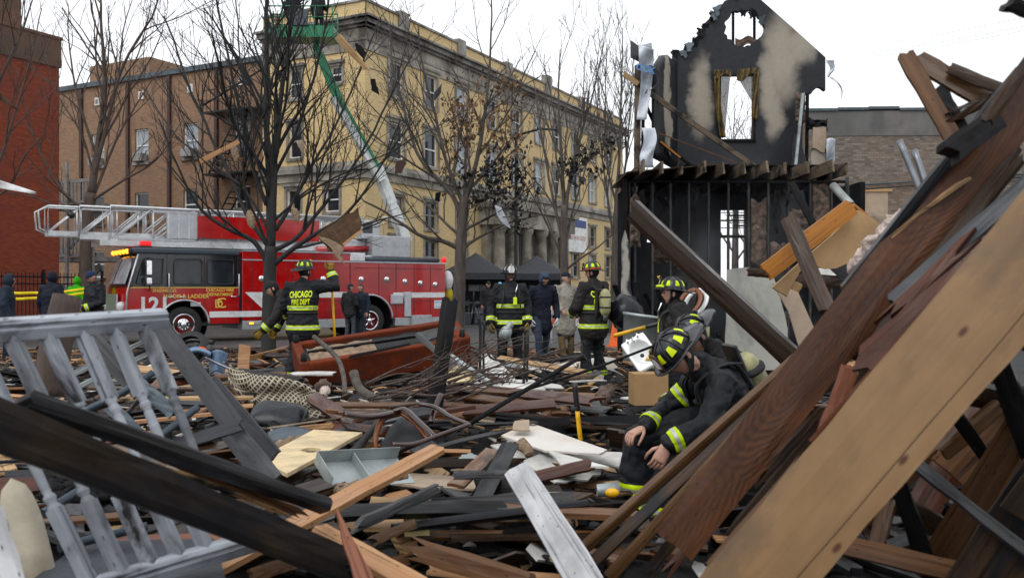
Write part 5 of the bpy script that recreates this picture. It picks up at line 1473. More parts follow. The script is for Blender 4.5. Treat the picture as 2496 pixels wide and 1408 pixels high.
def person(label, loc, yaw, pose, fit, vox=.014, seed=1, group=None, sc=1.0, name='person'):
    J = dict(STAND); J.update(pose)
    J = {k: V(v) for k, v in J.items()}
    root = bpy.data.objects.new(name, None); COL.objects.link(root)
    root.matrix_basis = Matrix.Translation(loc) @ Matrix.Rotation(yaw, 4, 'Z') @ Matrix.Scale(sc, 4)
    tag(root, label, 'person', group)
    fire = fit.get('fire', False); bk = fit.get('bulk', 1.25 if fire else 1.05)
    side = (J['shL'] - J['shR']).normalized(); hside = (J['hipL'] - J['hipR']).normalized()
    # ---- body: legs, pelvis, torso core, neck
    b = MB(); lg = fit.get('leg', 1.22 if fire else 1.0)
    ering(b, [J['pelvis'] - V((0, 0, .04)), J['pelvis'] + V((0, 0, .06)), J['pelvis'].lerp(J['chest'], .5), J['chest'], J['chest'].lerp(J['neck'], .8)], [(.165*lg**.5, .125), (.16, .12), (.13, .1), (.15, .11), (.12, .08)], side, 14)
    ering(b, [J['chest'].lerp(J['neck'], .7), J['neck'], J['head'] - V(J['hup']) * .06], [.06, .055, .055], side, 10)
    for s in 'RL':
        h, k, a, t = J['hip' + s], J['kn' + s], J['an' + s], J['toe' + s]
        fl = 1.35 if fire else 1.1
        ering(b, [h, h.lerp(k, .35), h.lerp(k, .8), k, k.lerp(a, .3), k.lerp(a, .7), a + (k - a) * .08], [.098*lg, .09*lg, .072*lg, .066*lg, .066*lg, .058*lg*fl, .055*lg*fl], None, 12)
        hd = (t - a); hd.z = 0
        hd = hd.normalized() if hd.length > .01 else V((0, -1, 0))
        sole = a - V((0, 0, .045)) if abs((k - a).normalized().z) > .5 else a
        ering(b, [sole - hd * .05, sole + hd * .05, t - hd * .03, t + hd * .03], [(.046, .05), (.05, .05), (.05, .04), (.042, .032)], hd.cross(V((0, 0, 1))), 10)
        ering(b, [a + (k - a) * .12, a, sole], [.06, .055, .05], None, 10)
    me = remesh(b, vox)
    for mm in (fit.get('pants', 'turnout'), fit.get('boots', 'boot'), fit.get('skin', 'skin_light')): me.materials.append(M[mm])
    me.update()
    wrinkle(me, .012 if fire else .007, 8.5, seed)
    for f in me.polygons:
        c = f.center; ix = 0
        if segd(c, J['neck'] - (J['neck'] - J['chest']) * .15, J['head'])[0] < .1: ix = 2
        else:
            for s in 'RL':
                if segd(c, J['an' + s], J['toe' + s])[0] < .075 or (fit.get('tall_boots') and segd(c, J['an' + s], J['an' + s].lerp(J['kn' + s], .75))[0] < .1): ix = 1
        f.material_index = ix; f.use_smooth = True
    # ---- head and hands joined to the body mesh
    fw = V(J['look']).normalized(); up_ = V(J['hup']); hx = (-fw).cross(up_).normalized()  # local x
    up_ = hx.cross(-fw)
    HM = Matrix.Identity(4); HM.col[0][:3] = hx; HM.col[1][:3] = -fw; HM.col[2][:3] = up_; HM.col[3][:3] = J['head']
    eb = MB(); hv, hf, hm = headgeo()
    for f, q in zip(hf, hm): pass
    eb.add(hv, hf, 2, HM, sm=True)
    for i, q in enumerate(hm):
        if q: eb.m[i] = 3
    for s in (-1, 1): eb.sphere((s * .078, .012, -.005), .03, 10, 2, HM, (.3, .6, 1))
    gl = fit.get('gloves')
    for s in 'RL':
        e, w_ = J['el' + s], J['wr' + s]
        hd = V(J.get('hd' + s, (w_ - e))).normalized()
        nr = V(J.get('pn' + s, (1 if s == 'R' else -1, .2, 0)))
        nr = nr if abs(nr.normalized().dot(hd)) < .95 else hd.orthogonal()
        k0 = len(eb.f); hand(eb, w_ + hd * .02, hd, nr, 1 if s == 'R' else -1, J.get('curl' + s, V((.45, 0, 0))).x, .013 if gl else .0095, 1.12 if gl else 1.0)
        for i in range(k0, len(eb.f)): eb.m[i] = 4 if gl else 2
    me2 = bpy.data.meshes.new('x'); me2.from_pydata(eb.v, [], eb.f)
    bm = bmesh.new(); bm.from_mesh(me)
    nf = len(bm.faces); bm.from_mesh(me2); bm.faces.ensure_lookup_table()
    for i, q in enumerate(eb.m): bm.faces[nf + i].material_index = q; bm.faces[nf + i].smooth = True
    bm.to_mesh(me); bm.free(); bpy.data.meshes.remove(me2)
    me.materials.append(M['lip']); me.materials.append(M[gl or 'glove_dark'])
    me.name = 'body'; bo_ = bpy.data.objects.new('body', me); COL.objects.link(bo_); bo_.parent = root
    for s in (-1, 1):
        q = MB(); q.sphere((s * .03, -.083, .004), .012, 8, 0, HM); q.build('eye', M['eye'], root)
        q = MB(); q.tube([(s * .016, -.098, .022), (s * .03, -.097, .027), (s * .045, -.088, .022)], .005, 5, 0, True, HM); q.build('eyebrow', M[fit.get('hair', 'hair_brown')], root)
    if fit.get('smile'):
        q = MB(); q.box(-.02, .02, -.108, -.094, -.068, -.06, 0, HM); q.build('teeth', M['teeth'], root)
    # ---- jacket
    b = MB(); hem = fit.get('hem', .10); jl = bk
    pv, chs, nk = J['pelvis'], J['chest'], J['neck']
    ax = (chs - pv).normalized()
    hemc = pv - ax * hem if not fit.get('sit') else pv - ax * .02
    if fit.get('long'): hemc = pv - V((0, 0, fit['long']))
    ering(b, [hemc, pv.lerp(hemc, .4), pv.lerp(chs, .35), pv.lerp(chs, .7), chs, chs.lerp(nk, .45), chs.lerp(nk, .8)], [(.185*jl, .150*jl), (.172*jl, .14*jl), (.155*jl, .125*jl), (.165*jl, .13*jl), (.175*jl, .135*jl), (.165*jl, .115*jl), (.115*jl, .09*jl)], side, 18)
    ering(b, [chs.lerp(nk, .75), nk.lerp(J['head'], .22)], [(.085, .08), (.078, .078)], side, 12)
    for s in 'RL':
        sh, e, w_ = J['sh' + s], J['el' + s], J['wr' + s]
        ering(b, [chs.lerp(nk, .55).lerp(sh, .35), sh, sh.lerp(e, .4), e, e.lerp(w_, .5), w_ - (w_ - e).normalized() * .02], [.075*jl, .082*jl, .07*jl, .062*jl, .056*jl, .056*jl], None, 12)
    jm = remesh(b, vox, 2); jm.update()
    wrinkle(jm, fit.get('wr', .011 if fire else .009), 9, seed + 50)
    jm.materials.append(M[fit.get('jacket', 'turnout')]); jm.name = 'jacket'
    for f in jm.polygons: f.use_smooth = True
    jm.update()
    jo = bpy.data.objects.new('jacket', jm); COL.objects.link(jo); jo.parent = root
    bones = {'torso': (hemc, chs.lerp(nk, .5)), 'armR': (J['shR'], J['elR']), 'armL': (J['shL'], J['elL']), 'foreR': (J['elR'], J['wrR']), 'foreL': (J['elL'], J['wrL'])}
    lb = {'shinR': (J['knR'], J['anR']), 'shinL': (J['knL'], J['anL']), 'thighR': (J['hipR'], J['knR']), 'thighL': (J['hipL'], J['knL'])}
    wgt = {'torso': 2.0}
    def band(src, bset, key, t, hw, parent=root, silver=True, mat='lime', off=.004):
        a, c = bset[key]; d = (c - a).normalized(); ctr = a + (c - a) * t
        for (hh, mt, of, nm) in (((hw, mat, off, 'reflective_stripe'),) + (((hw * .3, 'silver', off + .002, 'silver_stripe'),) if silver else ())):
            bm = bmesh.new(); bm.from_mesh(src)
            def own(p):
                best = min(bset, key=lambda q: segd(p, *bset[q])[0] / wgt.get(q, 1.0)); return best == key
            kill = [f for f in bm.faces if abs((f.calc_center_median() - ctr).dot(d)) > hh + .05]
            bmesh.ops.delete(bm, geom=kill, context='FACES')
            for sg in (1, -1):
                g_ = bm.verts[:] + bm.edges[:] + bm.faces[:]
                bmesh.ops.bisect_plane(bm, geom=g_, plane_co=ctr + d * hh * sg, plane_no=d * sg, clear_outer=True)
            kill = [f for f in bm.faces if not own(f.calc_center_median())]
            bmesh.ops.delete(bm, geom=kill, context='FACES')
            bm.normal_update()
            for v in bm.verts: v.co += v.normal * of
            if not bm.faces: bm.free(); continue
            m3 = bpy.data.meshes.new(nm); bm.to_mesh(m3); bm.free(); m3.materials.append(M[mt])
            for f in m3.polygons: f.use_smooth = True
            o3 = bpy.data.objects.new(nm, m3); COL.objects.link(o3); o3.parent = parent
    if fire:
        for key, t in fit.get('bands', (('torso', .1), ('torso', .58), ('foreR', .82), ('foreL', .82))): band(jm, bones, key, t, .032, jo)
        for key, t in fit.get('legbands', (('shinR', .82), ('shinL', .82))): band(me, lb, key, t, .034, bo_)
        b = MB(); ering(b, [pv.lerp(chs, .28), pv.lerp(chs, .36)], [(.168*jl, .138*jl)] * 2, side, 24, False); b.build('belt', M['strap'], root)
        b = MB(); ering(b, [nk - ax * .03, nk.lerp(J['head'], .25)], [(.098, .095), (.088, .09)], side, 18, False); b.build('collar', M['turnout'], root)
    # ---- headgear and hair
    hat = fit.get('hat')
    hk = fit.get('hair', 'hair_brown')
    b = MB(); hv, hf, hm = headgeo(1.06)
    kf = [f for f in hf if not (sum(hv[i][1] for i in f) / 4 < .02 and sum(hv[i][2] for i in f) / 4 < .055) and sum(hv[i][2] for i in f) / 4 > -.06]
    b.add(hv, kf, 0, HM, sm=True); b.build('hair', M[hk], root)
    if hat == 'helmet': helmet(root, HM, fit)
    elif hat == 'hood':
        b = MB(); hv, hf, hm = headgeo(1.26)
        kf = [f for f in hf if not (sum(hv[i][1] for i in f) / 4 < -.045 and abs(sum(hv[i][0] for i in f) / 4) < .066 and sum(hv[i][2] for i in f) / 4 < .10)]
        b.add(hv, kf, 0, HM, sm=True); o = b.build('hood', M[fit['hatmat']], root); o.modifiers.new('s', 'SOLIDIFY').thickness = .012
    elif hat in ('beanie', 'cap'):
        b = MB(); hv, hf, hm = headgeo(1.14)
        kf = [f for f in hf if sum(hv[i][2] for i in f) / 4 > .03]
        b.add(hv, kf, 0, HM, sm=True); o = b.build(hat, M[fit['hatmat']], root); o.modifiers.new('s', 'SOLIDIFY').thickness = .008
        if hat == 'cap':
            b = MB(); b.grid(8, 4, lambda u, v: HM @ V((math.sin((u - .5) * 2.2) * .075, -.09 - v * .075 * math.cos((u - .5) * 1.8), .045 - v * .018 - .02 * abs(u - .5)))); q = b.build('peak', M[fit['hatmat']], o); q.modifiers.new('s', 'SOLIDIFY').thickness = .006
    if fit.get('earflap'):
        b = MB(); hv, hf, hm = headgeo(1.10)
        kf = [f for f in hf if sum(hv[i][1] for i in f) / 4 > -.03 and sum(hv[i][2] for i in f) / 4 < .05]
        b.add(hv, kf, 0, HM, sm=True); o = b.build('neck_flap', M['turnout'], root)
    if fit.get('scba'): scba(root, J, side, fit)
    if fit.get('text'):
        bv = BVHTree.FromPolygons([v.co for v in jm.vertices], [p.vertices for p in jm.polygons])
        back = ax.cross(side).normalized()
        if fit['text'] == 'front': back = -back
        for (s, size, t) in (('CHICAGO', .125, .93), ('FIRE DEPT', .105, .66)):
            tm = text_mesh(s, size, 0., 'CENTER', .004, 1.02); org = pv.lerp(chs.lerp(nk, .35), t)
            bm = bmesh.new(); bm.from_mesh(tm)
            bmesh.ops.subdivide_edges(bm, edges=bm.edges[:], cuts=1)
            for v in bm.verts:
                p = org + side * -v.co.x * .55 + ax * v.co.y + back * .6
                h = bv.ray_cast(p, -back, 1.2)
                v.co = (h[0] + back * .006) if h[0] is not None else p - back * .45
            bm.to_mesh(tm); bm.free(); tm.materials.clear(); tm.materials.append(M['lime_text'])
            o = bpy.data.objects.new('lettering', tm); COL.objects.link(o); o.parent = jo
    return root, J
def helmet(root, HM, fit):
    S = fit.get('hs', 1.0)
    K = HM @ Matrix.Translation((0, 0, .045)) @ Matrix.Rotation(math.radians(fit.get('htilt', 4)), 4, 'X') @ Matrix.Scale(S, 4)
    rx, ry, hz = .108, .132, .125
    b = MB()
    def dome(u, v):
        a = 2 * math.pi * u; e = v * math.pi / 2
        rib = 1 + .03 * max(0, math.cos(8 * a / 2 * 1.0)) ** 14 * math.cos(e) ** .3
        return (rx * math.sin(a) * math.cos(e) ** .75 * rib, -ry * math.cos(a) * math.cos(e) ** .75 * rib, hz * math.sin(e))
    b.grid(64, 12, dome, 0, K); hl = b.build('helmet', M['helmet_black'], root)
    b = MB()
    def brim(u, v):
        a = 2 * math.pi * u; back = max(0., -math.cos(a)); fr = max(0., math.cos(a)); wd = .032 + .022 * fr + .072 * back ** 1.6
        r = v * wd; c = (abs(math.sin(a)) * .35 + .65)
        return ((rx + r) * math.sin(a), -(ry + r) * math.cos(a), -.002 - r * (.30 + .25 * back) + .012 * v * v + .012 * fr * v)
    b.grid(48, 5, brim, 0, K); q = b.build('brim', M['helmet_black'], hl); q.modifiers.new('s', 'SOLIDIFY').thickness = .006
    b = MB(); b.tube([K @ V(brim(i / 48, 1)) for i in range(49)], .0045, 5); b.build('brim_edge', M['helmet_black'], hl)
    for k in range(4):
        a = math.pi * k / 4 + (math.pi / 8 if False else 0)
        pts = [(rx * 1.02 * math.sin(a) * math.cos(e) ** .75, -ry * 1.02 * math.cos(a) * math.cos(e) ** .75, hz * 1.03 * math.sin(e)) for e in [math.pi * i / 20 for i in range(11)]]
        pts = pts[:-1] + [(0, 0, hz * 1.05)]
        pts2 = [(-x, -y, z) for x, y, z in pts]
        b = MB(); b.tube(pts + pts2[::-1], .0065, 6, 0, True, K); b.build('ridge', M['helmet_black'], hl)
    for k in range(8):
        a0, a1 = math.pi * k / 4 + .20, math.pi * (k + 1) / 4 - .20
        b = MB()
        def st(u, v):
            e = (.30 + .50 * v); a = (a0 + a1) / 2 + (u - .5) * (a1 - a0) * (1 - .35 * v)
            return (rx * 1.025 * math.sin(a) * math.cos(e) ** .75, -ry * 1.025 * math.cos(a) * math.cos(e) ** .75, hz * 1.025 * math.sin(e))
        b.grid(4, 4, st, 0, K); b.build('reflective_sticker', M[fit.get('sticker', 'lime')], hl)
    plq = [(-.038, 0), (.038, 0), (.046, .05), (.036, .105), (0, .125), (-.036, .105), (-.046, .05)]
    plate(plq, [], .006, M[fit.get('shield', 'leather')], 'front_shield', hl, K @ Matrix.Translation((0, -.150, .005)) @ Matrix.Rotation(math.radians(-14), 4, 'X'))
    plate([(x * .55, .02 + z * .62) for x, z in plq], [], .004, M[fit.get('shieldtext', 'stripe_white')], 'shield_badge', hl, K @ Matrix.Translation((0, -.156, .005)) @ Matrix.Rotation(math.radians(-14), 4, 'X'))
    b = MB(); b.tube([(0, -.135, .105), (0, -.155, .132), (0, -.13, .135)], .008, 6, 0, True, K); b.build('shield_holder', M['gold'], hl)
    if fit.get('lamp'):
        b = MB(); b.tube([(.02, -.165, .03), (.13, -.10, .03)], .013, 8, 0, True, K); b.build('torch', M['lime_text'], hl)
    if fit.get('band'):
        b = MB(); ering(b, [K @ V((0, 0, .004)), K @ V((0, 0, .022))], [(rx * 1.02, ry * 1.02)] * 2, K.col[0].to_3d(), 32, False); b.build('rubber_band', M[fit['band']], hl)
    b = MB(); b.tube([HM @ V((-.085, 0, .0)), HM @ V((-.07, -.04, -.09)), HM @ V((0, -.06, -.125)), HM @ V((.07, -.04, -.09)), HM @ V((.085, 0, 0))], .007, 5); b.build('chin_strap', M['strap'], hl)
def scba(root, J, side, fit):
    ax = (J['chest'] - J['pelvis']).normalized(); back = ax.cross(side).normalized(); pv, ch, nk = J['pelvis'], J['chest'], J['neck']
    c0_ = pv.lerp(ch, .25) + back * .25; c1_ = ch.lerp(nk, .45) + back * .25
    r = .082; d = (c1_ - c0_); L = d.length
    b = MB(); b.lathe([(0, -.02), (.05, -.01), (r, .05), (r, L - .05), (r * .8, L), (r * .45, L + .03), (0, L + .04)], 24, 0, frame(c0_, side, d) )
    # lathe axis is local z = d
    tk = b.build('air_cylinder', M['tank'], root)
    b = MB(); b.lathe([(0, -.09), (.03, -.09), (.035, -.03), (.03, 0)], 14, 0, frame(c0_, side, d)); b.build('valve', M['steel'], tk)
    for t in (.3, .75):
        b = MB(); ering(b, [c0_ + d * t - d.normalized() * .012, c0_ + d * t + d.normalized() * .012], [r * 1.03] * 2, side, 24, False); b.build('cylinder_strap', M['strap'], tk)
    b = MB(); q = frame(pv.lerp(ch, .1) + back * .165, side, ax); b.bbox(-.12, .12, -.015, .015, 0, .42, .012); b.build('backplate', M['plastic_black'], root, q)
    for s in (-1, 1):
        pts = [pv.lerp(ch, .2) + back * .17 + side * s * .10, ch.lerp(nk, .55) + back * .15 + side * s * .10, ch.lerp(nk, .85) + back * .04 + side * s * .115, ch.lerp(nk, .6) - back * .12 + side * s * .115, ch - back * .19 + side * s * .12, pv.lerp(ch, .55) - back * .175 + side * s * .15]
        b = MB(); b.tube(smooth_path(pts, 4), .026, 8, 0, True, None, True, .35); b.build('shoulder_strap', M['strap'], root)
        b = MB(); b.tube(smooth_path([pts[1] + back * .04, pts[2] + back * .02 + side * s * .03, pts[3] - back * .02 + side * s * .02, pts[4] - back * .015], 4), .008, 6); b.build('air_hose', M['strap'], root)
    b = MB(); ering(b, [pv.lerp(ch, .05), pv.lerp(ch, .13)], [(.165*1.28, .135*1.28)] * 2, side, 24, False); b.build('waist_strap', M['strap'], root)
    if fit.get('regulator'):
        q = frame(ch - back * .20 + side * .06 - ax * .05, side, ax); b = MB(); b.bbox(-.03, .03, -.02, .02, -.06, .06, .012); b.build('regulator', M['lime_text'], root, q)
        b = MB(); b.tube([q @ V((0, -.01, .06)), q @ V((.01, -.03, .16)), q @ V((.04, 0, .26))], .008, 6); b.build('clip', M['chrome'], root)
def WJ(loc, yaw, sc=1.0):
    return (Matrix.Translation(loc) @ Matrix.Rotation(yaw, 4, 'Z') @ Matrix.Scale(sc, 4))
FIRE = dict(fire=True, bulk=1.36, hat='helmet', gloves='glove_tan', earflap=True)
GZ = .2
# A: back turned, right arm raised on a pike pole
la = G(738, 13.05, GZ)
A_, JA = person('firefighter with back turned, one arm raised on a yellow pole, lettered coat', la, math.pi, dict(shR=(-.21, .0, 1.44), elR=(-.47, -.08, 1.43), wrR=(-.38, -.14, 1.64), hdR=(.05, -.1, 1), pnR=(.3, -1, 0), curlR=(.95, 0, 0), elL=(.27, -.02, 1.13), wrL=(.20, -.20, 1.0), anR=(-.06, .08, .09), toeR=(-.06, -.10, .045), knR=(-.08, .0, .5), anL=(.18, .05, .09), toeL=(.17, -.13, .045), look=(-.45, -1, .05), head=(-.02, -.03, 1.65), hup=(0, 0, 1)), dict(FIRE, text='back', hem=.16, legbands=(('shinR', .84), ('shinL', .84))), .012, 1)
pm = WJ(la, math.pi)
b = MB(); h_ = pm @ V((-.37, -.19, 1.72)); f_ = V((h_.x + .06, h_.y + .15, GZ))
b.tube([h_ + (h_ - f_) * .03, f_], .019, 10); o = b.build('pike_pole', M['pole_yellow']); tag(o, 'yellow pole held upright in the raised hand of the firefighter', 'pole')
# B: stooping beside him
person('stooping firefighter half hidden behind the one with the raised arm', G(724, 13.8, .15), math.radians(-78), dict(pelvis=(0, .05, .93), chest=(0, -.12, 1.22), neck=(0, -.24, 1.36), head=(0, -.36, 1.45), shR=(-.19, -.18, 1.32), shL=(.19, -.18, 1.32), elR=(-.25, -.22, 1.05), elL=(.24, -.30, 1.03), wrR=(-.22, -.32, .84), wrL=(.24, -.48, .84), look=(0, -1, -.5), hup=(0, -.4, 1)), dict(FIRE, jacket='turnout_brown', hat='beanie', hatmat='black_cloth'), .014, 2)
# C: smiling, facing us
person('smiling firefighter facing us in black helmet with white front shield', G(1243, 14.2, .18), math.radians(6), dict(elR=(-.29, .05, 1.14), wrR=(-.31, -.06, .90), elL=(.28, .05, 1.14), wrL=(.27, -.08, .9), look=(.05, -1, -.03)), dict(FIRE, skin='skin_dark', smile=True, shield='stripe_white', shieldtext='silver', regulator=True, scba=True, sticker='silver'), .012, 3)
b = MB(); mq = G(1232, 13.85, .92); b.sphere((0, 0, 0), .12, 16, sx=(.8, .75, 1.1)); b.lathe([(.05, .08), (.055, .17), (.04, .19), (0, .19)], 14); o = b.build('face_mask', M['galv'], None, Matrix.Translation(mq) @ Matrix.Rotation(.5, 4, 'Y')); tag(o, 'grey breathing mask hanging at the smiling firefighter\'s waist', 'mask')
# E, F: men walking
person('stooped man in navy coat with raised blue hood stepping through debris', G(1320, 16.4, .2), math.radians(12), dict(chest=(0, -.06, 1.28), neck=(.0, -.12, 1.45), head=(.0, -.2, 1.57), shR=(-.19, -.08, 1.39), shL=(.19, -.08, 1.39), elR=(-.26, -.02, 1.12), wrR=(-.24, -.1, .88), elL=(.27, -.02, 1.12), wrL=(.26, -.12, .88), anR=(-.1, -.28, .1), toeR=(-.1, -.46, .05), knR=(-.11, -.22, .52), anL=(.1, .25, .14), toeL=(.1, .08, .06), knL=(.1, .05, .5), look=(.15, -1, -.7), hup=(0, -.3, 1)), dict(jacket='navy', pants='jeans', hat='hood', hatmat='hood_blue', boots='boot', gloves='glove_white', long=.25, bulk=1.1), .014, 4)
person('man in long grey coat, dark cap and tall tan boots', G(1378, 18.2, .18), math.radians(28), dict(elR=(-.25, -.02, 1.14), wrR=(-.2, -.18, 1.0), look=(.35, -1, 0), anR=(-.1, -.1, .09), toeR=(-.1, -.28, .05)), dict(jacket='coat_grey', pants='navy', hat='cap', hatmat='navy', boots='boot_tan', tall_boots=True, long=.34, bulk=1.25, leg=1.1, hair='hair_grey'), .014, 5)
# D: back and cylinder towards us
ld = G(1446, 13.3, GZ)
person('firefighter standing with pale air cylinder on back and orange banded helmet', ld, math.radians(-142), dict(elR=(-.28, -.05, 1.14), wrR=(-.16, -.26, 1.06), elL=(.29, -.06, 1.13), wrL=(.17, -.28, 1.05), look=(.55, -1, -.05), anR=(-.17, 0, .09), anL=(.17, .03, .09), toeR=(-.2, -.18, .05), toeL=(.22, -.14, .05)), dict(FIRE, scba=True, text='back', jacket='turnout_brown', band='orange_cloth', hem=.15, gloves='glove_dark'), .012, 6)
# men at the engine
person('bald man in flat cap, dark jacket and grey trousers beside the engine', G(853, 27.2, 0), math.radians(150), dict(look=(-.5, -1, 0), wrR=(-.2, -.2, 1.0), elR=(-.27, .0, 1.13)), dict(jacket='black_cloth', pants='trouser_grey', hat='beanie', hatmat='puffer', bulk=1.15), .02, 7)
person('brown haired man in dark quilted jacket and jeans beside the engine', G(880, 27.5, 0), math.radians(-25), dict(look=(-.5, -1, 0)), dict(jacket='puffer', pants='jeans', bulk=1.12), .02, 8)
# left edge
person('person in dark puffer coat with hood up at far left edge', G(14, 17.6, .12), math.radians(120), dict(neck=(0, -.03, 1.45), head=(0, -.06, 1.6)), dict(jacket='puffer', pants='navy', hat='hood', hatmat='puffer', bulk=1.3, long=.2), .018, 9, sc=1.02)
person('person in navy coat with hood up facing away beside the tape', G(126, 19.5, .12), math.radians(165), dict(), dict(jacket='navy', pants='navy', hat='hood', hatmat='navy', bulk=1.25), .018, 10, sc=1.05)
person('person in bright green hooded jacket by the tree behind the engine cab', G(187, 28.5, 0), math.radians(170), dict(), dict(jacket='hivis', pants='navy', hat='hood', hatmat='hivis', bulk=1.2), .02, 11, sc=1.12)
person('firefighter in blue knit cap looking down beside the engine nose', G(230, 18.4, .12), math.radians(-35), dict(look=(0, -1, -.6), hup=(0, -.25, 1), elR=(-.27, 0, 1.14), wrR=(-.14, -.26, 1.02), elL=(.27, 0, 1.14), wrL=(.1, -.28, 1.02), head=(0, -.05, 1.62)), dict(fire=True, hat='beanie', hatmat='beanie_blue', bands=(('torso', .45), ('foreR', .82), ('foreL', .82)), gloves=None), .015, 12, sc=1.06)
# far people by the tents
person('man in black jacket and cap standing before the first tent', G(1190, 35.5, 0), math.radians(20), dict(), dict(jacket='black_cloth', pants='navy', hat='cap', hatmat='black_cloth'), .025, 13, sc=1.08)
person('person in dark coat and blue cap behind the smiling firefighter', G(1219, 35.8, 0), math.radians(-20), dict(), dict(jacket='puffer', pants='navy', hat='beanie', hatmat='decal_blue' if 'decal_blue' in M else 'navy'), .025, 14, sc=1.06)
# lift crew
person('worker in dark coat standing at right end of lift basket', bb + V((.62, 0, .12)), math.radians(160), dict(wrR=(-.2, -.25, 1.05)), dict(jacket='black_cloth', pants='navy', hat='beanie', hatmat='black_cloth', bulk=1.25), .025, 15)
person('worker in blue cap standing at left end of lift basket', bb + V((-.35, .05, .12)), math.radians(190), dict(), dict(jacket='navy', pants='navy', hat='beanie', hatmat='beanie_blue', bulk=1.2), .025, 16)
# G: profile, looking left
person('firefighter in profile looking left, torch on helmet and cylinder on back', G(1650, 9.3, .04), math.radians(-97), dict(head=(0, -.05, 1.56), neck=(0, 0, 1.42), chest=(0, .02, 1.24), shR=(-.19, .02, 1.38), shL=(.19, .02, 1.38), elR=(-.26, .05, 1.1), elL=(.26, .05, 1.1), wrR=(-.2, -.15, .95), wrL=(.2, -.15, .95), look=(0, -1, .02)), dict(FIRE, scba=True, regulator=True, lamp=True, jacket='turnout_brown', htilt=0), .010, 17, sc=.97)
# I and H: two seated firefighters (joints laid out in the world)
def seated(label, dx, dy, dz, hd, yf, fit, seed, vox):
    def q(px, py, Y): return P(px, py, Y) + V((dx, dy, dz))
    pose = dict(pelvis=q(1785, 1020, 5.75), chest=q(1758, 940, 5.68), neck=q(1710, 890, 5.62), head=hd, shR=q(1704, 922, 5.87), shL=q(1762, 938, 5.42), elR=q(1628, 992, 5.92), wrR=q(1572, 1040, 5.62), elL=q(1722, 1035, 5.28), wrL=q(1626, 1082, 5.26),
        hipR=q(1775, 1030, 5.85), hipL=q(1785, 1040, 5.55), knR=q(1560, 1070, 5.72), knL=q(1655, 1120, 5.35), anR=q(1560, 1225, 5.75), anL=q(1595, 1290, 5.35), toeR=q(1495, 1240, 5.70), toeL=q(1530, 1315, 5.28),
        look=V((-.72, -.32, -.85)), hup=V((-.75, -.25, .72)), hdL=V((-.5, -.2, -.9)), pnL=V((-.3, .6, -.5)), hdR=V((-.8, -.5, -.3)), pnR=V((0, 0, -1)))
    for k in list(pose): pose[k] = tuple(pose[k])
    return person(label, (0, 0, 0), 0, pose, fit, vox, seed)
seated('seated firefighter with bowed head and bright helmet patches, elbows on knees', 0, 0, 0, P(1656, 866, 5.50), 5.6, dict(FIRE, bulk=1.16, scba=True, sit=True, leg=1.75, bands=(('torso', .42), ('foreR', .80), ('foreL', .78), ('armR', .55)), legbands=(('shinR', .72), ('shinL', .72)), skin='skin_light', gloves=None, htilt=8, sticker='lime_text', wr=.015), 18, .009)
seated('seated firefighter behind, mostly hidden by the one with bowed head', .25, .75, .04, P(1694, 822, 6.35), 6.4, dict(FIRE, bulk=1.12, leg=1.5, sit=True, jacket='turnout_brown', htilt=8, gloves='glove_dark'), 19, .012)
# ================================================================== wreckage
def plankmesh(L, w_, t_, seed, jag=(.0, .0), bend=0.0, nx=6, ny=4, wob=.0015, taper=1.0, uvk=None):
    R = random.Random(seed); k = (R.randint(0, 90) if uvk is None else uvk) * 10 + 5; u0 = R.uniform(0, 20)
    j0 = [R.uniform(0, jag[0]) for _ in range(ny + 1)]; j1 = [R.uniform(0, jag[1]) for _ in range(ny + 1)]
    vs = []; uvv = []
    for i in range(nx + 1):
        s = i / nx
        for j in range(ny + 1):
            c = j / ny
            x = j0[j] + (L - j0[j] - j1[j]) * s
            wd = w_ * (1 + (taper - 1) * s)
            y = (c - .5) * wd + R.uniform(-wob, wob) * 2
            if j in (0, ny): y *= .985
            z = bend * (1 - 4 * (s - .5) ** 2) + R.uniform(-wob, wob)
            e = .82 if j in (0, ny) else 1.0
            vs += [(x, y, z + t_ / 2 * e), (x, y, z - t_ / 2 * e)]
            uvv += [(u0 + x, k + y), (u0 + x + 3, k + y + .4)]
    fs = []; S = 2 * (ny + 1)
    for i in range(nx):
        for j in range(ny):
            a = i * S + 2 * j
            fs.append((a, a + S, a + S + 2, a + 2)); fs.append((a + 1, a + 3, a + S + 3, a + S + 1))
        a = i * S; fs.append((a, a + 1, a + S + 1, a + S)); a = i * S + 2 * ny; fs.append((a, a + S, a + S + 1, a + 1))
    for j in range(ny):
        a = 2 * j; fs.append((a, a + 2, a + 3, a + 1)); a = nx * S + 2 * j; fs.append((a, a + 1, a + 3, a + 2))
    uv = []
    for f in fs:
        q = [uvv[i] for i in f]
        if max(c[1] for c in q) - min(c[1] for c in q) > .35: q = [(uvv[i][0] if i % 2 == 0 else uvv[i][0] - 3, k + vs[i][1] + vs[i][2] * .7 + .02) for i in f]
        uv.append(q)
    return vs, fs, uv
def orient(a, c, roll=0., normal=None):
    x = (c - a).normalized()
    n = normal if normal is not None else (V((0, 0, CAMZ)) - (a + c) / 2)
    n = V(n) - x * V(n).dot(x)
    if n.length < 1e-5: n = x.orthogonal()
    m_ = frame(a, x, n.normalized())
    return m_ @ Matrix.Rotation(math.radians(roll), 4, 'X')
SEED = [100]
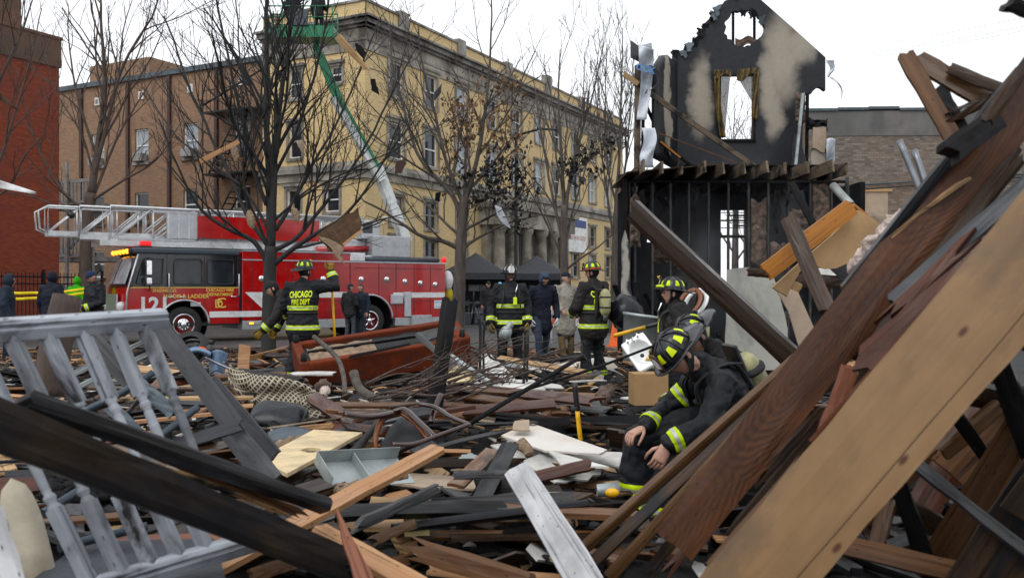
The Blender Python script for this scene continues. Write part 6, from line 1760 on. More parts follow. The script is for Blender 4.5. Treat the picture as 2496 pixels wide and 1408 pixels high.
def plank(label, p0, p1, w_, t_, mat, roll=0., normal=None, jag=(.02, .02), bend=0., group=None, cat='board', name='board', parent=None, taper=1.0, nx=6, ny=4):
    a = P(*p0) if len(p0) == 3 and not isinstance(p0, Vector) else V(p0); c = P(*p1) if len(p1) == 3 and not isinstance(p1, Vector) else V(p1)
    SEED[0] += 1
    vs, fs, uv = plankmesh((c - a).length, w_, t_, SEED[0], jag, bend, nx, ny, .0015, taper)
    b = MB(); b.add(vs, fs, uv=uv)
    o = b.build(name, M[mat], parent, orient(a, c, roll, normal))
    if label: tag(o, label, cat, group)
    return o
def slab(label, pts, t_, mat, name='panel', cat='panel', holes=(), parent=None, rag=0., k=3, group=None):
    """plate through 3-d points (px, py, Y); first three fix the plane"""
    q = [P(*p) for p in pts]; o_ = q[0]; x = (q[1] - q[0]).normalized(); n = x.cross(q[2] - q[0]).normalized()
    if n.dot(V((0, 0, CAMZ)) - o_) > 0: n = -n
    m_ = Matrix.Identity(4); z = x.cross(n)
    m_.col[0][:3] = x; m_.col[1][:3] = n; m_.col[2][:3] = z; m_.col[3][:3] = o_
    iv = m_.inverted()
    out = [((iv @ p).x, (iv @ p).z) for p in q]
    if rag: out = ragged(out, rag, k, SEED[0]); SEED[0] += 1
    hs_ = []
    for h in holes:
        d = []
        for p in h:
            r0 = V((0, 0, CAMZ)); dr = (P(p[0], p[1], 5) - r0); t = (o_ - r0).dot(n) / dr.dot(n); s = iv @ (r0 + dr * t); d.append((s.x, s.z))
        hs_.append(d)
    o = plate(out, hs_, t_, M[mat], name, parent, m_)
    if label: tag(o, label, cat, group)
    return o
def flatY(py, z): return (CAMZ - z) * F / (py - CY)
def tubepx(label, pts, r, mat, name, cat, n=8, parent=None, k=4, flat=1.0, group=None):
    q = smooth_path([P(*p) for p in pts], k); rr_ = r if not hasattr(r, '__len__') else [r[0] + (r[1] - r[0]) * i / (len(q) - 1) for i in range(len(q))]
    b = MB(); b.tube(q, rr_, n, 0, True, None, True, flat); o = b.build(name, M[mat], parent)
    if label: tag(o, label, cat, group)
    return o
M['pine_clean'] = None
q = NT('pine_clean'); uv = q.coord('UV')
g1 = q.noise(q.mapping(uv, (1.3, 40, 1)), 1.0, 6, .6, .8); bl_ = q.noise(q.mapping(uv, (4, 7, 1)), 1.0, 5, .6, .3)
c = q.mix(.25, q.ramp(bl_, [(.3, (.29, .17, .075)), (.7, (.20, .11, .046))]), q.ramp(g1, [(.3, (.13, .07, .03)), (.7, (.25, .15, .07))]))
c = q.mix(q.ramp(q.noise(q.mapping(uv, (2.5, 5, 1)), 1.0, 5, .6), [(.52, 0.), (.72, .75)]), c, (.075, .055, .04))
vo = q.n('ShaderNodeTexVoronoi', voronoi_dimensions='2D'); vo.inputs['Scale'].default_value = 1.0; q.l(q.mapping(uv, (3.1, 6.5, 1), loc=(.3, .2, 0)), vo.inputs['Vector']); vo.inputs['Randomness'].default_value = .9
sc_ = q.n('ShaderNodeSeparateColor'); q.l(vo.outputs['Color'], sc_.inputs[0]); kn = q.math('MULTIPLY', q.ramp(vo.outputs[0], [(.03, 1.), (.07, 0.)]), q.math('GREATER_THAN', sc_.outputs[0], .55)); c = q.mix(kn, c, (.075, .024, .008))
sp_ = q.n('ShaderNodeSeparateXYZ'); q.l(uv, sp_.inputs[0]); vl_ = q.math('SUBTRACT', q.math('MODULO', sp_.outputs[1], 10.0), 5.0)
c = q.mix(q.math('LESS_THAN', q.math('ABSOLUTE', q.math('ADD', vl_, q.math('MULTIPLY_ADD', q.noise(q.mapping(uv, (2, 0, 1)), 1.0, 2), .012, .066))), .0016), c, (.03, .016, .008))
q.bump(g1, .25, .003); M['pine_clean'] = q.fin(c, .42, 0., .4)
M['painted_white'] = wood('painted_white', (.50, .50, .51), (.42, .42, .43), char=0., rough=.5, stain=.5, var=.1)
M['bal_grey'] = wood('bal_grey', (.36, .38, .415), (.20, .21, .235), char=.26, rough=.35, stain=.5, var=.15)
M['w_pinkred'] = wood('w_pinkred', (.30, .125, .075), (.19, .065, .04), char=.0, rough=.5, var=.1)
M['w_bronze'] = wood('w_bronze', (.15, .078, .036), (.065, .032, .016), char=.1, rough=.28, var=.2)
M['w_maho'] = wood('w_maho', (.075, .026, .018), (.04, .016, .012), rough=.14, var=.1, stain=.1)
M['upholstery'] = fabric('upholstery', (.20, .045, .022), .25, .85, (.085, .024, .014), .5)
M['lining'] = plain('lining', (.008, .008, .009), .5, var=.4); M['foam'] = plain('foam', (.55, .46, .25), .9, var=.15, bump=.6, bscale=60)
M['scoot'] = plain('scoot', (.17, .245, .36), .3, var=.15, dirt=(.12, .15, .2), dirt_amt=.3); M['porcelain'] = plain('porcelain', (.72, .72, .71), .12, var=.04, coat=.5)
M['cardboard'] = plain('cardboard', (.36, .235, .125), .85, var=.1); M['cream'] = plain('cream', (.50, .45, .36), .7, var=.12, dirt=(.3, .26, .2), dirt_amt=.4)
M['batting'] = plain('batting', (.30, .22, .155), 1., var=.35, scale=12, bump=1., bscale=40, bdist=.03)
M['leatherette'] = plain('leatherette', (.012, .015, .02), .3, var=.3, scale=10, spec=.35)
M['handle_yellow'] = M['pole_yellow']
# ---------------------------------------------------------------- right: leaning timbers
plank('wide pale pine board with dark knots sweeping up through lower right corner', (1778, 1492, 2.5), (2640, 478, 2.25), .238, .032, 'pine_clean', nx=10)
plank('wide red brown board with bold wavy grain leaning up to the right', (1640, 1332, 3.05), (2572, 146, 2.85), .156, .035, 'w_ring', jag=(.02, .02), nx=10)
plank('slim brown strip lying along the upper edge of the grained board', (1478, 1412, 3.5), (2085, 745, 3.35), .042, .04, 'w_bronze', roll=18)
plank('long tan edged lath running from bottom centre up past seated firefighter', (1392, 1362, 3.75), (1995, 828, 3.5), .04, .045, 'w_bronze', roll=35)
plank('dark lath lying under the tan edged lath', (1420, 1395, 3.6), (2010, 840, 3.5), .045, .03, 'w_dark', roll=-20)
plank('thin dark lath crossing above insulation toward the top right', (2050, 715, 3.0), (2495, 165, 2.8), .034, .03, 'w_dark', roll=20)
plank('splintered glossy red brown plank lying over the pale pine board', (2045, 935, 2.55), (2408, 622, 2.45), .085, .03, 'w_redbrown', roll=-14, jag=(.12, .05), taper=.75)
plank('wet blue grey board behind the grained board at right edge', (2170, 745, 2.78), (2560, 400, 2.7), .055, .03, 'w_slate', roll=-25)
plank('orange red split stud standing behind the pale pine board', (1990, 1110, 2.9), (2075, 890, 2.85), .055, .05, 'w_pinkred', jag=(.1, .02))
plank('narrow reddish board pointing up left against the sky', (2352, 390, 3.15), (2203, 128, 3.3), .058, .03, 'w_brown', roll=15)
plank('flat brown board pointing up left beside the reddish one', (2478, 285, 3.1), (2228, 142, 3.3), .07, .025, 'w_bronze', roll=30)
plank('dark top board projecting from the leaning pile at upper right', (2560, 265, 3.0), (2310, 165, 3.2), .038, .03, 'w_dark', roll=10)
plank('short charred stub wedged between the upper right boards', (2350, 330, 3.2), (2288, 212, 3.25), .05, .04, 'w_char')
plank('blocky charred timber end jutting left from the grained board', (2302, 380, 2.72), (2425, 292, 2.75), .075, .06, 'w_char', jag=(.03, 0))
plank('charred timber end in the top right corner', (2446, 8, 2.6), (2560, 40, 2.6), .045, .04, 'w_char')
plank('brown stud leaning steeply in the top right corner', (2400, 300, 2.65), (2530, 120, 2.6), .04, .035, 'w_dark')
slab('thin plywood offcut poking out behind blue grey board', [(2170, 575, 2.9), (2235, 520, 2.9), (2365, 430, 2.85), (2330, 470, 2.9)], .01, 'w_tan')
dn = random.Random(9)
more_r = [((1560, 1420), (2290, 500), 3.6, 3.3, .045, 'w_dark'), ((1760, 1330), (2200, 800), 3.25, 3.1, .05, 'w_dark'), ((1840, 1290), (2200, 850), 2.95, 2.85, .05, 'w_dark'), ((1960, 1120), (2330, 690), 2.8, 2.75, .05, 'w_redbrown'), ((2070, 890), (2500, 360), 2.95, 2.8, .05, 'w_dark'), ((1690, 1250), (2110, 720), 3.3, 3.2, .03, 'w_brown'), ((1820, 1200), (2010, 985), 3.0, 2.95, .04, 'w_dark'), ((2140, 800), (2390, 560), 2.75, 2.7, .04, 'w_redbrown'), ((2250, 470), (2420, 330), 2.95, 2.9, .06, 'w_dark'), ((2290, 300), (2480, 210), 3.2, 3.1, .04, 'w_dark'), ((1720, 1400), (1990, 1090), 2.75, 2.7, .04, 'w_bronze'), ((1600, 1420), (1790, 1215), 3.2, 3.15, .035, 'w_redbrown')]
for k, (a, c, y0, y1, w_, mt) in enumerate(more_r): plank('dark splintered board packed into the leaning pile on the right', (*a, y0), (*c, y1), w_, .028, mt, roll=dn.uniform(-30, 30), jag=(.12, .12), group='splintered boards in the leaning pile')
for k, (a, c, w_) in enumerate((((2440, 1500), (3050, 620), .4), ((2620, 1350), (3300, 500), .5), ((2760, 1500), (3500, 900), .45))): plank('broad dark sheet continuing the leaning pile beyond the right edge', (*a, 2.9 - .15 * k), (*c, 2.6 - .15 * k), w_, .02, 'w_dark', roll=20, group='sheets continuing the leaning pile')  # unseen sheets outside the frame, added to block light from the lower right
under = [((2185, 1165), (2275, 1420), 3.1, 3.2, .06, 'w_char', 'charred upright under the pale pine board'), ((2255, 1420), (2560, 935), 3.3, 3.0, .12, 'w_bronze', 'shaded tan board under the pine board at lower right'), ((2330, 1440), (2560, 1070), 3.25, 3.0, .09, 'w_brown', 'shaded brown board beside the tan one at lower right'),  # tan pieces in this list use darker brown wood to imitate shade
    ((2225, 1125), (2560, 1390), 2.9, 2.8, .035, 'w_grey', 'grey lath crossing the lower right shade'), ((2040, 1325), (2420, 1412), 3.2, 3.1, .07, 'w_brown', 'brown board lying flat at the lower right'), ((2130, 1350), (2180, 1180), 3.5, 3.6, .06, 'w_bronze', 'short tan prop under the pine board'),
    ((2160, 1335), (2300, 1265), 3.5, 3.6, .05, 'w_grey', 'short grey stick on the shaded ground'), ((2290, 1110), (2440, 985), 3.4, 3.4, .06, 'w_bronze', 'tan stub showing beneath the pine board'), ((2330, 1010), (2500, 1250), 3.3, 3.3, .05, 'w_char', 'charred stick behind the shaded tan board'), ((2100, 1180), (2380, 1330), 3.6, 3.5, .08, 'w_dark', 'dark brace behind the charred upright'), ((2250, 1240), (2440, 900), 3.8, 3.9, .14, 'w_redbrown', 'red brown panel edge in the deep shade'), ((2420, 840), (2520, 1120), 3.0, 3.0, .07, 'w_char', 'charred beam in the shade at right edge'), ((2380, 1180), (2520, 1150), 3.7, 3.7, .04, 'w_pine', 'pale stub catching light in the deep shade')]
for (a, c, y0, y1, w_, mt, lb_) in under: plank(lb_, (*a, y0), (*c, y1), w_, .035, mt, roll=dn.uniform(-25, 25))
for k in range(26):  # random timbers added behind the pine board to keep light out of the heap
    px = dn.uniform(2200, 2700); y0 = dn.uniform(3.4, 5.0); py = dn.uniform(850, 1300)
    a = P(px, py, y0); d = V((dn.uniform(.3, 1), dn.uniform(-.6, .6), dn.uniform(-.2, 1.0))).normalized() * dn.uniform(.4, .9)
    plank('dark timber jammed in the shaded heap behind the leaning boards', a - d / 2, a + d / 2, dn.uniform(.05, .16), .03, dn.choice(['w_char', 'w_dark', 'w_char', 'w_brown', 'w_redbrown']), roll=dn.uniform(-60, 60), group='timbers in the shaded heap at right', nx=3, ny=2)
# insulation tuft
b = MB()
def tuft(p0, p1, r, seed):
    def fn(u, v):
        c = p0.lerp(p1, v); a = 2 * math.pi * u; e = math.sin(math.pi * min(1, max(0, v * .96 + .02))) ** .5
        n = 1 + .55 * noise.noise(V((math.cos(a) * 2, math.sin(a) * 2, v * 9 + seed))) + .4 * noise.noise(V((math.cos(a) * 6, math.sin(a) * 6, v * 26 + seed)))
        ax_ = (p1 - p0).normalized(); s_ = ax_.orthogonal().normalized(); t_ = ax_.cross(s_)
        return c + (s_ * math.cos(a) + t_ * math.sin(a)) * r * e * n
    return fn
b.grid(36, 44, tuft(P(2072, 668, 3.7), P(2235, 505, 3.5), .052, 1)); o = b.build('insulation', M['insul_pink']); tag(o, 'pale pink insulation wool bulging over the top of leaning boards', 'insulation')
# orange drawer front with its panel
DR = empty('broken_drawer', P(1880, 700, 5.2), label='broken orange drawer front with brown panel tipped on the pile', cat='drawer'); names = {o.name for o in COL.objects}
plank(None, (1862, 668, 5.0), (2078, 502, 5.1), .102, .03, 'w_orange', name='drawer_front', roll=8)
slab(None, [(1884, 700, 5.08), (2092, 512, 5.18), (2146, 546, 5.2), (2128, 580, 5.2), (2085, 640, 5.15), (2020, 655, 5.12), (1975, 640, 5.1), (1950, 665, 5.1), (1928, 722, 5.05)], .02, 'particle', 'drawer_panel', 'panel', rag=.008)
plank(None, (2070, 498, 5.2), (2145, 560, 5.3), .05, .02, 'w_orange', name='drawer_side', roll=50)
plank(None, (1925, 690, 5.12), (1955, 705, 5.12), .05, .02, 'particle', name='drawer_scrap')
reparent_new(names, DR)
plank('big charred beam slanting down across the front of burned house', (1532, 502, 6.6), (1930, 872, 6.1), .145, .12, 'w_dark', jag=(.09, .02), roll=12, nx=8)
plank('dark beam leaning over the orange drawer', (1916, 520, 4.9), (2020, 760, 4.6), .085, .07, 'w_dark', jag=(.05, .02))
plank('short dark beam stub left of the orange drawer', (1820, 662, 7.2), (1890, 668, 7.2), .07, .06, 'w_dark')
plank('dark beam running right behind the orange drawer', (1940, 682, 6.2), (2080, 690, 6.0), .09, .07, 'w_dark')
plank('charred beam end behind the insulation wool', (2010, 615, 6.0), (2075, 680, 5.8), .1, .08, 'w_char')
plank('charred stud leaning in the house doorway', (1925, 440, 16.5), (1990, 560, 16.2), .14, .1, 'w_char', jag=(.1, .1))
M['panel_soot'] = plain('panel_soot', (.31, .305, .275), .7, var=.12, scale=2.5, dirt=(.07, .075, .075), dirt_amt=.36)
slab('large grey sooty wall panel standing between house and leaning boards', [(1768, 900, 10.5), (1925, 900, 10.5), (1920, 800, 10.6), (1898, 700, 10.7), (1880, 662, 10.7), (1830, 648, 10.7), (1775, 655, 10.7), (1772, 780, 10.6)], .03, 'panel_soot', rag=.01)
slab('grey wall panel fragment right of the orange drawer foot', [(1975, 690, 9.5), (2060, 690, 9.5), (2045, 640, 9.6), (2000, 615, 9.6)], .03, 'drywall', rag=.02)
slab('curved tan hardboard sheet below the orange drawer', [(1884, 690, 6.0), (1940, 700, 6.0), (1985, 800, 5.9), (1940, 850, 5.9), (1920, 760, 5.95)], .012, 'drywall_tan')
for (a, c, lb_) in (((2192, 342), (2252, 486), 'taller of two grey steel pipes standing before old brick wall'), ((2228, 366), (2268, 482), 'shorter of two grey steel pipes standing before old brick wall')):
    tubepx(lb_, [(*a, 6.0), (*c, 5.9)], .021, 'steel', 'steel_pipe', 'pipe', 12)
tubepx('thin grey pipe poking up behind the orange drawer', [(2030, 452, 7), (2075, 500, 6.8)], .03, 'galv', 'steel_pipe', 'pipe', 12)
tubepx('black rod frame post behind the orange drawer', [(2065, 432, 14), (2066, 520, 14)], .03, 'black_metal', 'metal_post', 'post', 6)
# ---------------------------------------------------------------- left: balustrade and dark beams
BL = empty('balustrade', P(300, 1050, 3.0), label='broken grey stair balustrade with turned balusters tipped over at left', cat='balustrade'); names = {o.name for o in COL.objects}
tR, tL, bR, bL = P(398, 774, 3.25), P(-160, 812, 2.7), P(612, 1316, 3.05), P(162, 1451, 2.6)
def rail(a, c, w_, h_, nm):
    prof = [(-w_/2, -h_/2), (w_/2, -h_/2), (w_/2, h_*.05), (w_*.38, h_*.15), (w_*.42, h_*.35), (w_*.25, h_/2), (-w_*.25, h_/2), (-w_*.42, h_*.35), (-w_*.38, h_*.15), (-w_/2, h_*.05)]
    L = (c - a).length; n = len(prof); nx = 12; vs = []; uv = []; fs = []
    for i in range(nx + 1):
        for j, (y, z) in enumerate(prof): vs.append((L * i / nx, y, z)); 
    for i in range(nx):
        for j in range(n):
            j2 = (j + 1) % n; fs.append((i*n+j, (i+1)*n+j, (i+1)*n+j2, i*n+j2)); uv.append([(L*i/nx, 25 + j*.02), (L*(i+1)/nx, 25 + j*.02), (L*(i+1)/nx, 25.02 + j*.02), (L*i/nx, 25.02 + j*.02)])
    fs += [tuple(range(n)), tuple(reversed(range(nx*n, nx*n+n)))]; uv += [[(0, 25)] * n] * 2
    b = MB(); b.add(vs, fs, uv=uv); return b.build(nm, M['bal_grey'], None, orient(a, c, 0, V((0.1, -.2, 1))))
rail(tL, tR, .088, .062, 'handrail'); rail(bL, bR, .07, .055, 'bottom_rail')
bprof = [(.02, 0), (.0215, .322), (.024, .332), (.015, .352), (.021, .368), (.021, .38), (.014, .392), (.018, .41), (.019, .47), (.015, .63), (.014, .645), (.021, .655), (.021, .668), (.014, .68), (.024, .695), (.0215, .71), (.02, 1.0)]
for k in range(6):
    f_ = .113 + k * .152
    a, c = tR.lerp(tL, f_), bR.lerp(bL, f_); L = (c - a).length
    if k == 0: a = a + V((.0, 0, 0))
    sq = MB(); mm = orient(a, c, 20, V((.2, -1, .2))) @ Matrix.Rotation(math.radians(90), 4, 'Y')
    # square blocks at both ends, turned middle
    for (z0, z1) in ((-.03, .33), (.70, 1.02)):
        vs = [(sx * .0195, sy * .0195, z * L) for z in (z0, z1) for sx, sy in ((-1, -1), (1, -1), (1, 1), (-1, 1))]
        fs = [(3, 2, 1, 0), (4, 5, 6, 7), (0, 1, 5, 4), (1, 2, 6, 5), (2, 3, 7, 6), (3, 0, 4, 7)]
        sq.add(vs, fs, uv=[[(vs[i][2], 35 + k * 10 + vs[i][0] + vs[i][1]) for i in f] for f in fs])
    sq.lathe([(r * .88, z * L) for r, z in bprof[1:-1]], 14)
    sq.u[12:] = [[(0.1 * i, 35 + k * 10) for i in range(4)]] * (len(sq.f) - 12)
    sq.build('baluster', M['bal_grey'], None, mm)
reparent_new(names, BL)
plank('long heavy charred beam crossing the lower left foreground', (-120, 988, 1.85), (842, 1378, 2.95), .108, .06, 'w_beam', roll=-6, nx=10, jag=(0, .05))
plank('dark splintered joist lying behind the heavy charred beam', (50, 972, 2.2), (800, 1235, 3.1), .045, .05, 'w_char', roll=-30, nx=8)
plank('brown splintered strip between two dark beams at left', (160, 1010, 2.35), (760, 1262, 3.1), .03, .03, 'w_brown', roll=10, jag=(.1, .1))
plank('pale splinter strip showing under the dark joist', (350, 1120, 2.6), (735, 1262, 3.1), .018, .012, 'w_tan', jag=(.1, .1))
plank('tan splintered lath end beyond the dark beams', (570, 1135, 3.3), (740, 1240, 3.2), .035, .02, 'w_pine', jag=(.08, .15))
plank('weathered brown grey board leaning behind the balustrade', (372, 772, 4.3), (572, 1040, 4.2), .098, .022, 'w_slate', jag=(.02, .01))
plank('blue grey painted board lying right of the balustrade', (515, 928, 4.6), (672, 1112, 4.4), .075, .022, 'w_slate', roll=15)
plank('slate grey board end beside the plywood sheet', (548, 1030, 4.3), (668, 1180, 4.1), .11, .022, 'w_slate', roll=10)
plank('slate grey cross board behind the balustrade', (400, 1092, 3.9), (590, 1036, 4.1), .055, .02, 'w_slate', roll=-25)
plank('dark grey plank leaning behind the upper balusters', (190, 790, 4.6), (345, 960, 4.5), .09, .03, 'w_grey')
WF = empty('window_frame', P(240, 880, 4.8), label='blue grey metal window frame lying slanted behind the balustrade', cat='window frame'); names = {o.name for o in COL.objects}
for (a, c, w_, mt) in (((70, 960), (405, 808), .03, 'galv'), ((85, 975), (412, 825), .018, 'w_brown'), ((100, 985), (415, 838), .03, 'galv'), ((70, 960), (100, 990), .03, 'galv')): plank(None, (*a, 4.9), (*c, 4.8), w_, .025, mt, name='frame_bar')
reparent_new(names, WF)
FC = empty('folding_chair', P(350, 1010, 4.0), label='black tubular metal chair lying upturned behind the balusters', cat='chair'); names = {o.name for o in COL.objects}
M['chair_blue'] = plain('chair_blue', (.055, .075, .095), .35, .3, var=.3)
for pts in ([(198, 1005, 3.9), (300, 955, 4.0), (372, 908, 4.1)], [(350, 1095, 3.8), (420, 1040, 3.9), (482, 992, 4.0)], [(105, 1250, 3.2), (170, 1210, 3.3), (230, 1175, 3.4)], [(145, 1335, 3.1), (230, 1312, 3.2), (358, 1282, 3.3)], [(0, 1235, 3.2), (70, 1238, 3.2)]): tubepx(None, pts, .017, 'chair_blue', 'tube', None, 10)
for (a, c) in (((262, 985), (370, 1085)), ((338, 932), (425, 1010)), ((310, 1010), (360, 950)), ((412, 1090), (420, 1030))): plank(None, (*a, 3.95), (*c, 3.9), .055 if a[0] < 300 or a[0] == 338 else .016, .012, 'chair_blue', name='slat')
reparent_new(names, FC)
tubepx('charred log standing up behind the balustrade', [(120, 960, 4.2), (135, 850, 4.2), (165, 722, 4.25)], (.075, .065), 'bark_brown', 'charred_log', 'log', 14)
b = MB()
def arm(u, v):
    a = 2 * math.pi * u; k = (1 - abs(2 * v - 1) ** 3) ** .5; prof_x = .062 * math.copysign(abs(math.cos(a)) ** .85, math.cos(a)); prof_y = .05 * math.copysign(abs(math.sin(a)) ** .85, math.sin(a))
    return (prof_x * k, prof_y * k, -.25 + .5 * v)
b.grid(28, 16, arm); o = b.build('chair_arm', M['cream'], None, Matrix.Translation(P(72, 1345, 2.95)) @ Matrix.Rotation(math.radians(-14), 4, 'Y')); tag(o, 'cream upholstered chair arm poking up at bottom left corner', 'chair arm')
plank('pale grey post end at the bottom left edge', (-25, 1240, 2.3), (40, 1440, 2.2), .055, .05, 'painted_white')
q = NT('shingle'); uv = q.coord('UV'); bk_ = q.n('ShaderNodeTexBrick'); q.l(uv, bk_.inputs['Vector']); bk_.inputs['Scale'].default_value = 1.; bk_.inputs['Brick Width'].default_value = .05; bk_.inputs['Row Height'].default_value = .022; bk_.inputs['Mortar Size'].default_value = .004
bk_.inputs['Color1'].default_value = (.018, .024, .033, 1); bk_.inputs['Color2'].default_value = (.045, .055, .07, 1); bk_.inputs['Mortar'].default_value = (.022, .028, .038, 1); q.bump(q.noise(q.coord(), 200, 2), .3, .003); M['shingle'] = q.fin(bk_.outputs[0], .5)
slab('slate blue patterned roofing sheet under the fallen balustrade', [(40, 1440, 2.7), (560, 1440, 2.75), (520, 1310, 3.4), (200, 1335, 3.3)], .008, 'shingle')
slab('rust red board lying behind the lower balusters', [(-40, 1210, 3.6), (130, 1190, 3.7), (130, 1165, 3.75), (-40, 1172, 3.7)], .02, 'w_redbrown'); slab('red brown trim board behind lower balusters', [(230, 1330, 3.6), (600, 1312, 3.7), (600, 1296, 3.8), (230, 1302, 3.75)], .02, 'w_pinkred')
b = MB(); b.grid(24, 16, lambda u, v: P(100 + 200 * u, 1165 + 60 * v + 18 * noise.noise(V((u * 5, v * 4, 2))), 3.75 - .25 * v + .06 * noise.noise(V((u * 9, v * 9, 5))))); o = b.build('charred_fabric', M['charred']); tag(o, 'crumpled charred fabric behind the balusters', 'fabric'); o.modifiers.new('s', 'SOLIDIFY').thickness = .02
# ---------------------------------------------------------------- bottom centre
plank('fresh pine board with grooved edge rising right from the bottom', (430, 1432, 2.95), (1070, 1092, 4.3), .088, .03, 'w_pine', normal=V((-.15, -.62, .8)), nx=8)
plank('fresh pine board slanting down right at bottom centre', (768, 1290, 3.15), (1030, 1432, 2.75), .075, .03, 'w_pine', normal=V((.2, -.6, .8)))
plank('pointed pink red splinter standing at bottom centre', (896, 1440, 2.55), (818, 1240, 2.8), .062, .022, 'w_pinkred', roll=15, taper=.12, jag=(0, .02))
plank('grey weathered stick with charred tip at bottom centre', (845, 1290, 3.9), (1068, 1190, 4.3), .048, .04, 'w_grey', jag=(.1, .02), roll=20)
plank('white painted board with tan edge slanting at bottom centre', (1262, 1148, 4.05), (1440, 1440, 2.95), .12, .055, 'painted_white', normal=V((-.3, -.55, .8)), nx=6)
plank('brown board end crossing bottom centre', (900, 1320, 3.6), (1012, 1275, 3.8), .04, .03, 'w_bronze', jag=(.03, .03))
plank('long red brown board lying level at bottom centre', (1000, 1305, 4.25), (1600, 1302, 4.4), .04, .03, 'w_brown', roll=-40)
plank('brown splintered beam under the fresh pine boards', (990, 1330, 3.3), (1300, 1425, 3.0), .08, .05, 'w_brown', jag=(.15, .05)); plank('light brown stud at the bottom edge', (600, 1405, 3.0), (780, 1350, 3.2), .05, .03, 'w_bronze'); plank('long orange brown stud along the bottom edge', (1040, 1385, 3.4), (1420, 1420, 3.3), .045, .04, 'w_pine')
plank('grey board with charred end beside the white painted board', (1130, 1300, 4.5), (1245, 1080, 5.6), .105, .02, 'w_char', normal=V((0, -.4, 1))); plank('red brown board end behind the white painted board', (1110, 1185, 5.0), (1205, 1095, 5.7), .10, .02, 'w_brown', normal=V((0, -.4, 1)))
plank('rough red brown shake board right of the white painted board', (1300, 1165, 4.8), (1448, 1130, 5.0), .085, .02, 'w_redbrown', normal=V((0, -.6, 1)), jag=(.02, .08)); plank('level grey board left of the white painted board', (1100, 1158, 4.6), (1245, 1155, 4.6), .045, .04, 'w_grey')
M['drywall_patch'] = plain('drywall_patch', (.50, .43, .36), .85, var=.2, scale=2.2, dirt=(.62, .60, .57), dirt_amt=.5)
slab('long torn plasterboard strip lying in the centre of the rubble', [(1222, 1060, 6.9), (1295, 1030, 7.3), (1480, 1095, 6.3), (1462, 1110, 6.2), (1330, 1098, 6.35)], .014, 'drywall_patch', rag=.012); slab('white plasterboard triangle beside the torn strip', [(1334, 1096, 5.9), (1484, 1136, 5.4), (1368, 1134, 5.45)], .014, 'drywall', rag=.012)
slab('curled plasterboard scrap on the torn strip', [(1250, 1045, 6.85), (1292, 1048, 6.8), (1290, 1022, 7.0), (1255, 1020, 7.0)], .014, 'drywall_tan', rag=.01); tubepx('brown wool tuft hanging under the torn strip', [(1268, 1080, 6.4), (1285, 1095, 6.35), (1290, 1110, 6.3)], (.05, .03), 'batting', 'wool_tuft', 'insulation', 10)
slab('pale particle board sheet with jagged oval hole', [(628, 1118, flatY(1118, .6)), (700, 1153, flatY(1153, .6)), (884, 1053, flatY(1053, .6)), (765, 1046, flatY(1046, .6))], .022, 'particle_pale', holes=[[(758 + 24 * math.cos(a * .628) * (1 + .2 * math.sin(a * 3)), 1096 + 6 * math.sin(a * .628)) for a in range(10)]])
plank('brown board lying under the pale particle board sheet', (640, 1195, 5.1), (860, 1100, 5.9), .075, .025, 'w_dark', normal=V((0, -.3, 1)))
TRY = empty('metal_tray', P(900, 1160, 4.9), label='grey sheet metal tray lying in the rubble behind the pine board', cat='tray'); names = {o.name for o in COL.objects}
a0 = P(806, 1190, 4.9); ax_ = (P(1012, 1175, 5.2) - a0); mt_ = frame(a0, ax_, V((0, -.55, 1))); L = ax_.length
b = MB(); b.box(0, L, 0, .25, -.004, 0); b.build('base', M['galv'], None, mt_); b = MB(); b.box(0, L, .252, .256, -.004, .075); b.build('wall', M['galv'], None, mt_); b = MB(); b.box(-.005, -.001, 0, .25, -.004, .075); b.build('wall', M['galv'], None, mt_); b = MB(); b.box(L * .42, L * .43, 0, .25, .001, .06); b.build('divider', M['galv'], None, mt_)
reparent_new(names, TRY)
b = MB(); b.grid(30, 10, lambda u, v: P(815 + 180 * u, 1190 + 16 * v - 40 * u + 8 * noise.noise(V((u * 8, v * 3, 1))), 4.75 - .1 * v + .05 * noise.noise(V((u * 14, v * 6, 4))))); o = b.build('wool_strip', M['batting']); tag(o, 'matted brown wool strip along the metal tray', 'insulation'); o.modifiers.new('s', 'SOLIDIFY').thickness = .02
slab('dull brown particle board lying in the shade behind pine board', [(885, 1285, 4.3), (1040, 1285, 4.3), (1008, 1215, 4.8), (905, 1205, 4.85)], .02, 'particle'); slab('small square of cream foam insulation', [(986, 1293, 4.2), (1046, 1290, 4.2), (1042, 1250, 4.35), (985, 1256, 4.35)], .03, 'foam', 'foam_block', 'foam', rag=.005)
AX = empty('tool', P(1410, 1070, 6.8), label='upright tool handle, black grip above yellow shaft, stuck in the rubble', cat='tool'); names = {o.name for o in COL.objects}
tubepx(None, [(1416, 1082, 6.8), (1407, 1000, 6.8)], .017, 'pole_yellow', 'shaft', None); tubepx(None, [(1407, 1000, 6.8), (1401, 932, 6.8)], .021, 'plastic_black', 'grip', None)
reparent_new(names, AX)
tubepx('long dark pole slanting across centre rubble behind the chair', [(1145, 1032, 7.0), (1418, 868, 8.2)], .022, 'charred', 'pole', 'pole', 6); tubepx('thinner dark pole slanting toward the sink', [(1240, 962, 8.5), (1440, 900, 9), (1600, 840, 9.3)], .014, 'charred', 'pole', 'pole', 6)
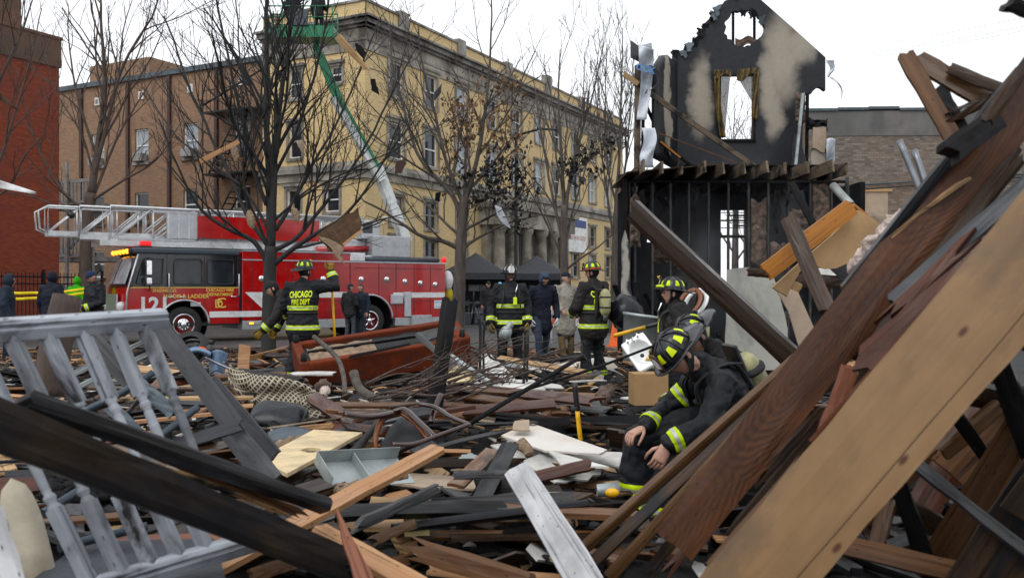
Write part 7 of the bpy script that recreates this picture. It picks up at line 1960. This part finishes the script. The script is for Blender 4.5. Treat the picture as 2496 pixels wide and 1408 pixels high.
# ---------------------------------------------------------------- furniture in the middle
OC = empty('armchair', P(1000, 1060, 6.2), label='overturned wooden armchair showing its black underside', cat='chair'); names = {o.name for o in COL.objects}
slab(None, [(930, 1115, 6.05), (1040, 1068, 6.15), (1010, 1036, 6.3), (978, 1008, 6.4), (945, 1018, 6.3), (925, 1060, 6.15)], .03, 'lining', 'seat_underside', 'panel')
M['w_chair'] = plain('w_chair', (.20, .062, .018), .3, var=.3, scale=9)
for nm, pts, r, mt, fl_ in (('front_rail', [(920, 1118, 6.05), (916, 1065, 6.1), (935, 1018, 6.25), (975, 1004, 6.35)], .032, 'w_chair', .6), ('side_rail', [(975, 1004, 6.33), (1012, 1030, 6.25), (1045, 1070, 6.1)], .022, 'w_chair', .7),
    ('leg', [(838, 1009, 6.0), (900, 1016, 6.1), (962, 1005, 6.3)], .027, 'maho', .8), ('back_stile', [(955, 1004, 6.3), (985, 996, 6.3), (1015, 1022, 6.2), (1062, 1066, 6.05)], .026, 'maho', .6), ('arm', [(955, 1082, 5.9), (1005, 1082, 5.95), (1065, 1062, 6.0), (1145, 1033, 6.1)], .022, 'maho', .7), ('arm', [(1022, 984, 6.5), (1062, 992, 6.45), (1100, 1016, 6.3), (1145, 1034, 6.15)], .022, 'maho', .7), ('leg', [(1050, 1030, 6.4), (1058, 1000, 6.5), (1075, 960, 6.6)], .022, 'maho', .8)):
    M['maho'] = M.get('maho') or plain('maho', (.045, .016, .012), .16, var=.3, scale=9, coat=.4)
    tubepx(None, pts, r, mt, nm, None, 10, flat=fl_)
reparent_new(names, OC)
SF = empty('sofa', P(930, 930, 12.3), label='overturned rust red sofa with black torn underside', cat='sofa'); names = {o.name for o in COL.objects}
o0 = P(748, 952, 12.0); xA = (P(1143, 886, 12.8) - o0); LS_ = xA.length; mS = frame(o0, xA, V((0, -.42, 1)))
hS, dS_ = .40, .72
b = MB(); b.bbox(0, LS_, 0, .10, 0, hS, .025); b.build('front', M['upholstery'], None, mS)
b = MB(); b.bbox(0, LS_, dS_ - .1, dS_, 0, hS, .025); b.build('back', M['upholstery'], None, mS)
b = MB(); b.bbox(-.06, .06, -.01, dS_ + .01, 0, hS + .02, .025); b.build('arm', M['upholstery'], None, mS)
b = MB(); b.bbox(LS_ - .16, LS_ + .03, -.01, dS_ + .01, -.05, hS + .02, .03); b.build('arm', M['upholstery'], None, mS)
b = MB(); b.grid(20, 8, lambda u, v: (.06 + (LS_ - .2) * u, .1 + (dS_ - .2) * v, hS - .07 - .07 * math.sin(math.pi * v) + .03 * noise.noise(V((u * 9, v * 4, 1))))); b.build('underside', M['lining'], None, mS)
b = MB(); b.grid(20, 6, lambda u, v: (.1 + .9 * u, .1 + .34 * v + .05 * noise.noise(V((u * 6, 1, 2))), hS - .02 + .03 * noise.noise(V((u * 9, v * 6, 8))) + .02 * v)); b.build('torn_padding', M['batting'], None, mS)
for x in (.0, LS_ - .08):
    for y in (.06, dS_ - .06):
        b = MB(); b.lathe([(.045, 0), (.035, .1), (0, .1)], 10, 0, Matrix.Translation((x, y, hS + .02)), True); b.build('foot', M['w_char'], None, mS)
b = MB(); b.box(.1, LS_ - .2, .3, .34, hS - .02, hS + .02); b.build('slat', M['w_char'], None, mS)
reparent_new(names, SF)
plank('grey board lying across the sofa underside', (1015, 812, 12.2), (1140, 925, 11.6), .08, .03, 'w_grey'); plank('dark board resting on the sofa top', (850, 870, 11.9), (1000, 838, 12.2), .04, .03, 'w_char')
slab('thin plywood scrap on the far end of the sofa', [(1010, 812, 12.7), (1090, 790, 13), (1130, 800, 12.9), (1040, 822, 12.5)], .02, 'w_grey', rag=.02)
plank('tall charred post standing in front of the sofa', (1052, 1040, 8.1), (1098, 724, 8.3), .135, .12, 'w_char', roll=12, jag=(0, .05), nx=8)
# blanket, pillow, boards at left middle
q = NT('blanket'); uv = q.coord('UV'); ck = q.n('ShaderNodeTexBrick'); ck.offset = 0.; q.l(q.mapping(uv, (1, 1, 1), rot=(0, 0, .785)), ck.inputs['Vector']); ck.inputs['Scale'].default_value = 1.; ck.inputs['Brick Width'].default_value = .05; ck.inputs['Row Height'].default_value = .05; ck.inputs['Mortar Size'].default_value = .008; ck.inputs['Mortar Smooth'].default_value = .1
ck.inputs['Color1'].default_value = (.018, .015, .012, 1); ck.inputs['Color2'].default_value = (.03, .025, .02, 1); ck.inputs['Mortar'].default_value = (.36, .31, .22, 1); M['blanket'] = q.fin(ck.outputs[0], .9)
b = MB()
def blk(u, v):
    cx = 545 + 240 * u; cy = 880 + 80 * u + 10 * math.sin(u * 7); Y = 10.0 - 1.3 * u
    h = 46 + 66 * math.sin(math.pi * min(1, u * 1.05)) ** .7
    return P(cx + 22 * v + 8 * math.sin(v * 6 + u * 9), cy + h * v, Y - .35 * v + .07 * math.sin(u * 24 + v * 3) + .05 * math.sin(v * 14 + u * 5))
b.grid(50, 24, blk, uvf=lambda u, v: (u * 1.25, v * .6)); o = b.build('blanket', M['blanket']); tag(o, 'cream and black lattice patterned blanket draped over rubble', 'blanket'); o.modifiers.new('s', 'SOLIDIFY').thickness = .012
b = MB(); b.sphere((0, 0, 0), 1, 28, sx=(1, 1, 1)); 
b.v = [(.26 * math.copysign(abs(x) ** .6, x), .18 * math.copysign(abs(y) ** .6, y), .085 * z * (1 - .5 * (x * x + y * y) * .5) + .012 * noise.noise(V((x * 3, y * 3, z * 2)))) for x, y, z in b.v]
o = b.build('pillow', M['leatherette'], None, Matrix.Translation(P(680, 1012, 8.2)) @ Matrix.Rotation(.12, 4, 'Y') @ Matrix.Rotation(math.radians(28), 4, 'X')); tag(o, 'glossy black leather cushion lying below the blanket', 'cushion')
slab('upright tan board stub left of the tree', [(578, 905, 12), (606, 903, 12), (610, 842, 12.1), (582, 838, 12.1)], .04, 'w_pine', 'board', 'board'); slab('grey round topped board standing beside firefighter boots', [(640, 948, 10.8), (690, 950, 10.8), (694, 892, 10.9), (682, 889, 10.9), (662, 902, 10.9)], .03, 'w_grey', 'board', 'board')
slab('red brown board piece standing left of the blanket', [(566, 985, 9.2), (598, 1028, 9.1), (602, 1000, 9.1), (574, 940, 9.3)], .03, 'w_brown', 'board', 'board'); plank('big dark brown beam lying right of the blanket', (762, 968, 8.3), (870, 1040, 7.2), .13, .06, 'w_redbrown', normal=V((-.3, -.5, .8))); plank('split orange wood chunk on the particle board', (715, 1046, 7.0), (818, 1036, 7.0), .05, .05, 'w_pine', jag=(.1, .03)); plank('blue grey plank beyond the particle board', (815, 1062, 6.8), (905, 1022, 7.4), .12, .02, 'w_slate', normal=V((0, -.4, 1)))
b = MB(); b.grid(20, 8, lambda u, v: P(655 + 110 * u, 1060 + 30 * v - 14 * math.sin(math.pi * u), 6.9 - .2 * v)); o = b.build('mesh_seat', M['chair_blue']); tag(o, 'dark mesh chair seat behind the pale particle board', 'chair seat'); o.modifiers.new('s', 'SOLIDIFY').thickness = .03
# scooter
SCO = empty('scooter', P(505, 900, 10.6), label='pale blue motor scooter lying on its side behind the leaning grey board', cat='scooter'); names = {o.name for o in COL.objects}
def shell(c, r, sx, rot, mt, nm):
    b = MB(); b.sphere((0, 0, 0), r, 20, sx=sx); b.build(nm, M[mt], None, Matrix.Translation(c) @ Matrix.Rotation(rot, 4, 'Y'))
cloth('front_fender', M['scoot'], lambda u, v: P(452 + 62 * u, 862 - 16 * math.sin(math.pi * (.15 + .75 * u)) + 14 * v, 10.5 - .12 * math.sin(math.pi * v)), 16, 8, .012)
cloth('leg_shield', M['scoot'], lambda u, v: P(508 + 46 * u * (1 - .35 * v) + 6 * v, 862 + 52 * v - 10 * math.sin(math.pi * u), 10.55 - .14 * math.sin(math.pi * u)), 14, 12, .012)
cloth('side_panel', M['scoot'], lambda u, v: P(520 + 42 * v + 6 * math.sin(v * 3), 905 + 22 * u + 10 * v * v, 10.6 - .08 * math.sin(math.pi * u)), 8, 12, .012)
shell(P(512, 852, 10.5), .06, (1, 1, 1), 0, 'plastic_black', 'horn'); shell(P(493, 853, 10.45), .05, (1.3, .8, .8), .2, 'orange_cloth', 'indicator')
b = MB(); b.lathe([(.13, -.05), (.2, -.06), (.23, 0), (.2, .06), (.13, .05)], 24, 0, frame(P(462, 845, 10.6), (1, .2, .15), (0, -.7, .7))); b.build('wheel', M['rubber']); tubepx(None, [(500, 870, 10.4), (530, 885, 10.4), (575, 905, 10.3)], .016, 'steel', 'handlebar', None); tubepx(None, [(440, 840, 10.7), (470, 828, 10.7), (520, 835, 10.7)], .05, 'plastic_black', 'seat', None, flat=.6)
reparent_new(names, SCO)
# metal bed frame
BF = empty('bed_frame', P(1225, 915, 10.3), label='black metal bed frame upended in front of the smiling firefighter', cat='bed frame'); names = {o.name for o in COL.objects}
for pts, r in (([(1168, 772, 10.4), (1171, 812, 10.4), (1169, 932, 10.4)], .017), ([(1181, 782, 10.5), (1178, 842, 10.5), (1180, 930, 10.5)], .014), ([(1266, 802, 10.3), (1280, 812, 10.3), (1276, 938, 10.3)], .017), ([(1168, 912, 10.35), (1290, 911, 10.3)], .013), ([(1180, 830, 10.5), (1195, 870, 10.5), (1230, 880, 10.45)], .014), ([(1288, 805, 10.3), (1284, 930, 10.3)], .013)): tubepx(None, pts, r, 'black_metal', 'tube', None, 8)
reparent_new(names, BF)
slab('white panel leaning behind the bed frame', [(1165, 905, 11), (1260, 928, 10.9), (1220, 885, 11.1), (1195, 858, 11.2), (1168, 862, 11.2)], .02, 'drywall', rag=.01); slab('flat white board under the bed frame', [(1135, 945, 9.9), (1330, 948, 9.8), (1300, 925, 10.6), (1160, 922, 10.7)], .02, 'drywall', rag=.02); slab('cream panel wedge right of the charred post', [(1088, 935, 10.2), (1150, 925, 10.2), (1120, 885, 10.5), (1095, 905, 10.4)], .02, 'particle_pale'); plank('slate grey steel channel slanting by the bed frame', (1090, 862, 10.6), (1240, 965, 9.4), .065, .05, 'galv', normal=V((.3, -.6, .8)))
# branch heap
HB = empty('branch_heap', P(1120, 940, 8.4), label='heap of broken bare branches across the centre of the rubble', cat='branches'); names = {o.name for o in COL.objects}
hr = random.Random(4)
for k in range(24):
    x0 = hr.uniform(880, 1120); y0 = hr.uniform(925, 1000); Y0 = hr.uniform(7.4, 8.6); x1 = x0 + hr.uniform(150, 330); y1 = y0 - hr.uniform(20, 130)
    pts = [(x0, y0, Y0), (x0 + (x1 - x0) * .35, y0 + (y1 - y0) * .3 + hr.uniform(-14, 14), Y0 + .2), (x0 + (x1 - x0) * .7, y0 + (y1 - y0) * .75 + hr.uniform(-14, 14), Y0 + .5), (x1, y1, Y0 + hr.uniform(.3, 1.2))]
    tubepx(None, pts, (hr.uniform(.008, .016), .003), 'bark_brown', 'branch', None, 5)
    for j in range(3):
        t = hr.uniform(.4, .9); q0 = (x0 + (x1 - x0) * t, y0 + (y1 - y0) * t, Y0 + .3); tubepx(None, [q0, (q0[0] + hr.uniform(20, 60), q0[1] - hr.uniform(-10, 50), q0[2] + .1), (q0[0] + hr.uniform(50, 120), q0[1] - hr.uniform(0, 70), q0[2] + .2)], (.005, .002), 'bark_brown', 'twig', None, 4, k=2)
reparent_new(names, HB)
tubepx('thick forked dead branch lying below the sofa', [(862, 812 + 95, 9.4), (880, 950, 9.2), (950, 985, 8.6), (1010, 1000, 8.3)], (.05, .035), 'bark_grey', 'dead_branch', 'branch', 9); tubepx('curved dead branch rising beside the sofa arm', [(765, 820, 11.2), (820, 870, 10.9), (838, 920, 10.5), (840, 960, 10.0)], (.03, .03), 'bark_grey', 'dead_branch', 'branch', 8); tubepx('gnarled dark branch beside the armchair', [(850, 1110, 5.9), (880, 1080, 6.1), (920, 1030, 6.4), (935, 1010, 6.5)], (.03, .02), 'bark_black', 'dead_branch', 'branch', 8)
# sink
SK = empty('sink', P(1565, 858, 10.8), label='white porcelain bathroom sink tipped up in front of the bin', cat='sink'); names = {o.name for o in COL.objects}
ms_ = frame(P(1565, 856, 10.8), V((.88, .15, .35)), V((-.25, -.75, .75)))
ms_ = frame(P(1563, 857, 10.8), P(1590, 892, 10.7) - P(1540, 820, 10.95), V((-.2, -1, .45)))
b = MB()
def sink(u, v):
    a = (u - .5) * 2; c = (v - .5) * 2; x = a * .235; y = c * .165
    r = math.hypot((a + .0) / .72, (c) / .74); d = -.11 * max(0, 1 - r ** 2) ** .6
    e = max(abs(a), abs(c)); rim = -.03 * max(0, (e - .93) / .07)
    k = 1 - .06 * (abs(a) ** 6) * (abs(c) ** 6)
    return (x * k, y * k, d + rim)
b.grid(40, 30, sink); o = b.build('basin', M['porcelain'], None, ms_); o.modifiers.new('s', 'SOLIDIFY').thickness = .02
b = MB(); b.tube([(-.2, 0, .0), (-.2, 0, .05), (-.12, 0, .06)], .014, 8, 0, True, ms_); b.build('tap', M['chrome'])
for y in (-.07, .07): b = MB(); b.tube([(-.2, y, 0), (-.2, y, .04)], .014, 8, 0, True, ms_); b.tube([(-.23, y, .04), (-.17, y, .04)], .009, 6, 0, True, ms_); b.build('tap_handle', M['chrome'])
b = MB(); b.lathe([(0, .004), (.024, .004), (.024, -.004)], 16, 0, ms_ @ Matrix.Translation((0, 0, -.104))); b.build('drain', M['plastic_black'])
reparent_new(names, SK)
# grey bin
BN = empty('rubbish_bin', P(1545, 850, 12.6), label='dented grey plastic bin tilted behind the sink', cat='bin'); names = {o.name for o in COL.objects}
mb_ = Matrix.Translation(P(1552, 880, 12.6)) @ Matrix.Rotation(math.radians(8), 4, 'Y') @ Matrix.Rotation(math.radians(20), 4, 'Z')
b = MB(); b.lathe([(.0, 0), (.20, 0), (.21, .05), (.27, .62), (.285, .62), (.285, .66), (.26, .66), (.2, .1)], 28, 0, mb_); b.build('tub', M['galv']); b = MB(); b.tube([(.29 * math.cos(a), .29 * math.sin(a), .64) for a in (-.5, -.2, .2, .5)], .02, 6, 0, True, mb_); b.build('handle', M['galv'])
reparent_new(names, BN)
b = MB(); b.sphere((0, 0, 0), .26, 20); b.v = [tuple(V(p) * (1 + .25 * noise.noise(V(p) * 9))) for p in b.v]; o = b.build('rubbish_bag', M['leatherette'], None, Matrix.Translation(P(1525, 762, 13.4))); tag(o, 'black rubbish bag behind the grey bin', 'bag')
PK = empty('pike_pole', P(1550, 802, 9.8), label='yellow and black pole held level behind the sink', cat='pole'); names = {o.name for o in COL.objects}
tubepx(None, [(1496, 818, 9.9), (1574, 797, 9.8)], .022, 'pole_yellow', 'shaft', None); tubepx(None, [(1574, 797, 9.8), (1625, 783, 9.75)], .022, 'plastic_black', 'grip', None); reparent_new(names, PK)
b = MB(); b.bbox(-.17, .17, -.12, .12, 0, .31, .004); o = b.build('cardboard_box', M['cardboard'], None, Matrix.Translation(P(1580, 984, 8.9)) @ Matrix.Rotation(.12, 4, 'Z')); tag(o, 'plain tan cardboard box left of the seated firefighters', 'box')
# toilet seat / brown chair scrap by the house
TS = empty('toilet_seat', P(1690, 735, 12), label='white toilet seat leaning with brown lid behind the profile firefighter', cat='toilet seat'); names = {o.name for o in COL.objects}
for (cx, mt, nm, dx) in ((1695, 'porcelain', 'seat', 0), (1680, 'w_chair', 'lid', .0)):
    b = MB(); mm = frame(P(cx, 738, 12 - (cx == 1680) * .1), V((.5, .2, .85)), V((-.6, -.6, .3))); pts = [(.2 * math.cos(a * .3), .15 * math.sin(a * .3), 0) for a in range(22)]; b.tube(pts, .035, 8, 0, True, mm, True, .5)
    b.build(nm, M[mt])
reparent_new(names, TS)
b = MB(); b.lathe([(.035, 0), (.045, .13), (.042, .13), (.03, .01)], 20, 0, Matrix.Translation(P(1455, 1195, 5.2)) @ Matrix.Rotation(1.5, 4, 'Y')); o = b.build('paper_cup', M['galv']); tag(o, 'pale blue grey cup lying near the seated firefighter boot', 'cup')
b = MB(); b.sphere((0, 0, 0), .032, 12, sx=(1.3, .8, .8)); o = b.build('ball', M['pole_yellow'], None, Matrix.Translation(P(1492, 1200, 5.0))); tag(o, 'small yellow plastic ball beside the cup', 'ball')
# seat for the resting firefighters
b = MB(); b.bbox(-.5, .55, -.45, 1.1, 0, 1, .03); o = b.build('timber_stack', M['w_char'], None, Matrix.Translation(P(1850, 1080, 5.7).to_2d().to_3d()) @ Matrix.Scale(P(0, 1062, 5.7).z, 4, (0, 0, 1))); tag(o, 'charred timber block carrying the seated firefighters', 'timber')
# ---------------------------------------------------------------- things caught in the trees
M['board_torn'] = plain('board_torn', (.085, .045, .022), .9, var=.5, scale=9, bump=1., bscale=30, dirt=(.2, .12, .065), dirt_amt=.15)
IB = empty('insulation_board', P(830, 570, 16.2), label='torn brown fibreboard hanging in the black tree', cat='board'); names = {o.name for o in COL.objects}
slab(None, [(772, 572, 16.2), (800, 612, 16.1), (832, 600, 16.1), (884, 562, 16.3), (878, 515, 16.4), (850, 528, 16.4)], .03, 'board_torn', 'sheet', 'x', rag=.03); slab(None, [(775, 575, 16.1), (835, 600, 16.0), (828, 622, 16.0), (842, 648, 15.95), (822, 628, 16.0), (805, 602, 16.05)], .03, 'batting', 'torn_flap', 'x', rag=.03); plank(None, (835, 598, 16.0), (882, 560, 16.2), .05, .04, 'w_pine', name='edge_strip')
reparent_new(names, IB)
plank('orange pine board stuck in the left branches of black tree', (486, 394, 16.0), (583, 345, 16.4), .085, .03, 'w_pine')
plank('short orange board scrap stuck in left branches', (545, 380, 16.3), (600, 390, 16.3), .06, .02, 'w_brown', jag=(.05, .1))
plank('pale broken cornice timber caught at the top of black tree', (818, 84, 15.6), (905, 180, 15.8), .14, .05, 'w_tan', jag=(.12, .2), taper=.6)
for pts, mt, lb_ in (([(866, 104), (880, 112), (893, 128), (886, 142), (868, 122)], 'charred', 'black roofing scrap under the pale cornice timber'), ([(903, 194), (915, 193), (925, 232), (905, 218)], 'charred', 'black roofing scrap against the yellow wall below the cornice timber'), ([(1058, 226), (1078, 202), (1075, 226), (1060, 246)], 'w_slate', 'grey roofing scrap caught in the leafy tree'), ([(965, 396), (988, 385), (990, 400), (980, 422), (962, 424)], 'pipe_brown', 'brown shingle caught right of the white boom'), ([(748, 385), (756, 394), (760, 420), (750, 422)], 'charred', 'small black shingle below the green boom'), ([(718, 478), (732, 476), (732, 512), (719, 514)], 'charred', 'black rectangular scrap hanging beside the trunk'), ([(1062, 470), (1075, 468), (1072, 492), (1060, 488)], 'charred', 'black flake among the scorched leaves'),
    ([(722, 345), (735, 340), (748, 345), (735, 372)], 'drywall_tan', 'tan scrap caught below the basket'), ([(1206, 500), (1222, 505), (1236, 535), (1246, 556), (1228, 545), (1212, 525)], 'wrap', 'white plastic scrap fluttering from the leafy tree')):
    slab(lb_, [(*p, 16.3 + .02 * i if p[0] < 1040 else 22.4 + .03 * i) for i, p in enumerate(pts)][:3] + [(*p, 16.3 if p[0] < 1040 else 22.4) for p in pts[3:]], .02, mt, 'scrap', 'scrap', rag=.01, group=None)
for (px, py, lb_) in ((612, 535, 'tan wool tuft caught on the trunk of black tree'), (722, 520, 'small wool tuft caught right of black trunk'), (573, 372, 'wool tuft dangling below the orange pine board')):
    b = MB(); b.grid(16, 14, tuft(P(px - 6, py - 22, 16.4), P(px + 4, py + 22, 16.3), .07, px)); o = b.build('wool_tuft', M['batting']); tag(o, lb_, 'insulation')
b = MB(); b.grid(16, 8, lambda u, v: P(-6 + 52 * u, 222 + 46 * u + (18 - 14 * u) * v, 23.2 + .1 * math.sin(u * 8))); o = b.build('scrap', M['board_torn']); tag(o, 'brown torn scrap caught in branches at the left edge', 'scrap'); o.modifiers.new('s', 'SOLIDIFY').thickness = .02
b = MB(); b.grid(20, 6, lambda u, v: P(-10 + 98 * u, 436 + 32 * u + (22 - 16 * u) * v, 23.2 + .1 * math.sin(u * 5 + v))); o = b.build('plastic_sheet', M['stripe_white']); tag(o, 'white plastic strip blowing in from the left edge', 'plastic'); o.modifiers.new('s', 'SOLIDIFY').thickness = .01
# ---------------------------------------------------------------- scattered boards
PAL = (['w_char'] * 10 + ['w_dark'] * 5 + ['w_grey'] * 3 + ['w_slate'] * 2 + ['w_brown'] * 4 + ['w_tan'] * 2 + ['w_redbrown'] * 1 + ['w_pine'])
WORD = {'w_char': 'charred black', 'w_dark': 'dark brown', 'w_grey': 'weathered grey', 'w_slate': 'slate grey painted', 'w_brown': 'brown', 'w_tan': 'pale tan', 'w_redbrown': 'red brown', 'w_pine': 'fresh pine'}
dr = random.Random(2024)
spots = []
KEEP = ((690, 1160, 8.6, 12.6), (540, 790, 7.2, 9.7), (615, 895, 5.0, 7.5), (825, 1155, 4.9, 6.7), (795, 1020, 4.2, 5.3), (1430, 1830, 3.8, 6.6), (1215, 1495, 5.1, 7.5), (1490, 1650, 7.4, 10.9), (1160, 1300, 9.0, 10.6), (1340, 1540, 8.8, 13.6), (670, 760, 9.0, 13.2), (1180, 1310, 10, 14.2))
while len(spots) < 900:
    Y = 4.2 + 14.5 * dr.random() ** 1.35; px = dr.uniform(-120, 2150)
    if Y > 14.5 and not (300 < px < 1500): continue
    if 1440 < px < 1760 and Y < 5.75: continue
    spots.append((Y, px))
spots.sort()
rest = {}
def zone(px, Y):
    s = 'left' if px < 620 else 'centre' if px < 1230 else 'right'
    d = 'near' if Y < 6.6 else 'far'
    return {('left', 'near'): 'in the rubble behind the balustrade', ('left', 'far'): 'in the rubble around the scooter', ('centre', 'near'): 'in the rubble around the armchair', ('centre', 'far'): 'in the rubble before the sofa', ('right', 'near'): 'in the rubble before the seated firefighters', ('right', 'far'): 'in the rubble around the sink'}[(s, d)]
for i, (Y, px) in enumerate(spots):
    g0 = G(px, Y); h = gh(g0.x, g0.y); kp = any(a <= px <= c and e <= Y <= f for a, c, e, f in KEEP)
    L = min(1.0 if Y < 6 else 2.2, dr.lognormvariate(-.25, .5)) * (.6 if kp else 1); w_ = dr.choice((.04, .06, .09, .12, .14, .19)); t_ = dr.choice((.018, .02, .035))
    yaw = dr.gauss(0, .75) if dr.random() < .75 else dr.uniform(0, 3.14)
    pit = dr.gauss(0, .06 if kp or Y < 6 else .09) if dr.random() < .93 or kp or Y < 6.5 else dr.uniform(.15, .45)
    d = V((math.cos(yaw) * math.cos(pit), math.sin(yaw) * math.cos(pit), math.sin(pit)))
    z = h + .03 + dr.random() ** 1.5 * (.04 if kp else .24 if Y < 10 else .10) + abs(math.sin(pit)) * L * .4
    c = V((g0.x, g0.y, z)); mt = dr.choice(PAL); roll = dr.gauss(0, 16) if dr.random() < .8 else dr.uniform(-80, 80)
    jg = (dr.choice((.0, .02, .08)), dr.choice((.0, .03, .12)))
    vs, fs, uv = plankmesh(L, w_, t_, 5000 + i, jg, dr.gauss(0, .01), 3, 3 if i < 150 else 2)
    mm = orient(c - d * L / 2, c + d * L / 2, roll, V((0, 0, 1)))
    if i < 150:
        b = MB(); b.add(vs, fs, uv=uv); o = b.build('board', M[mt], None, mm); tag(o, WORD[mt] + ' board ' + zone(px, Y), 'board', WORD[mt] + ' boards ' + zone(px, Y))
    else: rest.setdefault(mt, MB()).add(vs, fs, M=mm, uv=uv)
for mt, b in rest.items():
    o = b.build('scattered_boards', M[mt]); tag(o, 'mass of ' + WORD[mt] + ' boards strewn over the lot', 'boards', None, 'stuff')
for i in range(64):
    Y = 5.6 + 7.5 * dr.random(); px = dr.uniform(350, 1500); g0 = G(px, Y)
    if any(a <= px <= c and e <= Y <= f for a, c, e, f in KEEP) or (520 < px < 830 and Y < 9.8): continue
    mt = dr.choice(['w_brown', 'w_dark', 'w_slate', 'w_redbrown', 'w_pine', 'w_char', 'w_grey', 'w_brown', 'w_tan']); L = dr.uniform(.7, 1.7); yaw = dr.gauss(0, .6); pit = dr.gauss(0, .05); d = V((math.cos(yaw), math.sin(yaw), math.sin(pit))) * L / 2; c = V((g0.x, g0.y, gh(g0.x, g0.y) + .22 + .15 * dr.random()))
    WORD.setdefault(mt, 'fresh pine'); plank('large ' + WORD[mt] + ' board lying on top ' + zone(px, Y), c - d, c + d, dr.uniform(.08, .17), .03, mt, roll=dr.gauss(0, 12), normal=V((0, -.25, 1)), jag=(dr.choice((0, .1)), dr.choice((.02, .15))), group='large ' + WORD[mt] + ' boards ' + zone(px, Y), nx=4)
b = MB(); b.box(-2.6, 3.0, -1.6, 2.6, 0, 4.6)
o = b.build('smoke', None, None, Matrix.Translation(G(1800, 18.9, .3))); o.data.materials.clear()
q = NT('smoke'); q.t.nodes.remove(q.b); pv_ = q.n('ShaderNodeVolumePrincipled'); q.l(pv_.outputs[0], q.out.inputs['Volume']); pv_.inputs['Color'].default_value = (.8, .84, .9, 1)
co = q.coord('Object'); nz = q.ramp(q.noise(co, .9, 3, .6), [(.45, 0.), (.75, 1.)]); ge = q.n('ShaderNodeTexGradient', gradient_type='SPHERICAL'); q.l(q.mapping(co, (.36, .5, .42), loc=(-.07, -.2, -.85)), ge.inputs[0])
q.l(q.math('MULTIPLY', q.math('MULTIPLY', nz, q.math('POWER', ge.outputs[1], .6)), .22), pv_.inputs['Density']); o.data.materials.append(q.mat); tag(o, 'thin grey smoke drifting in the burned house', 'smoke', None, 'stuff')
# plasterboard scraps, chips and litter
chips = {}
CM = ['w_tan', 'w_brown', 'drywall', 'drywall', 'w_char', 'w_char', 'w_char', 'w_grey', 'w_dark', 'insulation', 'w_char', 'w_dark', 'w_pine', 'w_char']
for i in range(5200):
    Y = 4.0 + 17.5 * dr.random() ** .85; px = dr.uniform(-150, 2300)
    g0 = G(px, Y); h = (gh(g0.x, g0.y) if Y < 21 else .12) + dr.random() * .12 * (1 if Y < 15 else .25); s = dr.uniform(.02, .09) * (1.6 if dr.random() < .1 else 1)
    k = dr.randint(4, 6); ph = dr.random() * 6; mm = Matrix.Translation((g0.x, g0.y, h + .02)) @ Matrix.Rotation(dr.uniform(0, 6.3), 4, 'Z') @ Matrix.Rotation(dr.gauss(0, .4), 4, 'X') @ Matrix.Rotation(dr.gauss(0, .3), 4, 'Y')
    e = dr.uniform(1, 3)
    top = [(s * e * math.cos(ph + a * 6.283 / k) * dr.uniform(.6, 1), s * math.sin(ph + a * 6.283 / k) * dr.uniform(.5, 1), .006) for a in range(k)]
    vs = top + [(x, y, -.006) for x, y, z in top]; fs = [tuple(range(k)), tuple(reversed(range(k, 2 * k)))] + [(a, a + k, (a + 1) % k + k, (a + 1) % k) for a in range(k)]
    mt = dr.choice(CM) if Y < 15 else dr.choice(['w_tan', 'w_brown', 'w_brown', 'w_pine', 'w_dark'])
    q = dr.randint(0, 90) * 10 + 5
    chips.setdefault(mt, MB()).add(vs, fs, 0, mm, uv=[[(vs[j][0], vs[j][1] + q) for j in f] for f in fs])
for mt, b in chips.items():
    o = b.build('debris_chips', M[mt]); tag(o, 'small chips and flakes of debris littering the burnt ground', 'debris', None, 'stuff')
for i in range(34):
    Y = 5.2 + 9.5 * dr.random(); px = dr.uniform(600, 1560); g0 = G(px, Y); h = gh(g0.x, g0.y)
    pts = ragged([(-.2, -.12), (.22, -.14), (.25, .1), (.02, .16), (-.22, .1)], .03, 3, i); s = dr.uniform(.5, 1.5)
    o = plate([(x * s, z * s) for x, z in pts], [], .013, M[dr.choice(['drywall', 'drywall_tan', 'w_grey', 'galv', 'particle', 'drywall_patch'])], 'panel_scrap', None, Matrix.Translation((g0.x, g0.y, h + .16 + .1 * dr.random())) @ Matrix.Rotation(dr.uniform(0, 6), 4, 'Z') @ Matrix.Rotation(math.radians(-90) + dr.gauss(0, .3), 4, 'X'))
    tag(o, 'broken panel scrap lying flat ' + zone(px, Y), 'panel scrap', 'panel scraps ' + zone(px, Y))
for i in range(10):
    Y = dr.uniform(6, 13); px = dr.uniform(650, 1500); g0 = G(px, Y); c = V((g0.x, g0.y, gh(g0.x, g0.y) + .2)); d = V((dr.uniform(-1, 1), dr.uniform(-.5, .5), .1)).normalized() * dr.uniform(.1, .25)
    b = MB(); b.grid(18, 14, tuft(c - d, c + d, dr.uniform(.05, .09), i * 3)); o = b.build('wool_tuft', M[dr.choice(['batting', 'insul_pink', 'insulation'])]); tag(o, 'tuft of insulation wool lying ' + zone(px, Y), 'insulation', 'insulation tufts ' + zone(px, Y))
